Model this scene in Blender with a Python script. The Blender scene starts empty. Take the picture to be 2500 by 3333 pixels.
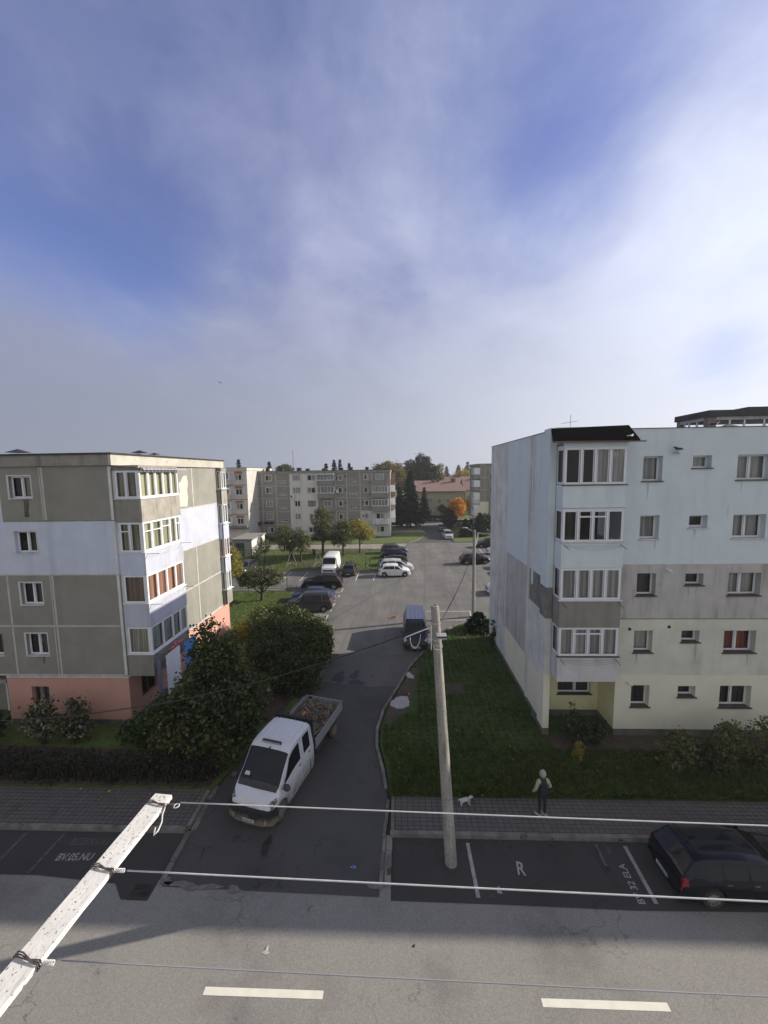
import bpy, math, random
import numpy as np
from mathutils import Vector, Matrix
R = random.Random(7)
NP = np.random.RandomState(5)
sc = bpy.context.scene
col = sc.collection
rad = math.radians
# ---------------------------------------------------------------- camera
cam_d = bpy.data.cameras.new("camera"); cam = bpy.data.objects.new("camera", cam_d); col.objects.link(cam)
cam_d.sensor_fit = 'VERTICAL'; cam_d.sensor_height = 36.0; cam_d.lens = 36.0 * 1252 / 3333
cam_d.clip_start = 0.05; cam_d.clip_end = 3000
_R = (0.9992746821468727, 0.035130915884785195, -0.014694501330847203)
_U = (0.011017053667001847, 0.1026699278852408, 0.9946544678613461)
_F = (-0.036451805836810396, 0.9940949173278855, -0.10220842036789277)
cam.matrix_world = Matrix(((_R[0], _U[0], -_F[0], 0), (_R[1], _U[1], -_F[1], 0), (_R[2], _U[2], -_F[2], 13.0), (0, 0, 0, 1)))
sc.camera = cam
# ---------------------------------------------------------------- sun and sky
SUN_AZ = rad(14.0)      # from +x towards +y
SUN_EL = rad(23.3)
sdir = Vector((math.cos(SUN_EL) * math.cos(SUN_AZ), math.cos(SUN_EL) * math.sin(SUN_AZ), math.sin(SUN_EL)))
sl = bpy.data.lights.new("sun", 'SUN'); sl.energy = 5.0; sl.angle = rad(0.5); sl.color = (1.0, 0.90, 0.76)
so = bpy.data.objects.new("sun", sl); col.objects.link(so); so.rotation_euler = (-sdir).to_track_quat('-Z', 'Y').to_euler()
w = bpy.data.worlds.new("World"); sc.world = w; w.use_nodes = True
EXPOSURE = 0.36
SKY = 0.085
def build_sky():
    nt = w.node_tree; N = nt.nodes; L = nt.links; N.clear()
    out = N.new('ShaderNodeOutputWorld'); bg = N.new('ShaderNodeBackground'); L.new(bg.outputs[0], out.inputs[0])
    sky = N.new('ShaderNodeTexSky'); sky.sky_type = 'NISHITA'; sky.sun_disc = False
    sky.sun_elevation = SUN_EL; sky.sun_rotation = rad(90) - SUN_AZ; sky.altitude = 500
    sky.air_density = 1.3; sky.dust_density = 1.0; sky.ozone_density = 2.5
    tc = N.new('ShaderNodeTexCoord')
    sep = N.new('ShaderNodeSeparateXYZ'); L.new(tc.outputs['Generated'], sep.inputs[0])
    def math_(op, a, b=None, c=None, clamp=False):
        m = N.new('ShaderNodeMath'); m.operation = op; m.use_clamp = clamp
        for i, v in enumerate((a, b, c)):
            if v is None: continue
            if isinstance(v, (int, float)): m.inputs[i].default_value = v
            else: L.new(v, m.inputs[i])
        return m.outputs[0]
    # project direction on a cloud plane
    zz = math_('MAXIMUM', sep.outputs[2], 0.0)
    den = math_('ADD', zz, 0.28)
    px = math_('DIVIDE', sep.outputs[0], den); py = math_('DIVIDE', sep.outputs[1], den)
    comb = N.new('ShaderNodeCombineXYZ'); L.new(px, comb.inputs[0]); L.new(py, comb.inputs[1]); 
    def noise(scale, detail, rough, dist, loc=(0, 0, 0), rot=0, sc_=(1, 1, 1)):
        mp = N.new('ShaderNodeMapping'); mp.inputs['Location'].default_value = loc; mp.inputs['Rotation'].default_value = (0, 0, rot); mp.inputs['Scale'].default_value = sc_
        L.new(comb.outputs[0], mp.inputs[0])
        n = N.new('ShaderNodeTexNoise'); n.inputs['Scale'].default_value = scale; n.inputs['Detail'].default_value = detail
        n.inputs['Roughness'].default_value = rough; n.inputs['Distortion'].default_value = dist
        L.new(mp.outputs[0], n.inputs[0]); return n.outputs[0]
    n1 = noise(0.9, 6, 0.55, 0.6, (3.1, 1.7, 0), rad(-25), (1.0, 0.75, 1))
    n2 = noise(2.6, 7, 0.6, 0.4, (0.4, 5.2, 0), rad(20), (1, 0.8, 1))
    n3 = noise(7.0, 6, 0.6, 0.3, (2.4, .2, 0), rad(35), (1, 0.6, 1))
    n = math_('ADD', math_('MULTIPLY', n1, 0.62), math_('ADD', math_('MULTIPLY', n2, 0.38), math_('MULTIPLY_ADD', n3, 0.14, -0.07)))
    # closeness to the sun
    vd = N.new('ShaderNodeVectorMath'); vd.operation = 'DOT_PRODUCT'; L.new(tc.outputs['Generated'], vd.inputs[0])
    vd.inputs[1].default_value = (math.cos(SUN_AZ) * math.cos(SUN_EL), math.sin(SUN_AZ) * math.cos(SUN_EL), math.sin(SUN_EL))
    s = math_('MULTIPLY_ADD', vd.outputs['Value'], 0.5, 0.5, True)
    s3 = math_('POWER', s, 2.6)
    # broad cloud banks (+) and blue gaps (-): (direction, reach, amount)
    low = math_('SUBTRACT', 1.0, math_('MULTIPLY', zz, 2.3), None, True)
    def lobe(d, k):
        v_ = N.new('ShaderNodeVectorMath'); v_.operation = 'DOT_PRODUCT'; L.new(tc.outputs['Generated'], v_.inputs[0]); v_.inputs[1].default_value = d
        return math_('POWER', math_('MAXIMUM', v_.outputs['Value'], 0.001), k)
    cov = math_('ADD', math_('MULTIPLY', math_('POWER', low, 1.0), 0.66), math_('MULTIPLY_ADD', s3, 0.12, 0.045))
    for d, k, a in (((-0.487, 0.762, 0.427), 60, -0.20), ((0.293, 0.772, 0.565), 110, -0.20), ((0.622, 0.760, 0.188), 260, -0.46), ((0.52, 0.765, 0.385), 60, 0.16), ((0.56, 0.64, 0.52), 40, 0.07), ((-0.10, 0.93, 0.35), 24, 0.10), ((-0.45, 0.60, 0.66), 20, 0.03)):
        cov = math_('ADD', cov, math_('MULTIPLY', lobe(d, k), a))
    m = math_('ADD', n, cov)
    ramp = N.new('ShaderNodeMapRange'); ramp.interpolation_type = 'SMOOTHSTEP'
    ramp.inputs[1].default_value = 0.34; ramp.inputs[2].default_value = 0.90; L.new(m, ramp.inputs[0])
    mask = math_('MULTIPLY', ramp.outputs[0], 0.97)
    mixc = N.new('ShaderNodeMix'); mixc.data_type = 'RGBA'
    f = math_('ADD', math_('POWER', s, 4.2), math_('MULTIPLY_ADD', n2, 0.7, -0.36), None, True)
    f = math_('ADD', f, math_('MULTIPLY', lobe((0.54, 0.77, 0.345), 45), 0.26), None, True)
    L.new(f, mixc.inputs[0])
    mixc.inputs[6].default_value = (2.9, 3.15, 4.9, 1); mixc.inputs[7].default_value = (7.9, 8.5, 10.5, 1)
    hz = N.new('ShaderNodeMix'); hz.data_type = 'RGBA'; fg = N.new('ShaderNodeMapRange'); fg.interpolation_type = 'SMOOTHSTEP'; fg.inputs[1].default_value = 0.50; fg.inputs[2].default_value = 0.06; L.new(zz, fg.inputs[0]); L.new(math_('MULTIPLY', fg.outputs[0], 0.97), hz.inputs[0]); L.new(mixc.outputs[2], hz.inputs[6])
    hzc = N.new('ShaderNodeMix'); hzc.data_type = 'RGBA'; L.new(math_('POWER', s, 3.0), hzc.inputs[0])
    hzc.inputs[6].default_value = (2.5, 2.75, 3.5, 1); hzc.inputs[7].default_value = (10.2, 10.6, 11.5, 1)
    L.new(hzc.outputs[2], hz.inputs[7])
    tint = N.new('ShaderNodeMix'); tint.data_type = 'RGBA'; tint.blend_type = 'MULTIPLY'; tint.inputs[0].default_value = 1.0
    L.new(sky.outputs[0], tint.inputs[6]); tint.inputs[7].default_value = (1.15, 1.0, 1.4, 1)
    mx = N.new('ShaderNodeMix'); mx.data_type = 'RGBA'; L.new(mask, mx.inputs[0]); L.new(tint.outputs[2], mx.inputs[6]); L.new(hz.outputs[2], mx.inputs[7])
    # behind the viewer: unseen pale bank, added to light the front walls neutrally
    bk = N.new('ShaderNodeMapRange'); bk.interpolation_type = 'SMOOTHSTEP'; bk.inputs[1].default_value = 0.10; bk.inputs[2].default_value = 0.55; L.new(math_('MULTIPLY', sep.outputs[1], -1.0), bk.inputs[0])
    ov = N.new('ShaderNodeMapRange'); ov.interpolation_type = 'SMOOTHSTEP'; ov.inputs[1].default_value = 0.76; ov.inputs[2].default_value = 0.93; L.new(zz, ov.inputs[0])   # unseen dark grey zenith, added to dim and neutralise skylight on the ground
    mo = N.new('ShaderNodeMix'); mo.data_type = 'RGBA'; L.new(ov.outputs[0], mo.inputs[0]); L.new(mx.outputs[2], mo.inputs[6]); mo.inputs[7].default_value = (1.15, 1.15, 1.25, 1)
    mb_ = N.new('ShaderNodeMix'); mb_.data_type = 'RGBA'; L.new(math_('MULTIPLY', bk.outputs[0], math_('SUBTRACT', 0.9, math_('MULTIPLY', ov.outputs[0], 0.8))), mb_.inputs[0]); L.new(mo.outputs[2], mb_.inputs[6]); mb_.inputs[7].default_value = (5.9, 5.85, 5.9, 1)
    L.new(mb_.outputs[2], bg.inputs[0]); bg.inputs[1].default_value = SKY
build_sky()
sc.view_settings.view_transform = 'Standard'; sc.view_settings.look = 'None'; sc.view_settings.exposure = EXPOSURE; sc.view_settings.gamma = 1
try:
    sc.cycles.use_denoising = True; sc.cycles.max_bounces = 6; sc.cycles.transparent_max_bounces = 16
    sc.cycles.volume_bounces = 0; sc.cycles.sample_clamp_indirect = 6
except Exception: pass

# ---------------------------------------------------------------- materials
MATS = {}
def mat(name, c, c2=None, scale=3.0, rough=0.85, bump=0.0, bscale=60.0, streak=None, speck=None, metal=0.0, coat=0.0, coord='Object', contrast=(0.35, 0.65), spec=0.5, stretch=(1, 1, 1), extra=None, mottle=None):
    """two-tone noise material; streak=(colour, amount, scale) vertical dirt runs; speck=(colour, scale, threshold)"""
    if name in MATS: return MATS[name]
    m = bpy.data.materials.new(name); m.use_nodes = True; nt = m.node_tree; N = nt.nodes; L = nt.links
    b = N['Principled BSDF']; b.inputs['Roughness'].default_value = rough; b.inputs['Metallic'].default_value = metal
    b.inputs['Coat Weight'].default_value = coat; b.inputs['Coat Roughness'].default_value = 0.05
    b.inputs['Specular IOR Level'].default_value = spec
    tc = N.new('ShaderNodeTexCoord'); co = tc.outputs[coord]
    def noise(sc_, det=5, st=(1, 1, 1), r=0.6):
        mp = N.new('ShaderNodeMapping'); mp.inputs['Scale'].default_value = st; L.new(co, mp.inputs[0])
        n = N.new('ShaderNodeTexNoise'); n.inputs['Scale'].default_value = sc_; n.inputs['Detail'].default_value = det; n.inputs['Roughness'].default_value = r
        L.new(mp.outputs[0], n.inputs[0]); return n.outputs[0]
    def rng(v, a, b_):
        r_ = N.new('ShaderNodeMapRange'); r_.inputs[1].default_value = a; r_.inputs[2].default_value = b_; L.new(v, r_.inputs[0]); return r_.outputs[0]
    def mix(fac, A, B):
        x = N.new('ShaderNodeMix'); x.data_type = 'RGBA'
        if isinstance(fac, (int, float)): x.inputs[0].default_value = fac
        else: L.new(fac, x.inputs[0])
        for i, v in ((6, A), (7, B)):
            if isinstance(v, tuple): x.inputs[i].default_value = (*v, 1) if len(v) == 3 else v
            else: L.new(v, x.inputs[i])
        return x.outputs[2]
    def mul(v, k):
        x = N.new('ShaderNodeMath'); x.operation = 'MULTIPLY'; L.new(v, x.inputs[0])
        if isinstance(k, (int, float)): x.inputs[1].default_value = k
        else: L.new(k, x.inputs[1])
        return x.outputs[0]
    if c2 is None: c2 = tuple(v * 0.8 for v in c)
    cur = mix(rng(noise(scale, 6, stretch), *contrast), c, c2)
    if mottle:  # fine grain
        cur = mix(mul(rng(noise(mottle[1], 3), 0.35, 0.65), mottle[2]), cur, mottle[0])
    if streak:
        sm = rng(noise(streak[2], 6, (1, 1, 0.09)), 0.50, 0.72); sm2 = rng(noise(0.45, 3), 0.35, 0.6)
        cur = mix(mul(mul(sm, sm2), streak[1]), cur, streak[0])
    if speck:
        sp = rng(noise(speck[1], 4), speck[2], speck[2] + 0.05); cur = mix(sp, cur, speck[0])
    if extra: cur = extra(N, L, cur, co, mix, noise, rng, mul)
    L.new(cur, b.inputs['Base Color'])
    if bump:
        bn = N.new('ShaderNodeBump'); bn.inputs['Strength'].default_value = bump; bn.inputs['Distance'].default_value = 0.02
        L.new(noise(bscale, 4), bn.inputs['Height']); L.new(bn.outputs[0], b.inputs['Normal'])
    MATS[name] = m; return m
def plain(name, c, rough=0.5, metal=0.0, coat=0.0, spec=0.5, emit=None):
    if name in MATS: return MATS[name]
    return mat(name, c, tuple(v * 0.86 for v in c), 4.0, rough, metal=metal, coat=coat, spec=spec)
def glass_mat(name, tint=(0.75, 0.8, 0.82), refl=0.25, rough=0.02):
    m = bpy.data.materials.new(name); m.use_nodes = True; nt = m.node_tree; N = nt.nodes; L = nt.links; N.clear()
    o = N.new('ShaderNodeOutputMaterial'); t = N.new('ShaderNodeBsdfTransparent'); g = N.new('ShaderNodeBsdfGlossy'); mx = N.new('ShaderNodeMixShader')
    lw = N.new('ShaderNodeLayerWeight'); lw.inputs[0].default_value = refl; t.inputs[0].default_value = (*tint, 1); g.inputs['Roughness'].default_value = rough
    n = N.new('ShaderNodeTexNoise'); n.inputs['Scale'].default_value = 1.1; bp = N.new('ShaderNodeBump'); bp.inputs['Strength'].default_value = 0.08; bp.inputs['Distance'].default_value = 0.1
    L.new(n.outputs[0], bp.inputs['Height']); L.new(bp.outputs[0], g.inputs['Normal'])
    L.new(lw.outputs['Fresnel'], mx.inputs[0]); L.new(t.outputs[0], mx.inputs[1]); L.new(g.outputs[0], mx.inputs[2]); L.new(mx.outputs[0], o.inputs[0])
    return m
def leaf_mat(name, c, c2, tr=0.35):
    m = bpy.data.materials.new(name); m.use_nodes = True; nt = m.node_tree; N = nt.nodes; L = nt.links; N.clear()
    o = N.new('ShaderNodeOutputMaterial'); d = N.new('ShaderNodeBsdfDiffuse'); t = N.new('ShaderNodeBsdfTranslucent'); mx = N.new('ShaderNodeMixShader'); mx.inputs[0].default_value = tr
    tc = N.new('ShaderNodeTexCoord'); n = N.new('ShaderNodeTexNoise'); n.inputs['Scale'].default_value = 2.2; n.inputs['Detail'].default_value = 4; L.new(tc.outputs['Object'], n.inputs[0])
    r_ = N.new('ShaderNodeMapRange'); r_.inputs[1].default_value = 0.35; r_.inputs[2].default_value = 0.65; L.new(n.outputs[0], r_.inputs[0])
    x = N.new('ShaderNodeMix'); x.data_type = 'RGBA'; L.new(r_.outputs[0], x.inputs[0]); x.inputs[6].default_value = (*c, 1); x.inputs[7].default_value = (*c2, 1)
    L.new(x.outputs[2], d.inputs[0]); L.new(x.outputs[2], t.inputs[0])
    gl = N.new('ShaderNodeBsdfGlossy'); gl.inputs['Roughness'].default_value = 0.45; gl.inputs[0].default_value = (0.6, 0.6, 0.6, 1)
    m2 = N.new('ShaderNodeMixShader'); m2.inputs[0].default_value = 0.05
    L.new(d.outputs[0], mx.inputs[1]); L.new(t.outputs[0], mx.inputs[2]); L.new(mx.outputs[0], m2.inputs[1]); L.new(gl.outputs[0], m2.inputs[2]); L.new(m2.outputs[0], o.inputs[0])
    return m

# ---------------------------------------------------------------- mesh helpers
class MB:
    def __init__(s): s.v = []; s.f = []; s.m = []; s.mats = []
    def mi(s, m):
        if m not in s.mats: s.mats.append(m)
        return s.mats.index(m)
    def poly(s, pts, m):
        b = len(s.v); s.v += [tuple(p) for p in pts]; s.f.append(tuple(range(b, b + len(pts)))); s.m.append(s.mi(m))
    def mesh(s, vs, fs, m):
        b = len(s.v); s.v += [tuple(p) for p in vs]; k = s.mi(m)
        for f in fs: s.f.append(tuple(b + i for i in f)); s.m.append(k)
    def box(s, a, b, m, faces='all'):
        x0, y0, z0 = (min(a[i], b[i]) for i in range(3)); x1, y1, z1 = (max(a[i], b[i]) for i in range(3))
        s.mesh([(x0, y0, z0), (x1, y0, z0), (x1, y1, z0), (x0, y1, z0), (x0, y0, z1), (x1, y0, z1), (x1, y1, z1), (x0, y1, z1)],
               [(0, 3, 2, 1), (4, 5, 6, 7), (0, 1, 5, 4), (1, 2, 6, 5), (2, 3, 7, 6), (3, 0, 4, 7)], m)
    def prism(s, pts, z0, z1, m, mtop=None):
        n = len(pts); b = len(s.v)
        area = sum(pts[i][0] * pts[(i + 1) % n][1] - pts[(i + 1) % n][0] * pts[i][1] for i in range(n))
        if area < 0: pts = pts[::-1]
        s.v += [(p[0], p[1], z0) for p in pts] + [(p[0], p[1], z1) for p in pts]; k = s.mi(m)
        s.f.append(tuple(b + i for i in range(n))[::-1]); s.m.append(k)
        s.f.append(tuple(b + n + i for i in range(n))); s.m.append(s.mi(mtop or m))
        for i in range(n):
            j = (i + 1) % n; s.f.append((b + i, b + j, b + n + j, b + n + i)); s.m.append(k)
    def tube(s, pts, r, m, n=8, caps=True):
        pts = [Vector(p) for p in pts]; rs = r if isinstance(r, (list, tuple)) else [r] * len(pts)
        b = len(s.v); k = s.mi(m); prev = None
        for i, p in enumerate(pts):
            t = (pts[min(i + 1, len(pts) - 1)] - pts[max(i - 1, 0)]).normalized()
            if prev is None: a = t.orthogonal().normalized()
            else: a = (prev - t * prev.dot(t)).normalized()
            prev = a; c = t.cross(a)
            for j in range(n):
                q = 2 * math.pi * j / n; s.v.append(tuple(p + (a * math.cos(q) + c * math.sin(q)) * rs[i]))
        for i in range(len(pts) - 1):
            for j in range(n):
                s.f.append((b + i * n + j, b + i * n + (j + 1) % n, b + (i + 1) * n + (j + 1) % n, b + (i + 1) * n + j)); s.m.append(k)
        if caps:
            s.f.append(tuple(b + j for j in range(n))[::-1]); s.m.append(k)
            e = b + (len(pts) - 1) * n; s.f.append(tuple(e + j for j in range(n))); s.m.append(k)
    def lathe(s, prof, m, c=(0, 0, 0), axis='z', n=24):
        """prof: [(radius, h)] around axis"""
        b = len(s.v); k = s.mi(m)
        for (r_, h) in prof:
            for j in range(n):
                q = 2 * math.pi * j / n; u, v_ = r_ * math.cos(q), r_ * math.sin(q)
                p = (u, v_, h) if axis == 'z' else ((u, h, v_) if axis == 'y' else (h, u, v_))
                s.v.append((p[0] + c[0], p[1] + c[1], p[2] + c[2]))
        for i in range(len(prof) - 1):
            for j in range(n):
                s.f.append((b + i * n + j, b + i * n + (j + 1) % n, b + (i + 1) * n + (j + 1) % n, b + (i + 1) * n + j)); s.m.append(k)
    def build(s, name, parent=None, loc=None, smooth=False, sharp=None, recalc=False, **tags):
        me = bpy.data.meshes.new(name); me.from_pydata(s.v, [], s.f)
        for m in s.mats: me.materials.append(m)
        me.polygons.foreach_set('material_index', s.m)
        if recalc:
            import bmesh
            bm = bmesh.new(); bm.from_mesh(me); bmesh.ops.recalc_face_normals(bm, faces=bm.faces); bm.to_mesh(me); bm.free()
        if smooth:
            me.polygons.foreach_set('use_smooth', [True] * len(me.polygons))
            if sharp: me.set_sharp_from_angle(angle=rad(sharp))
        me.update()
        o = bpy.data.objects.new(name, me); col.objects.link(o)
        if parent: o.parent = parent
        if loc: o.location = loc
        tag(o, **tags); return o
def tag(o, label=None, cat=None, group=None, kind=None):
    if label: o['label'] = label
    if cat: o['category'] = cat
    if group: o['group'] = group
    if kind: o['kind'] = kind
    return o
def thing(name, label, cat, loc=(0, 0, 0), rz=0.0, group=None):
    o = bpy.data.objects.new(name, None); col.objects.link(o); o.location = loc; o.rotation_euler = (0, 0, rz); o.empty_display_size = 0.3
    return tag(o, label, cat, group)
def sheet(name, pts, z, m, **t):
    mb = MB(); n = len(pts)
    area = sum(pts[i][0] * pts[(i + 1) % n][1] - pts[(i + 1) % n][0] * pts[i][1] for i in range(n))
    if area < 0: pts = pts[::-1]
    mb.poly([(p[0], p[1], z) for p in pts], m); return mb.build(name, kind='structure', **t)

# ================================================================ palette
def asphalt(name, c, c2, cracks=0.0, speckle=0.35, patch=True, crack_scale=0.55, lines=None):
    def ex(N, L, cur, co, mix, noise, rng, mul):
        if patch:
            cur = mix(mul(rng(noise(0.33, 5), 0.52, 0.66), 0.45), cur, tuple(v * 0.55 for v in c))
            cur = mix(mul(rng(noise(1.3, 5), 0.66, 0.70), 0.6), cur, tuple(v * 0.45 for v in c))
        if cracks:
            mp = N.new('ShaderNodeMapping'); L.new(co, mp.inputs[0]); nz = N.new('ShaderNodeTexNoise'); nz.inputs['Scale'].default_value = 2.6; nz.inputs['Detail'].default_value = 5
            L.new(co, nz.inputs[0]); va = N.new('ShaderNodeVectorMath'); va.operation = 'SCALE'; va.inputs['Scale'].default_value = 0.75; L.new(nz.outputs['Color'], va.inputs[0])
            vb = N.new('ShaderNodeVectorMath'); L.new(va.outputs[0], vb.inputs[0]); L.new(mp.outputs[0], vb.inputs[1])
            vo = N.new('ShaderNodeTexVoronoi'); vo.feature = 'DISTANCE_TO_EDGE'; vo.inputs['Scale'].default_value = crack_scale; L.new(vb.outputs[0], vo.inputs[0])
            line = rng(vo.outputs['Distance'], 0.012, 0.002); where = rng(noise(0.23, 3), 0.50, 0.60)
            cur = mix(mul(mul(line, where), cracks), cur, tuple(v * 0.25 for v in c))
        return cur
    return mat(name, c, c2, 0.35, 0.92, bump=0.35, bscale=90, mottle=(tuple(min(1, v * 1.7) for v in c), 38.0, speckle), extra=ex, contrast=(0.3, 0.7))
A_road = asphalt('worn_grey_asphalt', (0.225, 0.218, 0.203), (0.185, 0.179, 0.168), 0.55, 0.6)
A_dark = asphalt('dark_new_asphalt', (0.078, 0.076, 0.075), (0.058, 0.057, 0.056), 0.8, 0.3)
A_lane = asphalt('grey_lane_asphalt', (0.115, 0.112, 0.106), (0.085, 0.083, 0.08), 0.7, 0.4)
A_park = asphalt('parking_asphalt', (0.050, 0.048, 0.047), (0.036, 0.035, 0.036), 0.5, 0.3)
def lot_extra(N, L, cur, co, mix, noise, rng, mul):
    br = N.new('ShaderNodeTexBrick'); br.offset = 0.0; br.inputs['Scale'].default_value = 1.0; br.inputs['Brick Width'].default_value = 3.1; br.inputs['Row Height'].default_value = 3.3
    br.inputs['Mortar Size'].default_value = 0.028; br.inputs['Mortar Smooth'].default_value = 0.3
    mp = N.new('ShaderNodeMapping'); mp.inputs['Rotation'].default_value = (0, 0, rad(4)); L.new(co, mp.inputs[0])
    nz = N.new('ShaderNodeTexNoise'); nz.inputs['Scale'].default_value = 1.2; nz.inputs['Detail'].default_value = 3; L.new(co, nz.inputs[0])
    va = N.new('ShaderNodeVectorMath'); va.operation = 'SCALE'; va.inputs['Scale'].default_value = 0.22; L.new(nz.outputs['Color'], va.inputs[0])
    vb = N.new('ShaderNodeVectorMath'); L.new(va.outputs[0], vb.inputs[0]); L.new(mp.outputs[0], vb.inputs[1]); L.new(vb.outputs[0], br.inputs[0])
    cur = mix(mul(br.outputs['Fac'], 0.6), cur, (0.05, 0.05, 0.05))
    cur = mix(mul(rng(noise(0.3, 5, (2.2, 0.35, 1)), 0.5, 0.7), 0.42), cur, (0.05, 0.05, 0.052))
    cur = mix(mul(rng(noise(0.22, 5, (2.5, 0.3, 1)), 0.52, 0.68), 0.25), cur, (0.32, 0.31, 0.28))
    return cur
A_lot = mat('old_lot_paving', (0.155, 0.152, 0.144), (0.11, 0.109, 0.104), 0.5, 0.92, bump=0.3, bscale=70, mottle=((0.20, 0.197, 0.185), 22.0, 0.35), extra=lot_extra)
CONC = mat('concrete', (0.30, 0.29, 0.27), (0.22, 0.21, 0.195), 2.2, 0.9, bump=0.4, bscale=45, streak=((0.09, 0.085, 0.08), 0.6, 2.5))
KERB = mat('kerb_concrete', (0.24, 0.23, 0.21), (0.12, 0.115, 0.10), 1.6, 0.92, bump=0.5, bscale=40, speck=((0.05, 0.055, 0.04), 2.0, 0.6))
PATH = mat('path_concrete', (0.33, 0.31, 0.275), (0.22, 0.205, 0.185), 0.8, 0.9, bump=0.3, bscale=30)
def tile_extra(N, L, cur, co, mix, noise, rng, mul):
    br = N.new('ShaderNodeTexBrick'); br.offset = 0.0; br.inputs['Scale'].default_value = 1.0; br.inputs['Brick Width'].default_value = 0.235; br.inputs['Row Height'].default_value = 0.165
    br.inputs['Mortar Size'].default_value = 0.011; br.inputs['Mortar Smooth'].default_value = 0.15; br.inputs['Bias'].default_value = -0.1
    br.inputs['Color1'].default_value = (0.135, 0.12, 0.112, 1); br.inputs['Color2'].default_value = (0.105, 0.095, 0.09, 1); br.inputs['Mortar'].default_value = (0.012, 0.012, 0.01, 1)
    L.new(co, br.inputs[0])
    k = mix(mul(rng(noise(1.6, 5), 0.55, 0.7), 0.6), br.outputs['Color'], (0.04, 0.037, 0.033))
    return mix(mul(rng(noise(0.35, 3), 0.4, 0.6), 0.4), k, (0.11, 0.10, 0.095))
TILE = mat('pavement_tiles', (0.1, 0.1, 0.1), None, 2, 0.88, bump=0.3, bscale=40, extra=tile_extra)
def grass_extra(N, L, cur, co, mix, noise, rng, mul):
    cur = mix(mul(rng(noise(7.0, 6), 0.5, 0.62), 0.55), cur, (0.030, 0.050, 0.012))
    cur = mix(mul(rng(noise(0.5, 5), 0.6, 0.72), 0.7), cur, (0.12, 0.095, 0.055))
    return mix(mul(rng(noise(16, 3), 0.66, 0.70), 0.7), cur, (0.22, 0.13, 0.04))
GRASS = mat('lawn_ground', (0.115, 0.165, 0.035), (0.075, 0.115, 0.024), 1.2, 0.95, bump=1.0, bscale=25, extra=grass_extra)
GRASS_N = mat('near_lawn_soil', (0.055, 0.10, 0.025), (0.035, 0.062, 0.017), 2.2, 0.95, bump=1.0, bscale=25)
SOIL = mat('bare_soil', (0.10, 0.075, 0.055), (0.06, 0.045, 0.034), 1.8, 0.95, bump=0.8, bscale=20)
FIELD = mat('far_field', (0.05, 0.065, 0.03), (0.035, 0.045, 0.022), 0.05, 0.95)
PAINT = mat('road_paint', (0.62, 0.61, 0.55), (0.50, 0.49, 0.44), 3.0, 0.8, speck=((0.2, 0.195, 0.185), 14.0, 0.63))
PAINT_W = mat('worn_road_paint', (0.42, 0.42, 0.41), (0.28, 0.28, 0.28), 4.0, 0.85, speck=((0.07, 0.068, 0.066), 12.0, 0.63))
PAINT_F = mat('faded_road_paint', (0.12, 0.12, 0.12), (0.08, 0.08, 0.08), 4.0, 0.85, speck=((0.05, 0.05, 0.05), 8.0, 0.55))
WHITE = mat('white_plastic_frame', (0.74, 0.76, 0.80), (0.66, 0.68, 0.72), 1.0, 0.35)
GLASS = glass_mat('window_glass', (0.88, 0.90, 0.90), 0.30)
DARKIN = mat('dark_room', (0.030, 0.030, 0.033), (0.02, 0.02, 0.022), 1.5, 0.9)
SILLM = mat('window_sill_metal', (0.62, 0.62, 0.63), (0.42, 0.41, 0.40), 2.0, 0.5)
SILLD = mat('brown_stone_sill', (0.09, 0.075, 0.07), (0.05, 0.045, 0.045), 6.0, 0.7)
BLACKM = plain('black_metal', (0.02, 0.02, 0.022), 0.5)
TAR = mat('roof_felt', (0.045, 0.045, 0.048), (0.03, 0.03, 0.03), 2.0, 0.9)
def curtain_mat(name, c, c2):
    m = mat(name, c, c2, 1.0, 0.9)
    return m
def stripes(name, c, c2, freq):
    def ex(N, L, cur, co, mix, noise, rng, mul):
        return mix(rng(noise(freq, 2, (1, 1, 0.02)), 0.42, 0.58), c, c2)
    return mat(name, c, c2, 1.0, 0.9, extra=ex)
CUR = [stripes('white_net_curtain', (0.62, 0.62, 0.60), (0.38, 0.38, 0.37), 9), stripes('grey_net_curtain', (0.52, 0.52, 0.50), (0.30, 0.30, 0.30), 7),
       stripes('green_gold_curtain', (0.42, 0.41, 0.29), (0.20, 0.21, 0.15), 5), stripes('orange_curtain', (0.42, 0.21, 0.14), (0.16, 0.09, 0.07), 6),
       stripes('brown_curtain', (0.33, 0.25, 0.20), (0.20, 0.14, 0.11), 8), stripes('dark_curtain', (0.09, 0.085, 0.08), (0.04, 0.04, 0.04), 5),
       stripes('cream_lace_curtain', (0.60, 0.57, 0.50), (0.30, 0.28, 0.24), 10), stripes('red_blind', (0.30, 0.05, 0.05), (0.22, 0.04, 0.04), 3), stripes('teal_net_curtain', (0.60, 0.64, 0.60), (0.36, 0.41, 0.38), 7)]

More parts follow.
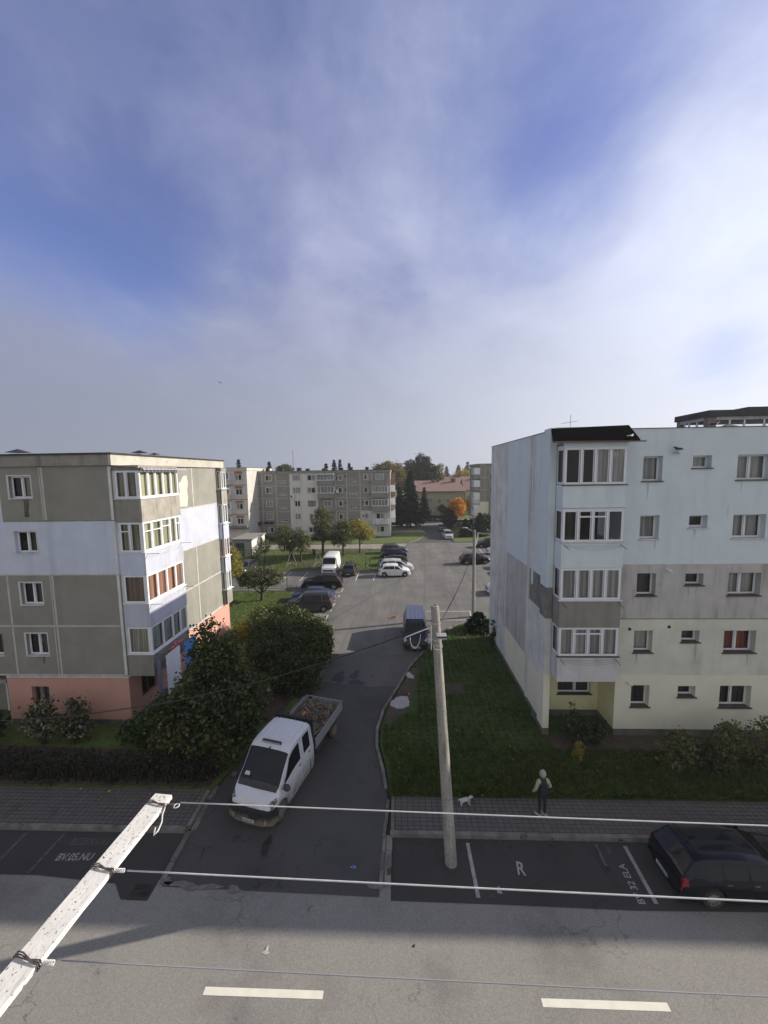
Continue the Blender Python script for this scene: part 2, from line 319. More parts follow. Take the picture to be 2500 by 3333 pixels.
# ================================================================ building kit
class Face:
    """a wall plane: u runs left to right as seen from outside, d points outwards"""
    def __init__(s, ox, oy, ux, uy): s.o = (ox, oy); s.U = (ux, uy); s.N = (uy, -ux)
    def p(s, u, z, d=0.0): return (s.o[0] + s.U[0] * u + s.N[0] * d, s.o[1] + s.U[1] * u + s.N[1] * d, z)
    def box(s, mb, u0, u1, z0, z1, d0, d1, m):
        u0, u1 = min(u0, u1), max(u0, u1); d0, d1 = min(d0, d1), max(d0, d1)
        vs = [s.p(u0, z0, d1), s.p(u1, z0, d1), s.p(u1, z0, d0), s.p(u0, z0, d0), s.p(u0, z1, d1), s.p(u1, z1, d1), s.p(u1, z1, d0), s.p(u0, z1, d0)]
        mb.mesh(vs, [(0, 3, 2, 1), (4, 5, 6, 7), (0, 1, 5, 4), (1, 2, 6, 5), (2, 3, 7, 6), (3, 0, 4, 7)], m)
    def quad(s, mb, u0, u1, z0, z1, d, m): mb.poly([s.p(u0, z0, d), s.p(u1, z0, d), s.p(u1, z1, d), s.p(u0, z1, d)], m)
def wall(mb, fc, u0, u1, z0, z1, m, holes=(), zones=(), depth=0.25, room=1.2, reveal=None):
    """wall surface cut by holes; zones=(u0,u1,z0,z1,mat) repaint; reveals and a dark room behind every hole"""
    us = {u0, u1}; zs = {z0, z1}
    for h in list(holes) + list(zones):
        for v in h[:2]:
            if u0 < v < u1: us.add(v)
        for v in h[2:4]:
            if z0 < v < z1: zs.add(v)
    us = sorted(us); zs = sorted(zs)
    for i in range(len(us) - 1):
        for j in range(len(zs) - 1):
            cu, cz = (us[i] + us[i + 1]) / 2, (zs[j] + zs[j + 1]) / 2
            if any(h[0] < cu < h[1] and h[2] < cz < h[3] for h in holes): continue
            mm = m
            for q in zones:
                if q[0] < cu < q[1] and q[2] < cz < q[3]: mm = q[4]
            fc.quad(mb, us[i], us[i + 1], zs[j], zs[j + 1], 0, mm)
    for h in holes:
        a, b, c, d = h[:4]; mm = m
        for q in zones:
            if q[0] < (a + b) / 2 < q[1] and q[2] < (c + d) / 2 < q[3]: mm = q[4]
        if reveal: mm = reveal
        P = fc.p
        mb.poly([P(a, c, 0), P(b, c, 0), P(b, c, -depth), P(a, c, -depth)], mm)
        mb.poly([P(a, d, -depth), P(b, d, -depth), P(b, d, 0), P(a, d, 0)], mm)
        mb.poly([P(a, c, -depth), P(a, d, -depth), P(a, d, 0), P(a, c, 0)], mm)
        mb.poly([P(b, c, 0), P(b, d, 0), P(b, d, -depth), P(b, c, -depth)], mm)
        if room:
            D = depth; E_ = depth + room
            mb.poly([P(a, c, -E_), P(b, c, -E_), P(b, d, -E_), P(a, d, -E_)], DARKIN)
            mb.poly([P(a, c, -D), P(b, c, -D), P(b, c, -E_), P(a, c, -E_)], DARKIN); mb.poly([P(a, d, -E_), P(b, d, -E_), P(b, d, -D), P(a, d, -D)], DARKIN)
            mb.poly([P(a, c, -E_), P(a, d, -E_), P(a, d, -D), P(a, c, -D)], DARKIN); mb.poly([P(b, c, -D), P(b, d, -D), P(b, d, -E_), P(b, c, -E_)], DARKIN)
def curtain_mesh(fc, u0, u1, z0, z1, d, m, amp=0.02, step=0.07, cover=(0, 1)):
    mb = MB(); n = max(3, int((u1 - u0) / step)); ph = R.random() * 6; b = []
    for i in range(n + 1):
        t = i / n
        if not (cover[0] <= t <= cover[1]): continue
        u = u0 + (u1 - u0) * t; b.append((u, d + amp * math.sin(i * 1.9 + ph) + amp * 0.5 * math.sin(i * 0.7)))
    vs = [fc.p(u, z0, dd) for u, dd in b] + [fc.p(u, z1, dd) for u, dd in b]; k = len(b)
    mb.mesh(vs, [(i, i + 1, k + i + 1, k + i) for i in range(k - 1)], m); return mb
def window(root, fc, u0, u1, z0, z1, splits=(0.5,), d=-0.2, frame=None, cur=None, sill=None, t=0.05, transom=None, name='window', pane=None, label=None, hbars=(), curcover=(0, 1), casements=True):
    """frame mesh (part) with pane, curtain and sill as sub-parts. splits: fractions of vertical bars; transom: fraction height of a cross bar; hbars: extra (u fraction range, z fraction)"""
    frame = frame or WHITE; mb = MB()
    fc.box(mb, u0, u1, z0, z0 + t, d - 0.05, d, frame); fc.box(mb, u0, u1, z1 - t, z1, d - 0.05, d, frame)
    fc.box(mb, u0, u0 + t, z0 + t, z1 - t, d - 0.05, d, frame); fc.box(mb, u1 - t, u1, z0 + t, z1 - t, d - 0.05, d, frame)
    W = u1 - u0; cuts = [u0] + [u0 + W * s_ for s_ in splits] + [u1]
    for s_ in splits: fc.box(mb, u0 + W * s_ - t * 0.6, u0 + W * s_ + t * 0.6, z0 + t, z1 - t, d - 0.045, d + 0.012, frame)
    if transom:
        zt = z0 + (z1 - z0) * transom; fc.box(mb, u0 + t, u1 - t, zt - t * 0.45, zt + t * 0.45, d - 0.044, d + 0.006, frame)
    for (a, b, f_) in hbars:
        zt = z0 + (z1 - z0) * f_; fc.box(mb, u0 + W * a + 0.01, u0 + W * b - 0.01, zt - t * 0.45, zt + t * 0.45, d - 0.043, d + 0.008, frame)
    if casements and W > 0.5:
        for i in range(len(cuts) - 1):   # inner casement rims
            a, b = cuts[i] + t, cuts[i + 1] - t; q = 0.026
            if b - a < 0.2: continue
            fc.box(mb, a, b, z0 + t, z0 + t + q, d - 0.042, d - 0.006, frame); fc.box(mb, a, b, z1 - t - q, z1 - t, d - 0.042, d - 0.006, frame)
            fc.box(mb, a - 0.002, a + q, z0 + t + q, z1 - t - q, d - 0.042, d - 0.006, frame); fc.box(mb, b - q, b + 0.002, z0 + t + q, z1 - t - q, d - 0.042, d - 0.006, frame)
    fr = mb.build(name, root, label=label)
    g = MB(); fc.quad(g, u0 + t * 0.5, u1 - t * 0.5, z0 + t * 0.5, z1 - t * 0.5, d - 0.025, pane or GLASS); g.build('pane', fr)
    if cur: curtain_mesh(fc, u0 + 0.03, u1 - 0.03, z0 + 0.03, z1 - 0.03, d - 0.14, cur, cover=curcover).build('curtain', fr, smooth=True)
    if sill:
        s_ = MB(); fc.box(s_, u0 - 0.06, u1 + 0.06, z0 - 0.05, z0 - 0.003, d - 0.02, 0.07, sill); s_.build('sill', fr)
    return fr
def bracket(mb, fc, u, z, L_, d0=0.0):
    mb.tube([fc.p(u, z, d0), fc.p(u + 0.05, z + 0.02, d0 + L_)], 0.015, BLACKM, 6)

# wall paints
P_BLUE = mat('pale_blue_render', (0.61, 0.69, 0.735), (0.57, 0.65, 0.695), 1.4, 0.9, bump=0.35, bscale=55, streak=((0.40, 0.47, 0.50), 0.5, 1.6))
P_LILAC = mat('stained_lilac_render', (0.49, 0.485, 0.48), (0.41, 0.405, 0.40), 1.2, 0.9, bump=0.35, bscale=55, streak=((0.24, 0.20, 0.175), 1.0, 2.4))
P_CREAMG = mat('stained_cream_render', (0.68, 0.68, 0.585), (0.53, 0.535, 0.48), 0.7, 0.9, bump=0.35, bscale=55, streak=((0.36, 0.37, 0.34), 0.6, 1.2))
P_CREAM = mat('cream_render', (0.74, 0.72, 0.59), (0.68, 0.665, 0.55), 0.9, 0.9, bump=0.3, bscale=55, streak=((0.58, 0.6, 0.5), 0.4, 1.0))
P_YEL = mat('yellow_render', (0.72, 0.70, 0.42), (0.68, 0.66, 0.42), 1.2, 0.9, bump=0.25, bscale=55)
P_GREYW = mat('weathered_grey_render', (0.68, 0.70, 0.68), (0.50, 0.53, 0.52), 0.8, 0.92, bump=0.5, bscale=40, streak=((0.20, 0.21, 0.20), 0.6, 1.3))
P_GDARK = mat('rain_blackened_render', (0.24, 0.235, 0.225), (0.15, 0.145, 0.14), 1.5, 0.92, bump=0.4, bscale=40, streak=((0.05, 0.048, 0.045), 0.8, 2.5))
P_PANELG = mat('bare_concrete_parapet', (0.26, 0.25, 0.225), (0.22, 0.21, 0.19), 2.0, 0.92, bump=0.5, bscale=50, streak=((0.12, 0.115, 0.10), 0.6, 2.0))
P_WHITEST = mat('stained_white_render', (0.58, 0.58, 0.60), (0.52, 0.52, 0.54), 1.3, 0.9, bump=0.3, bscale=50, streak=((0.27, 0.26, 0.26), 0.7, 2.4))
P_PANEL = mat('roughcast_panel', (0.26, 0.255, 0.23), (0.205, 0.202, 0.18), 0.8, 0.95, bump=0.7, bscale=60, streak=((0.15, 0.147, 0.125), 0.6, 0.8), mottle=((0.34, 0.335, 0.29), 26, 0.35))
P_LBLUE = mat('pale_lavender_render', (0.55, 0.60, 0.72), (0.49, 0.54, 0.65), 1.0, 0.9, bump=0.3, bscale=50, streak=((0.33, 0.36, 0.43), 0.65, 1.6))
P_LBLUE2 = mat('clean_lavender_render', (0.48, 0.505, 0.60), (0.42, 0.445, 0.53), 0.9, 0.9, bump=0.3, bscale=50, streak=((0.28, 0.29, 0.33), 0.8, 1.8))
P_JOINT = mat('joint_mortar', (0.50, 0.49, 0.45), (0.38, 0.37, 0.34), 2.0, 0.92, bump=0.4, bscale=40)
P_PINK = mat('salmon_render', (0.55, 0.31, 0.25), (0.50, 0.28, 0.225), 0.8, 0.92, bump=0.25, bscale=50, streak=((0.40, 0.20, 0.17), 0.4, 0.8))
P_PLINTH = mat('concrete_plinth', (0.17, 0.165, 0.15), (0.09, 0.088, 0.08), 1.5, 0.95, bump=0.6, bscale=30)
P_CORN = mat('cornice_concrete', (0.30, 0.29, 0.26), (0.22, 0.21, 0.19), 1.0, 0.92, bump=0.5, bscale=40, streak=((0.08, 0.078, 0.07), 0.85, 1.6))
P_CORNL = mat('painted_cornice', (0.48, 0.465, 0.41), (0.38, 0.365, 0.32), 1.2, 0.92, bump=0.4, bscale=40, speck=((0.33, 0.31, 0.27), 2.2, 0.60))
P_DIRTYC = mat('streaked_concrete_parapet', (0.36, 0.34, 0.30), (0.26, 0.245, 0.215), 1.5, 0.92, bump=0.5, bscale=40, streak=((0.06, 0.055, 0.045), 0.95, 3.5))
P_PATCH = mat('fresh_render_patch', (0.58, 0.56, 0.48), (0.52, 0.50, 0.43), 3.0, 0.9)
SOOT = mat('soot_stain', (0.05, 0.05, 0.05), (0.13, 0.125, 0.11), 3.0, 0.95)
DKFRAME = plain('brown_frame', (0.10, 0.06, 0.045), 0.5)
SHEETM = mat('corrugated_roof_sheet', (0.42, 0.43, 0.45), (0.30, 0.31, 0.33), 3.0, 0.5, metal=0.3)

# ================================================================ near right block
def right_block():
    X0 = 7.05; YF = 17.9; YB = 29.35; XE = 44.0; TOP = 14.78
    root = thing('apartment_block', 'pale blue, grey and cream five storey block with glazed corner bay, right of the lawn', 'building', (X0, YF, 0))
    # everything below is in local coordinates (origin at the near corner)
    F = Face(0, 0, 1, 0); Lx = XE - X0; By = YB - YF
    rx = 3.27                                  # right end of the corner recess
    rows = [(12.42, 13.56), (9.76, 10.87), (7.08, 8.16), (4.31, 5.40), (1.58, 2.68)]
    srow = [(12.98, 13.55), (10.27, 10.85), (7.57, 8.14), (4.82, 5.40), (2.09, 2.65)]
    holes = []; wins = []
    for k in range(5):
        for base in (0.0, 13.2):
            a, b = rows[k]; c, d = srow[k]
            if base == 0.0:
                holes += [(4.04 + base, 4.90 + base, a, b), (6.22 + base, 7.04 + base, c, d), (8.17 + base, 9.62 + base, a, b)]
            else: holes += [(8.17 + 3.4, 9.62 + 3.4, a, b), (18, 19.4, a, b), (21, 22.4, a, b)]
    zones = [(-1, 99, 8.59, 20, P_BLUE), (-1, 99, 5.99, 8.59, P_LILAC), (-1, 99, 3.2, 5.99, P_CREAMG), (-1, 99, 0, 3.2, P_CREAM)]
    mb = MB()
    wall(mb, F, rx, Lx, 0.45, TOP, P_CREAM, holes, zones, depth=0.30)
    F.box(mb, rx, Lx, 5.965, 5.99, 0.0, 0.03, P_GDARK); F.box(mb, rx, Lx, 8.585, 8.6, 0, 0.012, P_GREYW)
    # recess: return wall, back wall
    FR = Face(rx, 1.5, 0, -1)                   # faces -x
    wall(mb, FR, 0, 1.5, 0.45, 14.3, P_YEL, (), ((0, 9, 3.2, 20, P_BLUE),))
    FBk = Face(0.15, 1.5, 1, 0)
    wall(mb, FBk, 0, rx - 0.15, 0.45, 14.3, P_YEL, ((1.05, 2.75, 1.32, 1.98),), ((0, 9, 3.2, 5.99, P_WHITEST), (0, 9, 5.99, 8.5, P_PANELG), (0, 9, 8.5, 20, P_BLUE)), depth=0.2)
    # side wall (faces -x) with paint zones and corner strips
    S = Face(0, By, 0, -1)
    sz = [(0, By, 0, 20, P_GREYW), (By - 0.0 - 8.9, By, 7.75, 20, P_BLUE), (4.6, By, 2.7, 7.75, P_LILAC), (4.6, By, 0, 2.7, P_CREAM)]
    sz = [(0, By, 0, 20, P_GREYW), (4.4, By, 7.78, 20, P_BLUE), (4.4, 8.6, 2.72, 7.78, P_LILAC), (4.4, By, 0, 2.72, P_CREAM),
          (8.6, By, 2.72, 6.1, P_GREYW), (8.6, By, 6.1, 7.78, P_GDARK), (9.0, 9.35, 7.0, 20, P_GREYW)]
    wall(mb, S, 0, By, 0.45, TOP, P_GREYW, (), sz)
    # corner pilaster, a few cm proud of the side wall
    pz = ((-9, 9, 7.5, 20, P_BLUE), (-9, 9, 5.99, 7.5, P_GDARK), (-9, 9, 3.2, 5.99, P_GREYW), (-9, 9, 0, 3.2, P_CREAM))
    for (y0, y1, x0, x1) in ((0, 0.75, -0.12, 0.18),):
        wall(mb, Face(x0, y0, 1, 0), 0, x1 - x0, 0.45, TOP + 0.1, P_CREAM, (), pz); wall(mb, Face(x0, y1, 0, -1), 0, y1 - y0, 0.45, TOP + 0.1, P_CREAM, (), pz)
        wall(mb, Face(x1, y0, 0, 1), 0, 1.5, 0.45, TOP + 0.1, P_CREAM, (), pz); wall(mb, Face(x1, y1, -1, 0), 0, x1 - x0, 0.45, TOP + 0.1, P_CREAM, (), pz)
        mb.poly([(x0, y0, TOP + .1), (x1, y0, TOP + .1), (x1, y1, TOP + .1), (x0, y1, TOP + .1)], TAR)
    mb.box((-0.06, 2.62, 0.45), (0.0, 2.9, TOP), P_GREYW)
    # back and far end, roof deck
    wall(mb, Face(Lx, By, -1, 0), 0, Lx, 0, TOP, P_CREAMG); wall(mb, Face(Lx, 0, 0, 1), 0, By, 0, TOP, P_CREAMG)
    mb.poly([(0, 0.75, TOP - .35), (rx, 0.75, TOP - .35), (rx, 0, TOP - .35), (Lx, 0, TOP - .35), (Lx, By, TOP - .35), (0, By, TOP - .35)], TAR)
    mb.poly([(0.15, 0, 14.3), (rx, 0, 14.3), (rx, 1.5, 14.3), (0.15, 1.5, 14.3)], P_BLUE)
    mb.build('wall', root)
    # plinth, set back
    pl = MB(); pl.box((rx + 0.04, 0.04, -0.3), (Lx, By - 0.05, 0.45), P_PLINTH); pl.box((0.03, 1.54, -0.3), (rx + 0.1, By - 0.05, 0.448), P_PLINTH); pl.box((-0.09, 0.03, -0.3), (0.2, 1.6, 0.447), P_PLINTH)
    for u in (1.9, 6.0, 10.5, 12.2): pl.box((u, 0.02 if u > rx else 1.52, 0.12), (u + 0.22, 0.08 if u > rx else 1.6, 0.30), DARKIN)
    pl.build('plinth', root)
    cop = MB(); F.box(cop, rx, Lx, TOP, TOP + 0.03, -0.25, 0.03, BLACKM); S.box(cop, 0, By - 0.8, TOP, TOP + 0.03, -0.25, 0.03, BLACKM); cop.build('parapet_flashing', root)
    # windows of the main front
    k = 0
    cfull = {0: (0, 1), 1: (0, 1)}
    names = ['slatted', '']
    for row in range(5):
        a, b = rows[row]; c, d = srow[row]
        sm = SILLM if row == 1 else SILLD
        window(root, F, 4.04, 4.90, a + 0.02, b, splits=(), d=-0.28, cur=[CUR[1], CUR[1], CUR[5], CUR[1], CUR[5]][row], sill=sm)
        window(root, F, 6.22, 7.04, c + 0.02, d, splits=(), d=-0.28, cur=CUR[5] if row else CUR[8], sill=sm)
        window(root, F, 8.17, 9.62, a + 0.02, b, splits=(0.5,), d=-0.28, cur=[CUR[1], CUR[1], CUR[1], CUR[7], CUR[5]][row], sill=sm, label='window with red blind' if row == 3 else None)
        for u in (11.57, 18, 21): window(root, F, u, u + 1.42, a + 0.02, b, splits=(0.5,), d=-0.28, cur=CUR[1], sill=sm)
    window(root, FBk, 1.05, 2.75, 1.34, 1.98, splits=(0.55,), d=-0.18, cur=CUR[5], sill=SILLD)
    # corner bay: four glazed balconies
    bx0, bx1, byf = 0.20, 2.92, -0.75
    lev = [(11.30, 12.35, 13.95, P_BLUE, 'plain'), (8.62, 9.80, 11.24, P_BLUE, 'cross'), (5.85, 7.15, 8.60, P_PANELG, 'plain'), (3.27, 4.50, 5.85, P_WHITEST, 'cross')]
    FB = Face(bx0, byf, 1, 0); FL = Face(bx0, 1.5, 0, -1); W_ = bx1 - bx0; DL = 1.5 - byf
    for i, (z0, zs, z1, m, kind) in enumerate(lev):
        b = MB()
        FB.box(b, 0, W_, z0, zs - 0.02, -0.10, 0, m); FL.box(b, 0, DL - 0.1, z0, zs - 0.02, -0.10, 0, m)
        Face(bx1, byf + 0.1, 0, 1).box(b, 0, DL - 0.75 - 0.1 + 0.7, z0, zs - 0.02, -0.10, 0, m)
        b.box((bx0 + .1, byf + .1, z0), (bx1 - .1, 1.49, z0 + 0.14), m)
        topm = lev[i - 1][3] if i else m
        b.box((bx0 + .02, byf + .02, z1), (bx1 - .02, 1.49, (lev[i - 1][0] if i else 14.0) - 0.002 if i else 14.05), P_BLUE if i < 2 else m)
        if i < 2:   # render collar around the window head
            FB.box(b, -0.0, W_, z1, z1 + (0.08 if i else 0.3), -0.09, 0.0, P_BLUE)
        b.box((bx0 - .05, byf - .05, zs - 0.05), (bx1 + .05, byf + 0.08, zs - 0.01), WHITE if i == 2 else (SILLD if i != 1 else SILLM))
        # inside: dark back room so the glazing reads deep
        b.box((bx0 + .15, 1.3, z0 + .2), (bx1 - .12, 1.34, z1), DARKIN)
        bal = b.build('balcony', root)
        cu = [CUR[5], CUR[5], CUR[1], CUR[1]][i]
        if kind == 'plain':
            w1 = window(root, FB, 0.04, W_ - 0.04, zs, z1, splits=(0.27, 0.5, 0.74), d=-0.02, cur=CUR[1], t=0.07, name='bay_glazing', curcover=(0, 1) if i == 2 else (0.5, 1))
        else:
            w1 = window(root, FB, 0.04, W_ - 0.04, zs, z1, splits=(0.25, 0.49, 0.73), d=-0.02, cur=cu, t=0.07, name='bay_glazing', hbars=((0.25, 0.73, 0.78),), curcover=(0, 1) if i == 3 else (0, 0.3))
        window(root, FL, DL - 0.80, DL - 0.08, zs, z1, splits=(), d=-0.02, cur=cu, t=0.07, name='side_glazing')
        fl = MB(); FL.box(fl, 0.0, DL - 0.82, zs, z1, -0.10, -0.01, P_BLUE if i < 2 else m); fl.build('balcony_cheek', root)
        br = MB()
        if i >= 1:
            for u in (0.1, W_ - 0.15): br.tube([FB.p(u, zs - 0.12, 0), FB.p(u + 0.1, zs - 0.28, 0.32)], 0.012, BLACKM, 5)
            if i in (1, 3):
                for q in range(3):
                    br.tube([FB.p(0.1 + (W_ - 0.2) * j / 12, zs - 0.14 - 0.06 * math.sin(math.pi * j / 12) * (q + 1) * 0.8 - 0.02 * q, 0.06 + 0.08 * q) for j in range(13)], 0.004, BLACKM, 4)
            br.build('drying_rack', root)
    # black awning over the top bay
    aw = MB()
    pts = [(0.12, 0.75), (0.12, -0.95), (3.05, -0.95), (3.25, -0.02)]
    F2 = [(-0.12, -0.05, 14.86), (rx + .02, -0.05, 14.95), (3.25, -1.0, 14.24), (-0.42, -1.0, 14.26)]
    aw.mesh(F2 + [(p[0], p[1], p[2] - 0.05) for p in F2], [(3, 2, 1, 0), (4, 5, 6, 7), (0, 1, 5, 4), (1, 2, 6, 5), (2, 3, 7, 6), (3, 0, 4, 7)], plain('black_roof_sheet', (0.005, 0.005, 0.006), 0.9, spec=.0))
    aw.box((0.12, -0.06, 14.1), (rx - 0.003, 0.0, 14.90), P_BLUE)
    aw.tube([(-.42, -1.02, 14.19), (3.5, -1.0, 14.17)], 0.03, DKFRAME, 6); aw.build('bay_canopy', root)
    # small pipes through the front
    for u, z, pr in ((3.82, 5.47, 0), (5.63, 5.58, 0), (5.35, 8.34, 1), (3.85, 2.84, 1), (5.33, 13.70, 1)):
        p = MB()
        if pr: p.tube([F.p(u, z, -0.05), F.p(u + 0.02, z, 0.12), F.p(u + 0.12, z - 0.05, 0.22)], 0.05, WHITE if z < 13 else SILLM, 10)
        else: p.lathe([(0.0, 0.004), (0.055, 0.004), (0.075, 0.0), (0.075, 0.02), (0.055, 0.02), (0.05, 0.003)], DARKIN, (0, 0, 0), 'y', 14)
        o = p.build('flue_pipe', root, smooth=False)
        if not pr: o.location = F.p(u, z, 0.012)
    st = MB()
    for (u, z, w_, h) in ((4.3, 12.36, .10, .7), (4.75, 9.70, .08, .5), (6.5, 10.2, .12, .4), (6.4, 7.5, .1, .6), (8.3, 7.02, .07, .8), (9.45, 7.02, .08, .6), (6.9, 4.74, .12, .9), (4.2, 4.24, .08, .5), (8.4, 12.36, .06, .5), (9.3, 4.24, .07, .6), (3.9, 7.4, .1, .8), (7.9, 11.3, .05, .6)):
        n = 8; pts = [(u - w_ * (.5 + .12 * math.sin(3 * k + u)) * (1 - .8 * (k / n) ** 1.6), z - h * k / n) for k in range(n + 1)] + [(u + w_ * (.5 + .1 * math.sin(5 * k)) * (1 - .8 * (k / n) ** 1.6), z - h * k / n) for k in range(n, -1, -1)]
        st.poly([F.p(a, b, .004) for a, b in pts][::-1], mat('grey_drip_stain', (.50, .56, .60), (.40, .45, .48), 5, .95) if z > 8.6 else mat('dark_drip_stain', (.42, .41, .38), (.34, .33, .31), 5, .95))
    st.tube([F.p(5.2, 14.6, .02), F.p(5.25, 12.0, .025), F.p(5.22, 9.0, .02), F.p(5.27, 8.3, .02)], .008, BLACKM, 4) if False else None
    st.build('drip_stains', root)
    # penthouse lantern on the roof
    ph = MB(); py0, py1 = 7.5, 10.3; px0 = 12.55; pz = TOP - .35; px1 = px0 + 12
    def pb(a, b, c, d, e, f, m): ph.box((a, b, c), (d, e, f), m)
    DK = mat('dark_roof_slab', (0.055, 0.052, 0.055), (0.035, 0.034, 0.036), 1.5, 0.9)
    pb(px0 - .05, py0 - .12, 16.20, px1, py1 + .15, 16.58, DK); pb(px0 + 2.3, py0 - .08, 16.582, px0 + 9.5, py1 + .1, 16.74, DK)
    pb(px0 + .02, py0 + .02, pz, px0 + .5, py0 + .4, 16.2, mat('brown_render', (0.22, 0.18, 0.17), None)); pb(px0 + .02, py1 - .3, pz, px0 + .3, py1, 16.2, MATS['brown_render']); pb(px0 + 4.6, py0 + .02, pz, px0 + 5.3, py0 + .1, 16.2, P_LBLUE2)
    for yy in (py0 + .05, py1 - .05):
        pb(px0 + .5, yy - .045, pz, px1, yy + .045, 15.1, P_GREYW); pb(px0 + .5, yy - .045, 15.98, px1, yy + .045, 16.199, P_LILAC)
        for u in (1.3, 2.2, 3.4, 4.5, 5.9, 6.9, 7.9, 9.0, 10.2): pb(px0 + u, yy - .03, 15.1, px0 + u + .09, yy + .03, 15.98, WHITE)
    pb(px0 + .03, py0 + .4, pz, px0 + .12, py1 - .3, 15.1, P_GREYW); pb(px0 + .03, py0 + .4, 15.98, px0 + .12, py1 - .3, 16.199, P_LILAC)
    for v_ in (1.0, 1.7, 2.1): pb(px0 + .04, py0 + v_ - .04, 15.1, px0 + .11, py0 + v_ + .05, 15.98, WHITE)
    pho = ph.build('rooftop_lantern', root)
    g = MB()
    for yy in (py0 + .05, py1 - .05): g.poly([(px0 + .5, yy, 15.1), (px1, yy, 15.1), (px1, yy, 15.98), (px0 + .5, yy, 15.98)], GLASS)
    g.build('pane', pho)
    # vent cap on the parapet edge
    v = MB(); c = (9.37, 2.1); v.box((c[0] - .12, c[1] - .12, TOP - .35), (c[0] + .12, c[1] + .12, 15.0), SILLM)
    v.mesh([(c[0] - .33, c[1] - .25, 15.0), (c[0] + .33, c[1] - .25, 15.0), (c[0] + .33, c[1] + .25, 15.0), (c[0] - .33, c[1] + .25, 15.0), (c[0] - .1, c[1], 15.12), (c[0] + .12, c[1], 15.12)], [(0, 1, 5, 4), (1, 2, 5), (2, 3, 4, 5), (3, 0, 4), (3, 2, 1, 0)], BLACKM)
    v.build('roof_vent', root)
    # aerial
    a = MB(); ax, ay = 3.4, 6.1
    a.tube([(ax, ay, TOP - .35), (ax, ay, 16.3)], 0.018, SILLM, 6)
    a.tube([(ax - 0.5, ay, 15.78), (ax + .45, ay, 15.92)], 0.012, SILLM, 5)
    for q in range(7): a.tube([(ax - .45 + q * .14, ay - .25 + .02 * q, 15.79 + q * .02), (ax - .45 + q * .14, ay + .25 - .02 * q, 15.79 + q * .02)], 0.008, SILLM, 4)
    a.tube([(ax - .3, ay, 15.45), (ax + .2, ay, 15.55)], 0.01, SILLM, 5)
    a.build('roof_aerial', root)
    return root
right_block()

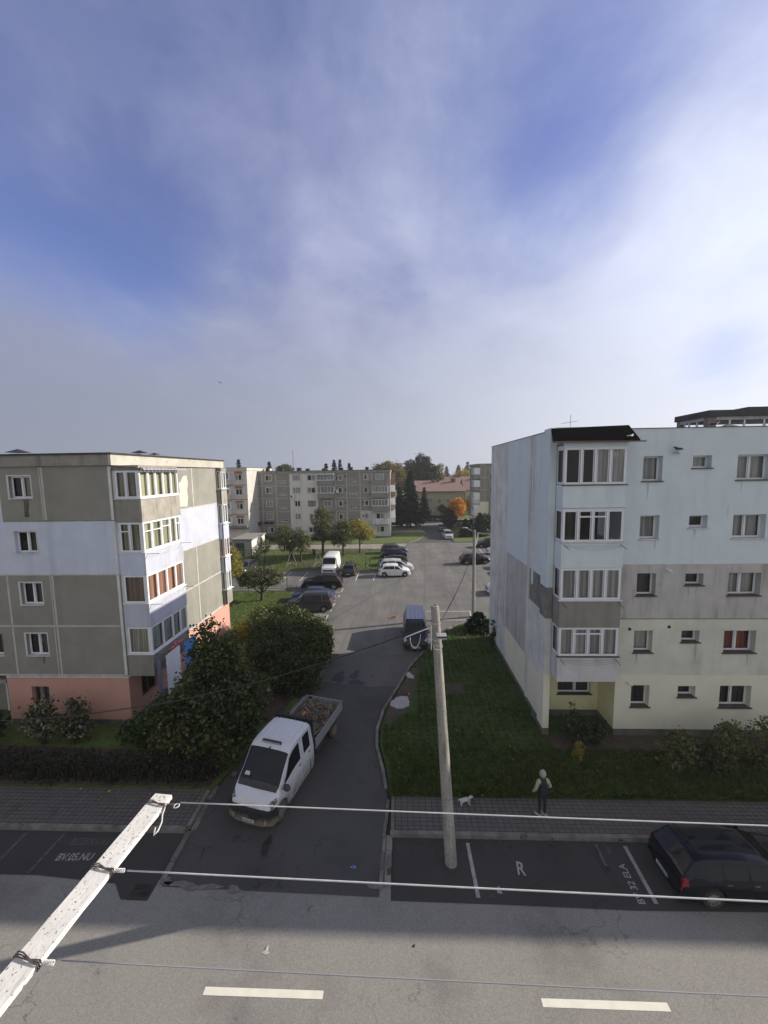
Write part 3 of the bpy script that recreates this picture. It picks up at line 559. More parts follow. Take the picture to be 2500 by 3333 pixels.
# ================================================================ near left block
def left_block():
    X0 = -14.0; YF = 18.4; D = 11.9; XW = -46.0
    root = thing('apartment_block', 'grey panel five storey block with salmon ground floor and lavender band, left of the drive', 'building', (X0, YF, 0))
    F = Face(XW - X0, 0, 1, 0); Lw = X0 - XW; u_ = lambda x: x - XW      # x world -> u
    S = Face(0, 0, 0, 1)
    mb = MB()
    rowz = [(11.98, 13.08), (9.24, 10.34), (6.55, 7.70), (3.84, 5.02)]
    cols = [(-19.22, -18.10), (-26.0, -24.9), (-30.0, -28.6)]
    holes = [(u_(a), u_(b), c, d) for (a, b) in cols for (c, d) in rowz] + [(u_(-21.55), u_(-20.5), c, d) for (c, d) in rowz[2:]] + [(u_(-19.25), u_(-18.30), 1.05, 2.15)]
    zones = [(0, Lw, 2.75, 13.55, P_PANEL), (0, Lw, 8.12, 10.83, P_LBLUE), (0, u_(-19.75), 10.83, 13.55, P_LBLUE)]
    wall(mb, F, 0, Lw, 2.72, 13.55, P_PANEL, [h for h in holes if h[2] > 2.7], zones, depth=0.2)
    wall(mb, F, u_(-20.5), Lw, 0.35, 2.72, P_PINK, [holes[-1]], (), depth=0.25, reveal=None)
    # entrance recess on the left
    mb.box((XW - X0, 1.2, 0.0), (-6.5, 1.3, 2.72), P_PANEL); mb.box((-6.53, 0, 0.0), (-6.5, 1.3, 2.72), P_PINK); mb.box((-9.5, 0.0, 2.3), (-6.6, 1.2, 2.5), CONC)
    # joints (mortar strips 4 mm proud)
    jt = MB()
    def hj(z, a, b, t=0.09, m=P_JOINT): F.box(mb, u_(a), u_(b), z - t / 2, z + t / 2, 0.001, 0.014, m)
    def vj(x, a, b, t=0.10, m=P_JOINT): F.box(mb, u_(x) - t / 2, u_(x) + t / 2, a, b, 0.001, 0.012, m)
    hj(5.42, XW, -14.12); hj(2.80, XW, -14.0, 0.07); hj(8.10, XW, -14.0, 0.06); hj(10.84, -19.7, -14.0, 0.05, P_GDARK)
    for x in (-17.5, -19.87, -23.0): 
        vj(x, 2.84, 5.37); vj(x, 5.47, 8.06)
        if x == -17.5: vj(x, 10.88, 13.5)
    vj(-17.62, 10.88, 13.5, 0.05); vj(-17.66, 2.84, 5.37, 0.05); vj(-17.62, 5.47, 8.06, 0.05)
    vj(-14.09, 2.84, 13.5, 0.13, P_GREYW)
    F.box(mb, u_(-20.5), Lw, 2.66, 2.74, 0.0, 0.05, SILLM)
    # soot runs under a few windows
    def stain(x, z0, z1, w_):
        n = 9; pts = []
        for i in range(n + 1): t = i / n; pts.append((x - w_ * (0.5 - 0.1 * math.sin(5 * t + x)) * (1 - 0.35 * t), z1 - (z1 - z0) * t))
        for i in range(n, -1, -1): t = i / n; pts.append((x + w_ * (0.5 + 0.08 * math.sin(7 * t)) * (1 - 0.3 * t), z1 - (z1 - z0) * t))
        mb.poly([F.p(u_(px), pz, 0.006) for px, pz in pts][::-1], SOOT)
    stain(-18.45, 11.05, 11.93, 0.30); stain(-18.4, 3.4, 3.78, 0.1)
    # side wall
    sh = []
    sz = [(0, D, 2.72, 13.55, P_PANEL), (0, D, 8.13, 10.82, P_LBLUE2)]
    wall(mb, S, 0, D, 2.72, 13.55, P_PANEL, (), sz); wall(mb, S, 0, D, 0.35, 2.72, P_PINK, ((0.95, 2.3, 0.95, 2.35),), (), depth=0.2)
    for z in (5.42,): S.box(mb, 3.4, D, z - .05, z + .05, 0.001, 0.014, P_JOINT)
    for z in (8.1, 10.84): S.box(mb, 3.4, D, z - .03, z + .03, 0.001, 0.012, P_JOINT)
    for (a, b) in ((2.84, 5.37), (5.47, 8.06), (10.88, 13.5)): S.box(mb, 7.32, 7.44, a, b, 0.001, 0.013, P_JOINT)
    S.box(mb, 0, D, 2.66, 2.75, 0, 0.05, SILLM)
    # patch of fresh render
    pp = [(5.7, 11.0), (6.6, 10.95), (6.75, 11.5), (6.7, 12.0), (6.85, 12.5), (6.75, 13.0), (6.3, 12.95), (6.0, 12.6), (5.75, 12.5), (5.85, 12.0), (5.6, 11.6)]
    mb.poly([S.p(a, b, 0.008) for a, b in pp], P_PATCH)
    wall(mb, Face(0, D, -1, 0), 0, Lw, 0, 13.55, P_PANEL); wall(mb, Face(-Lw, D, 0, -1), 0, D, 0, 13.55, P_PANEL)
    mb.build('wall', root)
    pl = MB(); pl.box((-6.5, 0.04, -0.3), (-0.04, D - .1, 0.35), P_PLINTH); pl.build('plinth', root)
    # roof with cornice
    rf = MB(); rf.box((-Lw, -0.12, 13.553), (0.0, D, 14.08), P_CORN); rf.box((0.003, -0.12, 13.553), (0.14, D + .1, 14.08), P_CORNL); rf.box((-Lw - .1, -0.2, 14.083), (0.22, D + .15, 14.16), TAR)
    for (x, y, s_) in ((-9.2, 4.6, 1.0), (-2.4, 5.8, 0.8), (-1.7, 6.2, 0.55)):
        rf.box((x - .25 * s_, y - .25 * s_, 14.16), (x + .25 * s_, y + .25 * s_, 14.16 + .3 * s_), P_CORN)
        z = 14.16 + .38 * s_; q = .45 * s_
        rf.mesh([(x - q, y - q, z), (x + q, y - q, z), (x + q, y + q, z), (x - q, y + q, z), (x, y, z + .22 * s_)], [(0, 1, 4), (1, 2, 4), (2, 3, 4), (3, 0, 4), (3, 2, 1, 0)], BLACKM)
    rf.build('roof', root)
    # windows
    cs = [CUR[2], CUR[5], CUR[5], CUR[5]]
    for (a, b) in cols:
        for i, (c, d) in enumerate(rowz):
            window(root, F, u_(a), u_(b), c + .02, d, splits=(0.5,), d=-0.15, cur=cs[i], curcover=(0.5, 1), sill=SILLM)
            sf = MB()   # white painted surround
            for q in ((u_(a) - .09, u_(a), c - .06, d + .06), (u_(b), u_(b) + .05, c - .06, d + .06), (u_(a), u_(b), d, d + .06)): F.box(sf, *q, 0.001, 0.02, P_WHITEST)
            sf.build('window_surround', root)
    for (c, d) in rowz[2:]: window(root, F, u_(-21.55), u_(-20.5), c + .02, d, splits=(0.5,), d=-0.15, cur=CUR[5], sill=SILLM)
    window(root, F, u_(-19.25), u_(-18.30), 1.07, 2.15, splits=(0.5,), d=-0.2, frame=DKFRAME, cur=CUR[1], sill=SILLM)
    window(root, S, 0.95, 2.3, 0.95, 2.35, splits=(0.5,), d=-0.18, frame=DKFRAME, cur=None)
    dr = MB(); dr.box((-7.9, 1.12, 0), (-6.75, 1.19, 2.25), WHITE)
    dr.box((-7.78, 1.10, 0.1), (-7.42, 1.13, 2.1), DARKIN); dr.box((-7.25, 1.10, 0.1), (-6.87, 1.13, 2.1), DARKIN); dr.build('entrance_door', root)
    # corner bay: balconies glazed, projecting over the drive side
    bx = 1.35; y0, y1 = 0.06, 3.45
    FBf = Face(0.1, y0, 1, 0); FBr = Face(bx, y0, 0, 1); Lr = y1 - y0; Wf = bx - 0.1
    lev = [(10.72, 11.92, 13.27, P_DIRTYC, P_PANELG, CUR[2], 'a'), (8.04, 9.22, 10.70, P_LBLUE2, P_LBLUE, CUR[2], 'b'), (5.34, 6.60, 8.02, P_LBLUE2, P_LBLUE2, CUR[3], 'c'), (2.72, 3.92, 5.32, P_PANELG, P_PANELG, CUR[8], 'd')]
    for i, (z0, zs, z1, mr, mf, cu, kd) in enumerate(lev):
        b = MB()
        FBr.box(b, 0, Lr, z0, zs - .03, -0.1, 0, mr); FBf.box(b, -0.1, Wf - 0.1, z0, zs - .03, -0.1, 0, mf)
        Face(0, y1, 1, 0).box(b, 0.0, bx - .1, z0, zs - .03, 0, 0.1, mr)
        b.box((0.0, y0 + .1, z0), (bx - .1, y1 - .1, z0 + .12), mf)
        b.box((-.02, y0 + .03, z1), (bx - .03, y1 - .03, lev[i - 1][0] - .004 if i else 13.54), mf)
        b.box((0.02, y0 - .05, zs - .05), (bx + .06, y1 + .05, zs - .012), WHITE)
        b.build('balcony', root)
        window(root, FBr, 0.05, Lr - .05, zs, z1, splits={'a': (0.2, 0.38, 0.58, 0.8), 'b': (0.2, 0.45, 0.68, 0.85), 'c': (0.25, 0.5, 0.75), 'd': (0.3, 0.57, 0.8)}[kd], d=-0.02, cur=cu, t=0.06, name='bay_glazing',
               hbars={'a': (), 'b': ((0, 0.2, 0.68), (0.2, 0.45, 0.68), (0.45, 0.68, 0.72), (0.85, 1, 0.72)), 'c': (), 'd': ()}[kd])
        window(root, FBf, 0.02, Wf - .12, zs, z1, splits=(0.48,) if i < 2 else (), d=-0.02, cur=[CUR[2], CUR[2], CUR[4], CUR[6]][i], t=0.06, name='side_glazing', hbars=((0, 0.48, 0.7),) if i == 1 else ())
        co = MB(); co.box((bx - .1, y0 + .005, zs - .01), (bx - .004, y0 + .1, z1), WHITE); co.build('corner_post', root); co = MB(); co.box((0.0, y0 + .02, zs - .01), (0.11, y0 + .1, z1), P_GREYW); co.build('corner_post', root)
        rk = MB()
        for u in (0.15, Lr - .2): rk.tube([FBr.p(u, zs - .12, 0), FBr.p(u, zs - .10, 0.62)], 0.014, BLACKM, 5)
        if i < 3 and i > 0:
            for q in range(4): rk.tube([FBr.p(0.15 + (Lr - .35) * j / 8, zs - .1 - .03 * math.sin(math.pi * j / 8), 0.15 + .14 * q) for j in range(9)], 0.004, WHITE, 4)
        if i: rk.build('drying_rack', root)
    aw = MB()
    n = 26
    for j in range(n):
        a, b_ = y0 - .15 + (Lr + .5) * j / n, y0 - .15 + (Lr + .5) * (j + 1) / n; zz = 0.0 if j % 2 else 0.05
        aw.poly([(0.0, a, 13.5 + zz), (0.0, b_, 13.5 + zz), (bx + .35, b_, 13.36 + zz), (bx + .35, a, 13.36 + zz)][::-1], SHEETM)
        aw.poly([(bx + .35, a, 13.30), (bx + .35, b_, 13.30), (bx + .35, b_, 13.36 + zz), (bx + .35, a, 13.36 + zz)], SHEETM)
    aw.build('bay_canopy', root)
    # second stack of balconies at the far end of the side wall
    FB2 = Face(0.36, 10.9, 0, 1); F2f = Face(0.0, 10.9, 1, 0)
    for i, (z0, zs, z1, mr, mf, cu, kd) in enumerate(lev):
        if i == 3: mr = mf = P_PANEL
        b = MB(); FB2.box(b, 0, 0.95, z0, zs - .03, -.1, 0, mr if i else P_DIRTYC); F2f.box(b, 0, .32, z0, zs - .03, -.1, 0, mf)
        b.box((0, 10.85, zs - .05), (.5, 11.9, zs - .012), WHITE); b.build('balcony', root); b = MB(); b.box((0, 10.93, z1), (.4, 11.85, lev[i - 1][0] - .004 if i else 13.54), mf); b.build('balcony_head', root)
        window(root, FB2, 0.03, .92, zs, z1, splits=(0.5,), d=-.02, cur=cu, name='bay_glazing'); window(root, F2f, 0.02, 0.38, zs, z1, splits=(), d=-.02, cur=CUR[8], name='side_glazing')
    return root
left_block()

# ================================================================ ground
sheet('terrain', [(-900, -200), (900, -200), (900, 1500), (-900, 1500)], -0.06, FIELD)
sheet('main_road', [(-150, -40), (150, -40), (150, 12.6), (-150, 12.6)], -0.012, A_road)
drive_r = [(-0.72, 10.55), (-0.55, 14.1), (-0.8, 15.7), (-1.12, 17.0), (-1.14, 18.3), (-0.85, 20.0), (-0.42, 21.2), (0.72, 24.6), (1.64, 26.5), (2.26, 27.5), (3.4, 29.9), (4.5, 31.4), (5.7, 32.3), (8.2, 33.2)]
drive_l = [(-7.65, 10.7), (-7.7, 14.3), (-7.2, 16.5), (-6.0, 19.5), (-5.15, 22.8), (-4.8, 26.4), (-5.0, 28.0), (-5.6, 31.3)]
# asphalt: one driveway sheet of newer, darker asphalt up to the joint, old paving beyond
sheet('driveway', drive_l[:5] + [(-4.4, 22.75), (-3.6, 22.5), (-2.7, 22.6), (-1.9, 22.2), (-1.0, 22.35), (-0.05, 22.2)] + drive_r[:7][::-1], 0.0, A_dark)
sheet('driveway', [(-5.15, 22.8), (-5.15, 22.5), (-0.2, 22.0), (0.0, 22.2), (0.72, 24.6), (1.64, 26.5), (-4.8, 26.4)], -0.004, A_lane)
lotp = [(-4.8, 26.4), (1.64, 26.5), (2.26, 27.5), (3.4, 29.9), (4.5, 31.4), (5.7, 32.3), (8.2, 33.2), (60, 33.2), (60, 70.2), (10.2, 70.2), (2.0, 70.0), (-60, 70.0), (-60, 64.2), (-2.7, 64.2), (-2.6, 49.9), (-60, 49.9), (-60, 41.4), (-11.3, 41.4), (-11.2, 31.8), (-5.6, 31.6), (-5.0, 28.0)]
sheet('parking_lot', lotp, -0.004, A_lot)
sheet('footpath', [(-60, 64.6), (-2.9, 64.6), (1.0, 66.5), (1.5, 69.6), (-60, 68.6)], 0.0, PATH)
sheet('side_street', [(2.0, 70.2), (10.2, 70.2), (10.8, 80), (12.0, 92), (6.2, 92), (5.4, 86), (6.1, 81.5), (5.3, 77.5), (3.6, 72.5)], 0.0, A_dark)
sheet('far_street', [(-120, 92.0), (120, 92.0), (120, 99.5), (-120, 99.5)], 0.002, PATH)
sheet('parking_strip', [(-0.35, 10.46), (3, 10.43), (7, 10.36), (12, 10.42), (20, 10.45), (60, 10.45), (60, 12.5), (-0.35, 12.5)], 0.0, A_park)
sheet('parking_strip', [(-60, 10.9), (-12, 10.95), (-9.2, 10.75), (-8.7, 10.3), (-7.85, 10.28), (-7.85, 12.5), (-60, 12.5)], 0.0, A_park)
# lawns (raised a little) with soil edges
def lawn(name, pts, z=0.07, m=GRASS):
    mb = MB(); mb.prism(pts, -0.05, z, m); return mb.build(name, kind='structure')
lawn_r = [(-0.42, 14.12), (60, 14.12), (60, 33.0), (8.2, 33.0), (5.75, 32.15), (4.6, 31.2), (3.5, 29.7), (2.4, 27.4), (1.78, 26.4), (0.86, 24.5), (-0.28, 21.1), (-0.70, 20.0), (-1.0, 18.3), (-0.98, 17.1), (-0.66, 15.8)]
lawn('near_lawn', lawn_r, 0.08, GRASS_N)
lawn('left_lawn', [(-7.8, 14.35), (-7.3, 16.5), (-6.1, 19.5), (-5.3, 22.8), (-4.95, 26.4), (-5.15, 28.0), (-5.7, 31.5), (-11.3, 31.9), (-11.4, 41.2), (-60, 41.2), (-60, 14.35)], 0.07)
lawn('island_lawn', [(-2.75, 50.1), (-60, 50.1), (-60, 64.4), (-2.8, 64.4)], 0.07)
lawn('block_lawn', [(-60, 69.0), (-4, 69.6), (1.9, 70.3), (3.5, 72.7), (5.2, 77.7), (5.9, 80.5), (5.2, 82.5), (-60, 82.5)], 0.07)
lawn('block_lawn', [(-60, 83.8), (-2, 84.4), (5.3, 85.5), (6.0, 91.8), (-60, 91.8)], 0.07)
lawn('right_lawn', [(10.4, 70.5), (60, 70.5), (60, 91.8), (12.2, 91.8), (11, 80)], 0.07)
lawn('far_lawn', [(-120, 100.0), (120, 100.0), (120, 330), (-120, 330)], 0.05)
sheet('footpath', [(-60, 82.5), (5.2, 82.5), (6.0, 81), (5.4, 85.5), (-60, 83.8)], 0.02, PATH)
sheet('far_pavement', [(-120, 103.3), (120, 103.3), (120, 105.3), (-120, 105.3)], 0.06, PATH)
def soil(pts, z=0.086, m=SOIL): sheet('bare_soil_patch', pts, z, m)
def blob(cx, cy, rx, ry, n=18, j=0.18, rot=0):
    o = []; n = max(n, 30); p1, p2, p3 = R.uniform(0, 6), R.uniform(0, 6), R.uniform(0, 6)
    for i in range(n):
        a = 2 * math.pi * i / n; k = 1 + j * (.55 * math.sin(2 * a + p1) + .45 * math.sin(3 * a + p2) + .35 * math.sin(5 * a + p3) + .3 * math.sin(9 * a + p1)) + R.uniform(-j, j) * .15; x, y = rx * k * math.cos(a), ry * k * math.sin(a)
        o.append((cx + x * math.cos(rot) - y * math.sin(rot), cy + x * math.sin(rot) + y * math.cos(rot)))
    return o
soil([(-0.5, 18.2), (-0.2, 19.2), (0.3, 19.6), (0.65, 20.6), (0.8, 22.0), (1.3, 23.4), (1.5, 24.6), (1.0, 24.6), (0.6, 23.6), (-0.25, 21.0), (-0.62, 20.0), (-0.85, 18.9)])
sheet('concrete_spill', blob(0.02, 20.5, 0.52, 0.62, 22, 0.16), 0.094, mat('dried_cement_spill', (0.42, 0.41, 0.40), (0.30, 0.295, 0.29), 4.0, 0.7, mottle=((0.5, 0.49, 0.48), 12, 0.4)))
sheet('concrete_spill', blob(0.62, 23.4, 0.22, 0.42, 14, 0.25, 0.2), 0.094, MATS['dried_cement_spill'])
soil(blob(3.15, 21.9, 0.75, 0.75, 16, 0.15)); soil([(7.2, 16.75), (45, 16.9), (45, 17.8), (7.2, 17.9)], 0.087)
soil(blob(-8.5, 21.5, 2.5, 3.5, 20, 0.1), 0.076); soil(blob(-12.8, 53.4, 3.6, 1.7, 20, 0.2), 0.076); soil(blob(-10, 61.5, 5, 1.8, 20, 0.2), 0.076); soil([(-30, 14.5), (-7.95, 14.5), (-7.95, 16.4), (-30, 17.2)], 0.082)
soil([(-1, 84.6), (4.5, 85.3), (5.2, 88.5), (-1, 90.5)], 0.074, mat('dry_grass_patch', (0.20, 0.17, 0.08), (0.12, 0.11, 0.05), 1.0, 0.95))
# pavements
def slab(name, pts, z0, z1, m): mb = MB(); mb.prism(pts, z0, z1, m); return mb.build(name, kind='structure')
slab('pavement', [(-0.26, 12.68), (60, 12.68), (60, 14.12), (-0.26, 14.12)], -0.05, 0.115, TILE)
slab('pavement', [(-60, 12.68), (-7.98, 12.68), (-7.98, 14.33), (-60, 14.33)], -0.05, 0.115, TILE)
# kerbs: a run of stones each its own piece of one kerb mesh
def kerb(pts, w_=0.13, h=0.12, L_=0.98, gap=0.012, wob=0.008, name='kerb'):
    mb = MB(); P = [Vector((p[0], p[1])) for p in pts]
    for i in range(len(P) - 1):
        d = P[i + 1] - P[i]; l = d.length; d.normalize(); nn = Vector((-d.y, d.x)); k = max(1, round(l / L_)); s_ = l / k
        for j in range(k):
            a = P[i] + d * (s_ * j + gap / 2); b = P[i] + d * (s_ * (j + 1) - gap / 2); o = nn * R.uniform(-wob, wob); hh = h + R.uniform(-wob, wob)
            q = [a - nn * w_ / 2 + o, b - nn * w_ / 2 + o, b + nn * w_ / 2 + o, a + nn * w_ / 2 + o]
            mb.prism([(v.x, v.y) for v in q], -0.04, hh, KERB)
    return mb.build(name, kind='structure')
kerb([(-0.42, 12.6), (60, 12.6)], 0.14, 0.13); kerb([(-0.33, 12.66), (-0.33, 14.12)], 0.12, 0.125); kerb([(-0.45, 10.9), (-0.45, 12.5)], 0.2, 0.07, 0.5, 0.02, 0.02); kerb([(-0.7, 10.8), (-0.62, 12.5), (-0.52, 14.1)], 0.12, 0.02, 0.6, 0.03, 0.02)
kerb([(-60, 12.6), (-7.85, 12.6)], 0.14, 0.13); kerb([(-7.9, 12.68), (-7.9, 14.3)], 0.14, 0.125); kerb([(-7.72, 10.9), (-7.78, 12.5)], 0.16, 0.08, 0.5, 0.03, 0.03); kerb([(-7.68, 12.6), (-7.72, 14.6)], 0.2, 0.03, 0.4, 0.03, 0.03)
kerb([(p[0] - 0.02, p[1]) for p in [(-0.6, 14.6), (-0.8, 15.7), (-1.12, 17.0), (-1.14, 18.3), (-0.85, 20.0), (-0.42, 21.2), (0.72, 24.6), (1.64, 26.5), (2.26, 27.5), (3.4, 29.9), (4.5, 31.35), (5.7, 32.25), (8.2, 33.15), (30, 33.2)]], 0.13, 0.12, 0.5, 0.015, 0.012)
kerb([(-6.05, 19.5), (-5.2, 22.8), (-4.87, 26.4), (-5.07, 28.0), (-5.65, 31.6), (-11.25, 31.85), (-11.3, 41.3), (-60, 41.3)], 0.12, 0.10)
kerb([(-60, 50.0), (-2.68, 50.0), (-2.75, 64.4), (-60, 64.5)], 0.12, 0.12); kerb([(-60, 68.8), (-4, 69.4), (1.9, 70.1), (3.6, 72.5), (5.3, 77.5), (6.1, 80.6)], 0.12, 0.1)
kerb([(10.3, 91.8), (10.3, 80), (10.3, 70.4), (60, 70.4)], 0.14, 0.12); kerb([(-120, 99.8), (120, 99.8)], 0.14, 0.12)
# broken concrete lip where the driveway meets the road
for (cx, cy, a, b) in ((-7.1, 10.78, 0.45, 0.10), (-6.1, 10.72, 0.35, 0.09), (-5.3, 10.66, 0.22, 0.10), (-6.7, 10.7, 0.3, 0.1), (-7.6, 10.85, 0.2, 0.12), (-0.8, 10.85, 0.25, 0.1)):
    sheet('broken_concrete_edge', blob(cx, cy, a, b, 12, 0.3), 0.008 + .0031 * (int(abs(cx) * 10) % 5), mat('broken_concrete', (0.22, 0.20, 0.185), (0.14, 0.13, 0.12), 5.0, 0.9))
# oil and tar stains (flat, worn into the asphalt)
OIL = mat('oil_stain', (0.020, 0.020, 0.022), (0.035, 0.035, 0.036), 6.0, 0.6)
for (cx, cy, a, b, k) in ((-4.75, 12.1, 0.16, 0.34, .3), (3.78, 12.2, .10, .07, .3), (5.15, 11.7, .07, .05, .3), (6.6, 12.1, .13, .10, .35), (6.55, 11.75, .06, .18, .4), (6.68, 11.55, .14, .1, .4), (6.75, 11.05, .15, .1, .35), (8.6, 10.75, .32, .17, .25), (3.95, 10.75, .09, .07, .4), (0.3, 9.35, .04, .04, .3), (-1.6, 19.05, .16, .06, .3), (-1.42, 18.6, .1, .05, .3), (-1.45, 18.3, .08, .04, .3), (-2.9, 23.6, .25, .6, .4), (-2.7, 22.7, .5, .3, .4), (-3.9, 23.3, .3, .8, .4)):
    sheet('oil_stain', blob(cx, cy, a, b, 16, k), 0.006 if cy > 10.4 else -0.006, OIL)
# painted markings
def mark(pts, m=PAINT, z=0.005): sheet('road_marking', pts, z, m)
def line(x0, y0, x1, y1, w_=0.12, m=PAINT, z=0.006):
    d = Vector((x1 - x0, y1 - y0)).normalized(); n_ = Vector((-d.y, d.x)) * w_ / 2
    mark([(x0 + n_.x, y0 + n_.y), (x1 + n_.x, y1 + n_.y), (x1 - n_.x, y1 - n_.y), (x0 - n_.x, y0 - n_.y)], m, z)
for k in range(-3, 4): line(-5.05 + 8.45 * k, 8.29, -2.01 + 8.45 * k, 8.29, 0.16, mat('bright_road_paint', (0.80, 0.79, 0.68), (0.72, 0.71, 0.62), 3, 0.7), -0.006)
line(2.31, 12.35, 2.33, 10.6, 0.12, PAINT_W); line(7.72, 12.35, 7.62, 10.55, 0.12, PAINT_W); line(6.75, 12.4, 6.72, 11.6, 0.1, PAINT_F)
line(-13.8, 12.4, -13.75, 11.0, 0.11, PAINT_F); line(-12.35, 12.4, -12.36, 11.0, 0.10, PAINT_F); line(-16.3, 12.4, -16.3, 11.0, 0.11, PAINT_F)
mark([(2.66, 10.64), (2.84, 10.62), (2.86, 10.67), (2.74, 10.70)], PAINT_F); mark([(2.95, 10.75), (3.1, 10.72), (3.05, 10.95), (2.95, 10.9)], PAINT_W)
def lettering(txt, x, y, size, rz, m, sx=1.0, z=0.008, name='painted_lettering'):
    cu = bpy.data.curves.new(name, 'FONT'); cu.body = txt; cu.size = size; cu.fill_mode = 'BOTH'; cu.offset = 0.004 * size / 0.3
    o = bpy.data.objects.new(name, cu); col.objects.link(o)
    me = bpy.data.meshes.new_from_object(o, depsgraph=bpy.context.evaluated_depsgraph_get()); bpy.data.objects.remove(o); me.materials.clear(); me.materials.append(m)
    o = bpy.data.objects.new(name, me); col.objects.link(o); o.location = (x, y, z); o.rotation_euler = (0, 0, rz); o.scale = (sx, 1, 1); o['kind'] = 'structure'; return o
lettering('R', 3.72, 11.32, 0.62, rad(-8), PAINT_W, 0.75)
lettering('BV 32 ELA', 7.30, 10.52, 0.30, rad(88), PAINT_W, 0.92)
lettering('F', 7.02, 12.05, 0.36, rad(-3), PAINT_F)
lettering('BV.05.NU', -11.85, 11.42, 0.36, rad(2), PAINT_W, 0.85)
lettering('REZERVAT', -11.85, 11.98, 0.36, rad(1), PAINT_F, 0.85)
# lot lines
Lx = -6.3
for (y0, y1) in ((42.3, 40.9), (39.95, 39.15), (38.18, 38.12), (37.4, 36.5), (35.9, 34.95), (34.13, 33.1), (32.43, 31.95)): line(Lx - (42 - y0) * 0.03, y0, Lx - (42 - y1) * 0.03, y1, 0.11, PAINT)
for y in (40.85, 38.16, 36.0, 34.1): line(-10.9, y, Lx - 0.15, y, 0.10, PAINT)
for x in (-14.25, -12.05, -9.9, -7.55, -5.22): line(x, 49.7, x - 0.02, 45.3, 0.11, PAINT)
line(-3.0, 48.3, -3.1, 45.4, 0.10, PAINT)
for y in (35.02, 32.87): line(2.6 if y > 34 else 3.4, y, 6.7 if y > 34 else 6.15, y, 0.10, PAINT)
line(6.6, 35.0, 6.4, 33.3, 0.10, PAINT)
for y in (43.8, 46.0, 48.3, 50.6, 53.0, 55.4, 57.9, 60.4, 63.0): line(8.3 + R.uniform(-.3, .5), y, 12.8, y, 0.09, mat('worn_lot_paint', (0.34, 0.335, 0.32), (0.2, 0.2, 0.19), 2.0, 0.9, speck=((0.15, 0.148, 0.14), 6, 0.52)))
line(12.9, 52, 13.6, 64.5, 0.11, PAINT)
for i in range(26):
    x, y = R.uniform(7.9, 9.6), R.choice([44.5, 46.6, 49.2, 51.4, 53.8, 58.5, 61.6]) + R.uniform(-.5, .5)
    line(x, y, x + R.uniform(.3, .9), y + R.uniform(-.1, .1), R.uniform(.06, .14), MATS['worn_lot_paint'], 0.007)
for y in (56, 58.6, 60.6, 62.0, 63.2): line(2.0, y, 3.0, y, 0.09, MATS['worn_lot_paint'])
# dark tyre worn seams and a patch of shade-dark tar near the island
# manholes and drain
def manhole(x, y, r_, lab, z=0.0, m=None):
    mb = MB(); mm = m or mat('cast_iron', (0.10, 0.085, 0.07), (0.05, 0.045, 0.04), 8, 0.7, metal=0.3)
    mb.lathe([(0, 0.012), (r_ * .72, 0.012), (r_ * .76, 0.004), (r_ * .8, 0.018), (r_, 0.018), (r_ * 1.02, -0.02)], mm, (0, 0, 0), 'z', 28)
    for k in range(-3, 4): mb.box((-r_ * .5, k * r_ * .18 - .01, 0.011), (r_ * .5, k * r_ * .18 + .01, 0.019), mm)
    o = mb.build('manhole_cover', None, (x, y, z)); tag(o, lab, 'manhole cover')
def open_hole(x, y):
    mb = MB(); mb.lathe([(0.30, 0.0), (0.31, 0.02), (0.42, 0.02), (0.45, -0.01)], mat('rusty_iron_rim', (0.33, 0.17, 0.09), (0.16, 0.09, 0.05), 6, 0.8), (0, 0, 0), 'z', 28)
    mb.lathe([(0, 0.004), (0.31, 0.004)], mat('manhole_lid_iron', (0.075, 0.07, 0.065), (0.05, 0.045, 0.04), 5, .8), (0, 0, 0), 'z', 28)
    o = mb.build('manhole_cover', None, (x, y, 0)); tag(o, 'round manhole with a rusty raised rim in the open paving of the lot', 'manhole cover')
open_hole(-0.57, 33.45); manhole(3.15, 21.9, 0.33, 'dark iron manhole cover in bare soil on the shaded lawn', 0.09)
mb = MB(); gx, gy = -8.2, 10.55; IR = mat('drain_iron', (0.06, 0.05, 0.042), (0.03, 0.027, 0.025), 7, .75)
mb.box((-.3, -.22, 0), (.3, -.18, .02), IR); mb.box((-.3, .18, 0), (.3, .22, .02), IR); mb.box((-.3, -.18, 0), (-.26, .18, .02), IR); mb.box((.26, -.18, 0), (.3, .18, .02), IR)
for k in range(9): mb.box((-.235 + k * .056, -.18, 0), (-.21 + k * .056, .18, .016), IR)
mb.box((-.26, -.012, .0), (.26, .012, .018), IR); mb.box((-.26, -.18, 0), (.26, .18, .004), DARKIN)
o = mb.build('drain_grate', None, (gx, gy, 0.002)); tag(o, 'rusty iron drain grate at the left kerb of the road', 'drain grate')
# litter
mb = MB(); mb.lathe([(0, .03), (.05, .03), (.055, 0)], plain('blue_plastic', (0.05, 0.12, 0.5), .4), (0, 0, 0), 'z', 12); mb.mesh([(-.1, 0, .004), (.02, .05, .03), (.1, -.02, .01), (.0, -.07, .02)], [(0, 1, 2, 3)], plain('blue_white_wrapper', (.5, .55, .75), .4))
tag(mb.build('crushed_wrapper', None, (-1.62, 11.43, 0.004)), 'small blue and white wrapper lying on the driveway', 'litter')
mb = MB(); mb.mesh([(-.12, 0, .0), (0, .05, .04), (.13, .0, .01), (.02, -.04, .0)], [(0, 1, 2, 3)], plain('pale_paper', (.6, .58, .5), .8)); mb.mesh([(-.02, 0, .02), (.03, .16, .03), (.06, 0.02, .01)], [(0, 1, 2)], MATS['pale_paper'])
tag(mb.build('paper_scrap', None, (-3.75, 9.1, -0.006)), 'torn pale paper scrap on the sunlit road', 'litter')

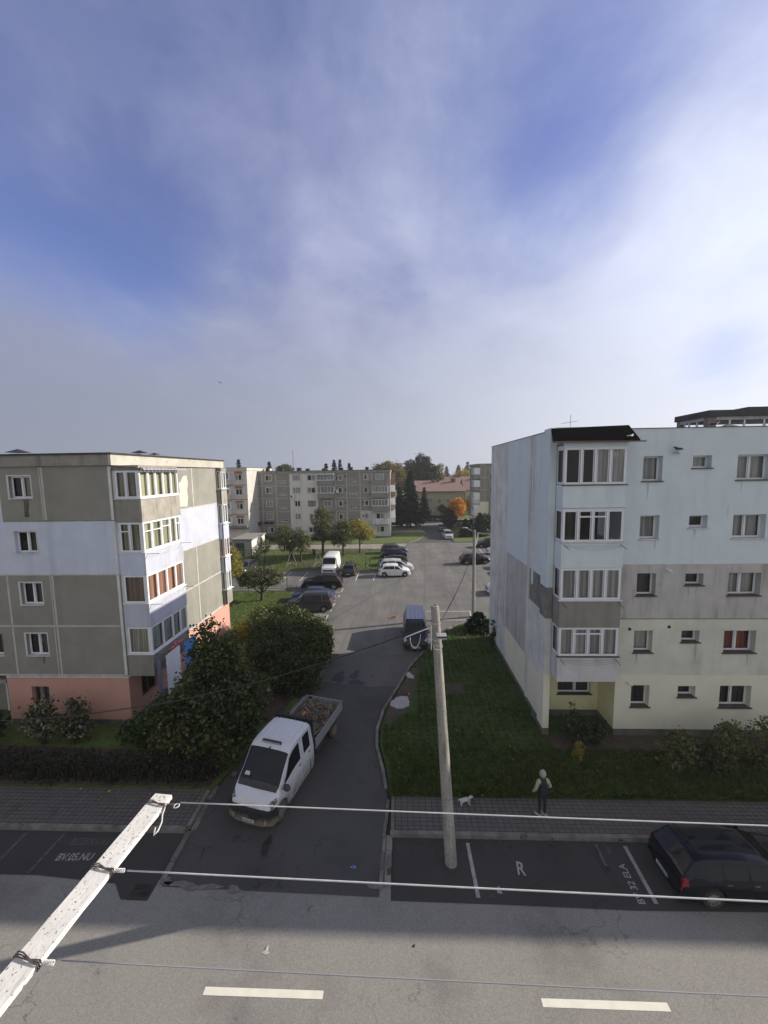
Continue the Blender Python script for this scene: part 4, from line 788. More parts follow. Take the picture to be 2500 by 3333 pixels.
# ================================================================ farther buildings
def gblock(root, W, D, H, floors, cols, base, zones=(), joints=(), plinth=0.35, cornice=None, roofm=None, z_first=0.0, bays=()):
    """front facade facing -y, local origin at left front corner. cols: list of (x0,x1,zlo,zhi,kind,[floors])"""
    F = Face(0, 0, 1, 0); mb = MB(); holes = []
    bayr = [(b[0], b[1]) for b in bays]
    for c in cols:
        for fi, z in enumerate(floors):
            if len(c) > 5 and fi not in c[5]: continue
            holes.append((c[0], c[1], z + c[2], z + c[3]))
    wall(mb, F, 0, W, plinth, H - .55, base, holes, zones, depth=0.12, room=0.5)
    wall(mb, Face(W, 0, 0, 1), 0, D, plinth, H - .55, mat('far_side_render', (0.50, 0.49, 0.46), (0.42, 0.41, 0.39), 0.8, .9)); wall(mb, Face(W, D, -1, 0), 0, W, 0, H - .55, base); wall(mb, Face(0, D, 0, -1), 0, D, plinth, H - .55, base)
    for (u0, u1, z0, z1) in joints: F.box(mb, u0, u1, z0, z1, 0.001, 0.02, P_JOINT)
    mb.build('wall', root)
    pl = MB(); pl.box((0.05, 0.05, -0.1), (W - .05, D - .05, plinth), P_PLINTH); pl.build('plinth', root)
    r_ = MB(); r_.box((-.08, -.12, H - .548), (W + .12, D + .1, H - .06), cornice or P_CORN); r_.box((-.15, -.2, H - .058), (W + .2, D + .15, H), TAR); ro = r_.build('roof', root)
    for c in cols:
        for fi, z in enumerate(floors):
            if len(c) > 5 and fi not in c[5]: continue
            kind = c[4]; W_ = c[1] - c[0]
            cu = R.choice([CUR[0], CUR[1], CUR[1], CUR[5], CUR[8], CUR[6]])
            fr = WHITE if R.random() > .12 else DKFRAME
            sp = {'w': (0.5,), 'w3': (0.33, 0.66), 's': (), 'low': (0.36, 0.7)}[kind]
            window(root, F, c[0], c[1], z + c[2], z + c[3], splits=sp, d=-0.06, cur=cu, frame=fr, sill=SILLM if kind != 'low' else None, casements=False, t=0.075, curcover=R.choice([(0, 1), (0, 1), (0, .5), (.5, 1)]))
            if kind in ('w', 'w3', 's'):   # pale painted surround
                sf = MB(); t = 0.1
                for q in ((c[0] - t, c[0], z + c[2] - .08, z + c[3] + t), (c[1], c[1] + t, z + c[2] - .08, z + c[3] + t), (c[0], c[1], z + c[3], z + c[3] + t)): F.box(sf, *q, 0.001, 0.015, P_JOINT)
                sf.build('window_surround', root)
    return F, ro
def gbay(root, fc, u0, u1, zf, ztop, m, glazed=True, proj=0.75, cur=None, rail=None):
    b = MB(); zs = zf + 1.0; H_ = zs - .04
    fc.box(b, u0, u1, zf - .05, H_, proj - .08, proj, m); fc.box(b, u0, u0 + .08, zf - .05, H_, 0, proj - .08, m); fc.box(b, u1 - .08, u1, zf - .05, H_, 0, proj - .08, m); fc.box(b, u0 + .08, u1 - .08, zf - .05, zf + .1, 0, proj - .08, m)
    if glazed: fc.box(b, u0 - .03, u1 + .03, zs - .045, zs, 0, proj + .05, WHITE)
    b.build('balcony', root)
    if glazed:
        f2 = Face(fc.p(u0, 0, proj)[0], fc.p(u0, 0, proj)[1], fc.U[0], fc.U[1]); k = (u1 - u0)
        window(root, f2, 0, k, zs + .005, ztop, splits=(.2, .4, .6, .8) if k > 2.5 else (.33, .66), d=-.01, cur=cur or R.choice([CUR[0], CUR[8], CUR[1]]), name='bay_glazing', casements=False, t=.07)
        for uu in (u0, u1):
            c = MB(); fc.box(c, uu - .03, uu + .03, zs, ztop, 0.0, proj - .06, WHITE if R.random() > .3 else CUR[8]); c.build('side_glazing', root)
        t_ = MB(); fc.box(t_, u0, u1, ztop + .004, ztop + .06, 0, proj, m); t_.build('balcony_head', root)
def mid_block():
    root = thing('apartment_block', 'long grey panel five storey block with white jointed panels behind the round-crowned trees', 'building', (-30.4, 76.0, 0))
    X = lambda x: x + 30.4; fl = [0.20, 2.86, 5.48, 8.12, 10.62]
    cols = [(X(-29.45), X(-27.9), 1.0, 2.15, 'w3'), (X(-26.35), X(-25.1), 1.0, 2.2, 'w'), (X(-23.75), X(-22.1), 0.55, 1.1, 'low', [1, 2, 3, 4]), (X(-20.85), X(-19.4), 0.95, 2.15, 'w3', [3, 4]), (X(-20.6), X(-19.5), 0.95, 2.15, 'w', [0, 1, 2]), (X(-17.9), X(-16.4), 1.0, 2.1, 'w', [0, 2, 3, 4]), (X(-17.7), X(-16.9), 1.0, 2.1, 's', [1]),
            (X(-11.75), X(-10.95), 0.9, 2.0, 's'), (X(-9.6), X(-8.0), 0.55, 1.0, 'low', [1, 2, 3, 4]), (X(-6.65), X(-5.85), 1.0, 2.1, 's'), (X(-14.75), X(-13.2), 0.95, 2.1, 'w', [0, 1, 2]), (X(-4.35), X(-2.75), 0.95, 2.1, 'w', [0, 1, 4]), (X(-14.9), X(-13.1), 0.9, 2.1, 'w', [3, 4]), (X(-4.3), X(-2.8), 0.9, 2.1, 'w', [2, 3])]
    dedup = []
    P_G = mat('far_roughcast', (0.235, 0.232, 0.21), (0.195, 0.193, 0.172), 0.6, .95, mottle=((0.30, 0.295, 0.27), 12, .3)); P_W = mat('far_white_render', (0.64, 0.625, 0.615), (0.56, 0.55, 0.54), 0.5, .92, streak=((0.33, .32, .31), .6, 1.2))
    zones = [(X(-21.5), X(-15.95), 0, 20, P_W), (X(-7.4), 40, 0, 5.4, mat('far_grey_white_render', (0.50, 0.50, 0.52), (0.42, .42, .43), .6, .92, streak=((0.28, .28, .28), .6, 1.2)))]
    J = []
    for x in (-29.98, -27.05, -24.25): J.append((X(x) - .09, X(x) + .09, .4, 13.0))
    for x in (-12.35, -10.15, -7.45, -5.15): J.append((X(x) - .08, X(x) + .08, 2.9 if x > -8 else .4, 13.0))
    for z in (2.86, 5.48, 8.12, 10.62): J.append((X(-29.9), X(-21.5), z - .06, z + .06)); J.append((X(-12.3), X(-5.1) if z > 5 else X(-7.5), z - .05, z + .05))
    F, ro = gblock(root, 28.9, 11.0, 13.6, fl, cols, P_G, zones, J)
    for fi, gz in ((4, True), (3, True), (2, False), (1, False)):
        z = fl[fi]; gbay(root, F, X(-15.85), X(-12.55), z + .02, z + 2.35, P_PANELG, gz, 0.8)
    for fi, gz in ((4, False), (3, True), (2, True), (1, False)):
        z = fl[fi]; gbay(root, F, X(-5.1), X(-1.95), z + .02, z + 2.35, P_PANELG if fi > 1 else P_WHITEST, gz, 0.8)
    S = Face(28.9, 0, 0, 1)
    for fi, m, gz in ((4, mat('rusty_brown_panel', (0.20, 0.14, 0.11), None), False), (3, MATS['rusty_brown_panel'], True), (2, P_DIRTYC, True), (1, P_WHITEST, True)):
        z = fl[fi]; gbay(root, S, 2.2, 4.9, z + .02, z + 2.35, m, gz, 0.95)
    bx = MB(); bx.box((29.0, 2.2, 11.6), (29.85, 4.9, 12.9), MATS['rusty_brown_panel']); bx.build('balcony_enclosure', root)
    # sheet canopy on top bay
    c = MB(); c.poly([(X(-16.2), -.05, 13.0), (X(-16.2), -1.15, 12.8), (X(-12.2), -1.15, 12.8), (X(-12.2), -.05, 13.0)][::1], SHEETM)
    for k in range(18): c.box((X(-16.2) + k * .225, -1.17, 12.72), (X(-16.2) + k * .225 + .11, -1.13, 12.86), WHITE)
    c.build('bay_canopy', root)
    for i, x in enumerate((-27, -24.2, -20.4, -18.6, -15.2, -11.6, -9.6, -6.3)):
        v = MB(); s_ = R.uniform(.25, .42); h = R.uniform(.35, .6); v.box((X(x) - s_, 3.2, 13.6), (X(x) + s_, 4.0, 13.6 + h), TAR); v.box((X(x) - s_ - .1, 3.1, 13.6 + h), (X(x) + s_ + .1, 4.1, 13.66 + h), BLACKM); v.build('roof_vent', root)
    m_ = MB(); m_.tube([(X(-21.7), 4, 13.6), (X(-21.7), 4, 17.9)], 0.035, BLACKM, 5); m_.build('roof_mast', root)
    for (x, z) in ((-21.0, 8.55), (-12.2, 9.4)):
        a = MB(); a.box((X(x) - .4, -.38, z - .28), (X(x) + .4, -.05, z + .28), WHITE); a.lathe([(0, -.39), (.2, -.39), (.22, -.385)], DARKIN, (X(x) - .1, 0, z), 'y', 12); a.build('air_conditioner', root)
    for (x, z) in ((-12.05, 12.0), (-10.3, 12.35), (-10.35, 9.7), (-10.35, 7.1), (-6.9, 7.2), (-6.9, 4.5), (-28.6, 8.0)):
        a = MB(); a.box((X(x) - .14, -.02, z - .18), (X(x) + .14, .0, z + .18), DARKIN); a.build('wall_vent', root)
mid_block()
def wing_block():
    root = thing('apartment_block', 'pale block with red lintels over the windows, partly hidden behind the near left block', 'building', (-46.0, 70.5, 0))
    P_W2 = mat('far_cream_render', (0.60, 0.56, 0.53), (0.53, 0.50, 0.47), 0.6, .92, streak=((0.38, .36, .34), .5, 1.2)); fl = [0.2, 2.95, 5.7, 8.45, 11.15]
    X = lambda x: x + 46
    cols = [(X(-30.1), X(-28.9), 0.8, 1.9, 'w', [1, 2, 3, 4]), (X(-34), X(-32.8), .8, 1.9, 'w', [1, 2, 3, 4]), (X(-38), X(-36.8), .8, 1.9, 'w')]
    F, ro = gblock(root, 18.1, 14, 14.3, fl, cols, P_W2, (), (), cornice=mat('pale_cornice', (0.58, 0.55, 0.50), (0.5, .47, .43), .8, .9))
    b = MB(); RED = mat('red_lintel_paint', (0.42, 0.14, 0.11), (0.36, .12, .1), 1, .9)
    for z in fl[1:]: F.box(b, X(-30.2), X(-28.75), z + 2.0, z + 2.45, .002, .03, RED); F.box(b, 0, 18.1, z - .12, z - .02, .001, .05, P_GDARK)
    b.build('lintel_band', root)
    g = MB(); g.box((X(-31.6), -.9, 3.3), (X(-27.9), -.05, 3.5), CONC); g.box((X(-31.6), -.95, 3.1), (X(-27.9), -.9, 3.55), P_GDARK); g.build('entrance_canopy', root)
    for fi in (1, 2, 3, 4): gbay(root, F, X(-32.6), X(-31.0), fl[fi] + .02, fl[fi] + 2.2, P_W2, True, .7)
wing_block()
def right_far_block():
    root = thing('apartment_block', 'five storey block with glazed corner bays seen past the near blue block', 'building', (18.0, 85.0, 0))
    fl = [0.8, 3.5, 6.2, 8.9, 11.6]
    cols = [(5.2, 6.4, 1, 2.1, 'w'), (9, 10.4, 1, 2.1, 'w'), (13, 14.4, 1, 2.1, 'w')]
    F, ro = gblock(root, 26, 12, 14.6, fl, cols, P_PANEL, [(0, 1.9, 0, 6.3, P_CREAM)], [(1.0, 1.1, 6.2, 14), (0.1, 1.9, 8.85, 8.95), (0.1, 1.9, 11.55, 11.65), (2.0, 2.1, 3, 14)])
    S = Face(0, 12, 0, -1)
    for i, m in enumerate((P_CREAM, P_WHITEST, P_PANELG, P_PANELG)):
        gbay(root, S, 9.2, 11.9, fl[i + 1] + .02 - .3, fl[i + 1] + 2.1, m, True, 1.35)
        gbay(root, F, 2.3, 4.9, fl[i + 1] + .02 - .3, fl[i + 1] + 2.1, m, True, 0.9)
    c = MB(); c.box((-1.3, .1, -.1), (-1.1, .3, 3.2), CONC); c.build('column', root)
right_far_block()
TILEROOF = mat('red_brown_roof_tiles', (0.27, 0.165, 0.145), (0.18, 0.11, 0.095), 1.6, .9, mottle=((0.38, 0.28, 0.26), 7.0, .5), speck=((0.13, .08, .075), 3.5, .62))
def house(lab, x, y, W, D, eave, ridge, wallm, cols, hip_r=1.2, chim=(), low=None, base=0):
    root = thing('house', lab, 'house', (x, y, 0)); F = Face(0, 0, 1, 0); mb = MB(); holes = [(c[0], c[1], c[2], c[3]) for c in cols]
    wall(mb, F, 0, W, 0, eave, wallm, holes, ((0, W, 0, low, mat('house_stone_base', (0.30, 0.29, 0.27), (0.24, .23, .21), 1.5, .9)),) if low else (), depth=.12, room=.5)
    wall(mb, Face(W, 0, 0, 1), 0, D, 0, eave, wallm); wall(mb, Face(W, D, -1, 0), 0, W, 0, eave, wallm); wall(mb, Face(0, D, 0, -1), 0, D, 0, eave, wallm); mb.build('wall', root)
    o = .55; r_ = MB(); A = [(-o, -o, eave - .1), (W + o, -o, eave - .1), (W + o, D + o, eave - .1), (-o, D + o, eave - .1)]; B = [(-o + .3, D / 2, ridge), (W + o - hip_r, D / 2, ridge)]
    v = A + B + [(a[0], a[1], a[2] - .12) for a in A]
    r_.mesh(v, [(0, 1, 5, 4), (1, 2, 5), (2, 3, 4, 5), (3, 0, 4), (9, 8, 7, 6), (0, 6, 7, 1), (1, 7, 8, 2), (2, 8, 9, 3), (3, 9, 6, 0)], TILEROOF); ro = r_.build('roof', root)
    for (cx, cy, cw, ch) in chim:
        c = MB(); zt = ridge + ch; c.box((cx - cw, cy - .35, eave), (cx + cw, cy + .35, zt), mat('sooty_chimney', (0.14, .11, .10), None)); c.box((cx - cw - .08, cy - .43, zt), (cx + cw + .08, cy + .43, zt + .12), P_GDARK); c.build('chimney', ro)
    for c in cols:
        window(root, F, c[0], c[1], c[2], c[3], splits=(.5,), d=-.06, cur=CUR[1], casements=False, sill=SILLM); sf = MB(); t = .13
        for q in ((c[0] - t, c[0], c[2] - .1, c[3] + t), (c[1], c[1] + t, c[2] - .1, c[3] + t), (c[0], c[1], c[3], c[3] + t)): F.box(sf, *q, 0.001, 0.02, P_JOINT)
        sf.build('window_surround', root)
    return root
OLIVE = mat('olive_house_render', (0.36, 0.34, 0.25), (0.30, .28, .21), .8, .92, streak=((.24, .22, .17), .5, 1.0))
house('olive two storey house with red brown tiled roof and three chimneys', 5.2, 110.5, 13.8, 11, 7.55, 10.4, OLIVE, [(3.6, 4.5, 4.0, 5.5), (6.1, 7.1, 3.85, 5.2), (8.7, 9.7, 3.85, 5.2), (11.0, 12.2, 4.2, 5.4), (3.8, 4.8, 0.7, 2.2)], 1.6, ((5.3, 4.6, .35, .35), (6.8, 4.9, .4, .35), (11.2, 4.6, .6, .4)), 2.9)
house('long house with faded red tiled roof behind the olive house', 12.5, 131.0, 16, 10, 8.6, 11.2, OLIVE, [(12.5, 13.5, 4.6, 6)], 1.0, ((8.8, 4.8, .35, .7), (2, 4.8, .4, .5)))
house('pale house with hipped red roof at the right, beyond the olive house', 20.3, 117.0, 10, 10, 7.6, 10.9, mat('pale_green_render', (0.42, .45, .36), None), [(1.5, 2.6, 4.2, 5.6)], 4.0, ((4, 4.6, .35, .4),))
def shed():
    root = thing('utility_shed', 'small white flat roofed shed with green steel door on the island lawn', 'shed', (-26.4, 59.4, 0)); PW = mat('shed_white_render', (0.66, 0.66, 0.64), (0.56, .56, .54), .8, .9, streak=((.4, .4, .38), .5, 1.4)); PC = mat('shed_grey_render', (.36, .35, .32), (.3, .29, .27), .8, .9)
    mb = MB(); F = Face(0, 0, 1, 0); wall(mb, F, 0, 3.15, 0, 2.62, PC, [(0.45, 1.95, 0.08, 2.2)], depth=.1, room=0); wall(mb, Face(3.15, 0, 0, 1), 0, 6, 0, 2.62, PW, [(3.9, 4.7, 1.7, 2.2)], depth=.1, room=.3); wall(mb, Face(3.15, 6, -1, 0), 0, 3.15, 0, 2.62, PW); wall(mb, Face(0, 6, 0, -1), 0, 6, 0, 2.62, PC); mb.build('wall', root)
    r_ = MB(); r_.box((-.15, -.2, 2.625), (3.35, 6.15, 2.85), CONC); r_.build('roof', root)
    d = MB(); GR = plain('dark_green_steel', (0.05, 0.075, 0.06), .6); d.box((.46, .06, .09), (1.19, .12, 2.19), GR); d.box((1.21, .06, .09), (1.94, .12, 2.19), GR)
    for x in (.55, 1.3):
        for k in range(3): d.box((x, .045, .45 + k * .35), (x + .5, .062, .5 + k * .35), mat('pale_green_bar', (.3, .34, .3), None))
    d.box((.62, .04, 1.6), (1.1, .062, 1.95), DARKIN); d.build('door', root)
shed()

# ================================================================ vehicles
def paint(name, c, rough=0.28, metal=0.0, dirt=None):
    if name in MATS: return MATS[name]
    if dirt:
        def ex(N, L, cur, co, mix, noise, rng, mul):
            sp = N.new('ShaderNodeSeparateXYZ'); L.new(co, sp.inputs[0]); g = rng(sp.outputs[2], dirt[1], dirt[2])
            n_ = rng(noise(3.0, 5), 0.2, 0.6); return mix(mul(g, n_), cur, dirt[0])
        return mat(name, c, tuple(v * .92 for v in c), 2.0, rough, coat=0.5, metal=metal, extra=ex)
    return mat(name, c, tuple(v * .92 for v in c), 2.0, rough, coat=0.2, metal=metal, spec=.25)
AGL = mat('vehicle_glass', (0.008, 0.010, 0.013), (0.010, 0.014, 0.022), 2.0, 0.03, spec=0.30)
TYRE = mat('tyre_rubber', (0.022, 0.022, 0.022), (0.035, 0.034, 0.032), 9, 0.9); TYRED = mat('muddy_tyre', (0.13, 0.11, 0.09), (0.06, 0.055, 0.05), 5, 0.9)
RIMM = mat('alloy_rim', (0.45, 0.45, 0.46), (0.35, .35, .36), 5, 0.35, metal=0.6); RIMD = mat('dusty_steel_rim', (0.27, 0.25, 0.22), (0.18, .165, .15), 5, 0.7)
LAMPM = mat('headlamp_lens', (0.55, 0.57, 0.60), (0.35, 0.37, 0.4), 9, 0.1); TAILM = mat('red_tail_lens', (0.30, 0.01, 0.014), (0.14, .006, .008), 9, 0.15); SEAM = plain('door_seam', (0.01, 0.01, 0.01), .8); BUMP = mat('grey_black_plastic', (0.035, 0.035, 0.037), (0.05, .05, .05), 6, .6)
PLATE = mat('number_plate', (0.62, 0.62, 0.60), (0.5, .5, .5), 6, .4); CHROME = mat('chrome', (0.6, 0.6, 0.62), None, 3, .15, metal=1.0)
def lerp(tab, t):
    if t <= tab[0][0]: return tab[0][1]
    for i in range(len(tab) - 1):
        a, b = tab[i], tab[i + 1]
        if t <= b[0]:
            f_ = (t - a[0]) / (b[0] - a[0]); return a[1] + (b[1] - a[1]) * f_
    return tab[-1][1]
def slerp_(tab, t, w_=0.012): return (lerp(tab, t - w_) + 2 * lerp(tab, t) + lerp(tab, t + w_)) / 4
KINDS_V = {
 'hatch': dict(top=[(0, .50), (.012, .78), (.03, .95), (.055, 1.02), (.15, 1.40), (.24, 1.49), (.45, 1.52), (.60, 1.46), (.78, 1.0), (.90, .90), (.965, .76), (.985, .62), (1, .45)], belt=[(0, .48), (.012, .74), (.03, .90), (.15, .96), (.5, .93), (.78, .90), (.90, .82), (.965, .70), (.985, .58), (1, .43)],
      hw=[(0, .82), (.03, .92), (.14, .98), (.3, 1), (.8, 1), (.92, .95), (.975, .86), (1, .74)], ws=(.605, .765), rw=(.065, .145), side=[(.12, .20, .33, .33), (.335, .335, .50, .50), (.515, .515, .735, .615)], wheels=(.185, .825), r=.31),
 'estate': dict(top=[(0, .45), (.01, .70), (.022, .92), (.04, 1.0), (.105, 1.36), (.16, 1.41), (.45, 1.43), (.56, 1.38), (.71, 1.0), (.88, .90), (.96, .76), (.985, .6), (1, .45)], belt=[(0, .43), (.01, .67), (.022, .86), (.1, .93), (.5, .90), (.71, .88), (.88, .80), (.96, .68), (.985, .56), (1, .43)],
      hw=[(0, .84), (.03, .92), (.14, .98), (.3, 1), (.8, 1), (.92, .95), (.975, .86), (1, .74)], ws=(.565, .70), rw=(.045, .10), side=[(.075, .125, .245, .245), (.265, .265, .42, .42), (.435, .435, .665, .57)], wheels=(.205, .82), r=.32),
 'suv': dict(top=[(0, .55), (.012, .85), (.03, 1.05), (.055, 1.12), (.13, 1.50), (.22, 1.60), (.45, 1.63), (.58, 1.56), (.74, 1.12), (.90, 1.02), (.965, .86), (.985, .7), (1, .5)], belt=[(0, .53), (.012, .80), (.03, 1.0), (.13, 1.07), (.5, 1.02), (.74, 1.0), (.90, .92), (.965, .78), (.985, .65), (1, .48)],
      hw=[(0, .84), (.03, .93), (.14, .98), (.3, 1), (.8, 1), (.92, .96), (.975, .88), (1, .78)], ws=(.585, .725), rw=(.06, .125), side=[(.10, .16, .28, .28), (.295, .295, .46, .46), (.475, .475, .70, .59)], wheels=(.195, .81), r=.36),
 'sedan': dict(top=[(0, .50), (.012, .80), (.03, .96), (.14, 1.02), (.24, 1.32), (.33, 1.42), (.50, 1.44), (.60, 1.38), (.76, .98), (.90, .88), (.965, .74), (.985, .6), (1, .45)], belt=[(0, .48), (.012, .76), (.03, .90), (.14, .93), (.5, .92), (.76, .88), (.90, .80), (.965, .68), (.985, .56), (1, .43)],
      hw=[(0, .84), (.03, .92), (.14, .98), (.3, 1), (.8, 1), (.92, .95), (.975, .86), (1, .74)], ws=(.605, .75), rw=(.15, .25), side=[(.21, .275, .40, .40), (.415, .415, .55, .55), (.565, .565, .715, .61)], wheels=(.19, .81), r=.31),
 'mpv': dict(top=[(0, .55), (.01, .85), (.025, 1.05), (.08, 1.45), (.15, 1.62), (.4, 1.68), (.62, 1.60), (.84, 1.05), (.93, .92), (.975, .76), (.99, .62), (1, .45)], belt=[(0, .53), (.01, .80), (.025, .98), (.08, 1.0), (.5, .98), (.84, .94), (.93, .84), (.975, .70), (.99, .58), (1, .43)],
      hw=[(0, .86), (.03, .94), (.14, .98), (.3, 1), (.8, 1), (.92, .94), (.975, .85), (1, .74)], ws=(.63, .825), rw=(.03, .085), side=[(.06, .11, .26, .26), (.275, .275, .47, .47), (.49, .49, .78, .635)], wheels=(.185, .80), r=.32),
 'van_small': dict(top=[(0, .55), (.006, .95), (.015, 1.1), (.05, 1.66), (.09, 1.76), (.4, 1.80), (.60, 1.74), (.765, 1.12), (.92, 1.0), (.97, .84), (.99, .68), (1, .48)], belt=[(0, .53), (.006, .90), (.015, 1.05), (.05, 1.1), (.5, 1.08), (.765, 1.02), (.92, .90), (.97, .76), (.99, .62), (1, .46)],
      hw=[(0, .90), (.03, .95), (.14, .99), (.3, 1), (.8, 1), (.92, .95), (.975, .87), (1, .76)], ws=(.61, .75), rw=(.018, .048), side=[(.05, .075, .20, .20), (.23, .23, .455, .455), (.475, .475, .72, .615)], wheels=(.175, .80), r=.32),
 'van': dict(top=[(0, .60), (.005, 1.2), (.012, 1.5), (.03, 1.88), (.06, 1.95), (.4, 1.97), (.70, 1.93), (.735, 1.88), (.84, 1.25), (.87, 1.14), (.95, 1.0), (.98, .84), (.992, .68), (1, .48)], belt=[(0, .58), (.005, 1.0), (.012, 1.1), (.05, 1.15), (.5, 1.12), (.84, 1.05), (.95, .90), (.98, .76), (.992, .62), (1, .46)],
      hw=[(0, .93), (.03, .97), (.14, 1), (.3, 1), (.85, 1), (.94, .96), (.98, .89), (1, .78)], ws=(.745, .845), rw=(.010, .028), side=[(.69, .69, .825, .745)], wheels=(.20, .81), r=.33),
}
def vehicle(name, label, cat, x, y, rz, L_, W_, H_, kind, body, rims=RIMM, group=None, facing_lights=True, bumper=None, spec_extra=None, details=True, z0=0.0, panels=(), sidewin=True, tyre=TYRE):
    K = KINDS_V[kind] if isinstance(kind, str) else kind
    root = thing(name, label, cat, (x, y, z0), rad(rz), group); kz = H_ / max(v for _, v in K['top']); w2 = W_ / 2
    wx = [L_ * (t - .5) for t in K['wheels']]; rr = K['r']; ra = rr + .055
    def zb(X):
        z = .20 * 1.0
        t = X / L_ + .5
        if t < .04: z += (.04 - t) * 3
        if t > .96: z += (t - .96) * 2
        for c in wx:
            dd = abs(X - c)
            if dd < ra: z = max(z, rr + math.sqrt(ra * ra - dd * dd) - .0)
        return z
    def sect(t):
        X = L_ * (t - .5); top = slerp_(K['top'], t, .006) * kz; belt = min(slerp_(K['belt'], t, .006) * kz, top - .012); hw_ = slerp_(K['hw'], t, .02) * w2
        cab = max(0, min(1, (top - belt) / (.5 * kz))); wr = hw_ * (.90 - .17 * cab) if kind not in ('van',) and not K.get('boxy') else hw_ * (.92 - .06 * cab)
        b = min(zb(X), belt - .03)
        return X, [(0, b + .02), (hw_ * .80, b), (hw_ - .015, b + .02), (hw_, b + (belt - b) * .5), (hw_ * .995, b + (belt - b) * .82), (hw_ * .972, belt), (wr + .01, top - .085 * min(1, cab * 1.2 + .25)), (wr * .90, top - .028), (wr * .5, top - .004), (0, top)]
    def surf(t, v, side=1):
        X, s = sect(t); i = min(int(v), len(s) - 2); f_ = v - i
        return Vector((X, side * (s[i][0] + (s[i + 1][0] - s[i][0]) * f_), s[i][1] + (s[i + 1][1] - s[i][1]) * f_))
    # stations
    ts = set(np.linspace(0, 1, 41)); 
    for c in wx:
        for q in np.linspace(-1, 1, 15): ts.add((c + ra * .9999 * math.sin(q * math.pi / 2)) / L_ + .5)
    for tab in (K['top'],):
        for a, _ in tab: ts.add(a)
    ts = sorted(t for t in ts if 0 <= t <= 1); mb = MB(); vs = []; fs = []; nv = 10
    for t in ts:
        X, s = sect(t)
        for sd in (1, -1):
            for (a, b) in s: vs.append((X, sd * a, b))
    for i in range(len(ts) - 1):
        for j in range(nv - 1):
            a = i * 2 * nv + j; c = a + 2 * nv; fs.append((a, a + 1, c + 1, c)); a += nv; c += nv; fs.append((a, c, c + 1, a + 1))
    fs.append(tuple(range(0, nv)) + tuple(range(2 * nv - 2, nv, -1))); e = (len(ts) - 1) * 2 * nv; fs.append(tuple(e + q for q in (list(range(0, nv)) + list(range(2 * nv - 2, nv, -1)))[::-1]))
    mb.mesh(vs, fs, body); bo = mb.build('body', root, smooth=True, sharp=34, recalc=True)
    def patch(nm, corners, m, par=None, n=8, k=4, off=.008, both=False, side=1):
        """corners: (t,v) lower-rear, lower-front, upper-front, upper-rear"""
        q = MB()
        for sd in ((1, -1) if both else (side,)):
            grid = []
            for i in range(n + 1):
                for j in range(k + 1):
                    a, b = i / n, j / k
                    t = (corners[0][0] * (1 - a) + corners[1][0] * a) * (1 - b) + (corners[3][0] * (1 - a) + corners[2][0] * a) * b
                    v = (corners[0][1] * (1 - a) + corners[1][1] * a) * (1 - b) + (corners[3][1] * (1 - a) + corners[2][1] * a) * b
                    p = surf(t, v, sd); e_ = .002; p1 = surf(min(1, t + e_), v, sd) - surf(max(0, t - e_), v, sd); p2 = surf(t, min(8.999, v + .05), sd) - surf(t, max(0, v - .05), sd)
                    nn = p1.cross(p2)
                    if nn.length < 1e-9: nn = Vector((0, 0, 1))
                    nn.normalize()
                    if nn.dot(Vector((0 if .06 < t < .94 else (t - .5) * 2, p.y * 1.0, p.z - .6))) < 0: nn = -nn
                    grid.append(p + nn * off)
            q.mesh(grid, [(i * (k + 1) + j, (i + 1) * (k + 1) + j, (i + 1) * (k + 1) + j + 1, i * (k + 1) + j + 1) for i in range(n) for j in range(k)], m)
        return q.build(nm, par or root, smooth=True)
    ws = K['ws']
    wsf = MB(); n, k = 10, 12   # windscreen across both sides, slightly inset from the pillars
    def across(nm, t0, t1, vlo, m):
        q = MB(); grid = []
        for i in range(n + 1):
            t = t0 + (t1 - t0) * i / n
            half = [surf(t, vlo + (9 - vlo) * j / k, 1) for j in range(k + 1)]
            row = [Vector((p.x, p.y, p.z)) for p in half] + [Vector((p.x, -p.y, p.z)) for p in half[::-1][1:]]
            d_ = (surf(min(1, t + .004), 8.9) - surf(t, 8.9)).normalized(); nn = Vector((-d_.z, 0, d_.x)) if d_.x > 0 else Vector((d_.z, 0, -d_.x))
            if nn.z < 0: nn = -nn
            grid += [p + nn * .008 for p in row]
        w_ = 2 * k + 1
        q.mesh(grid, [(i * w_ + j, (i + 1) * w_ + j, (i + 1) * w_ + j + 1, i * w_ + j + 1) for i in range(n) for j in range(w_ - 1)], m); return q.build(nm, root, smooth=True)
    across('windscreen', ws[0] + .008, ws[1] - .006, 6.25, AGL); across('rear_window', K['rw'][0], K['rw'][1], 6.35, AGL)
    if sidewin:
        for sd in (1, -1):
            for (b0, t0, b1, t1) in K['side']: patch('side_window', ((b0, 5.12), (b1, 5.12), (t1, 5.86), (t0, 5.86)), AGL, side=sd)
    ft = K.get('front_t', (.93, .985))
    for sd in (1, -1):
        patch('headlight', ((ft[0] + .012, 4.2), (ft[1], 4.2), (ft[1] - .012, 7.2), (ft[0] - .004, 5.6)), K.get('lamp', LAMPM), side=sd, off=.012)
        rb = K.get('rear_t', (.004, .035)); rb and patch('tail_light', ((rb[0], 3.6), (rb[1] + .012, 3.7), (rb[1] + .008, 4.9), (rb[0] + .012, 6.3)), TAILM, side=sd, off=.012)
        if details:
            q = MB(); mt = K['ws'][1] - .035; p = surf(mt, 5.15, sd); ms = K.get('mirs', 1); q.mesh(*ell((p.x, p.y + sd * .13 * ms, p.z + .06 * ms), (.07 * ms, .11 * ms * .8, .085 * ms)), body if K.get('mir', 1) else BUMP); q.tube([(p.x, p.y - sd * .02, p.z), (p.x, p.y + sd * .1, p.z + .03)], .02, BUMP, 6); q.build('wing_mirror', root, smooth=True)
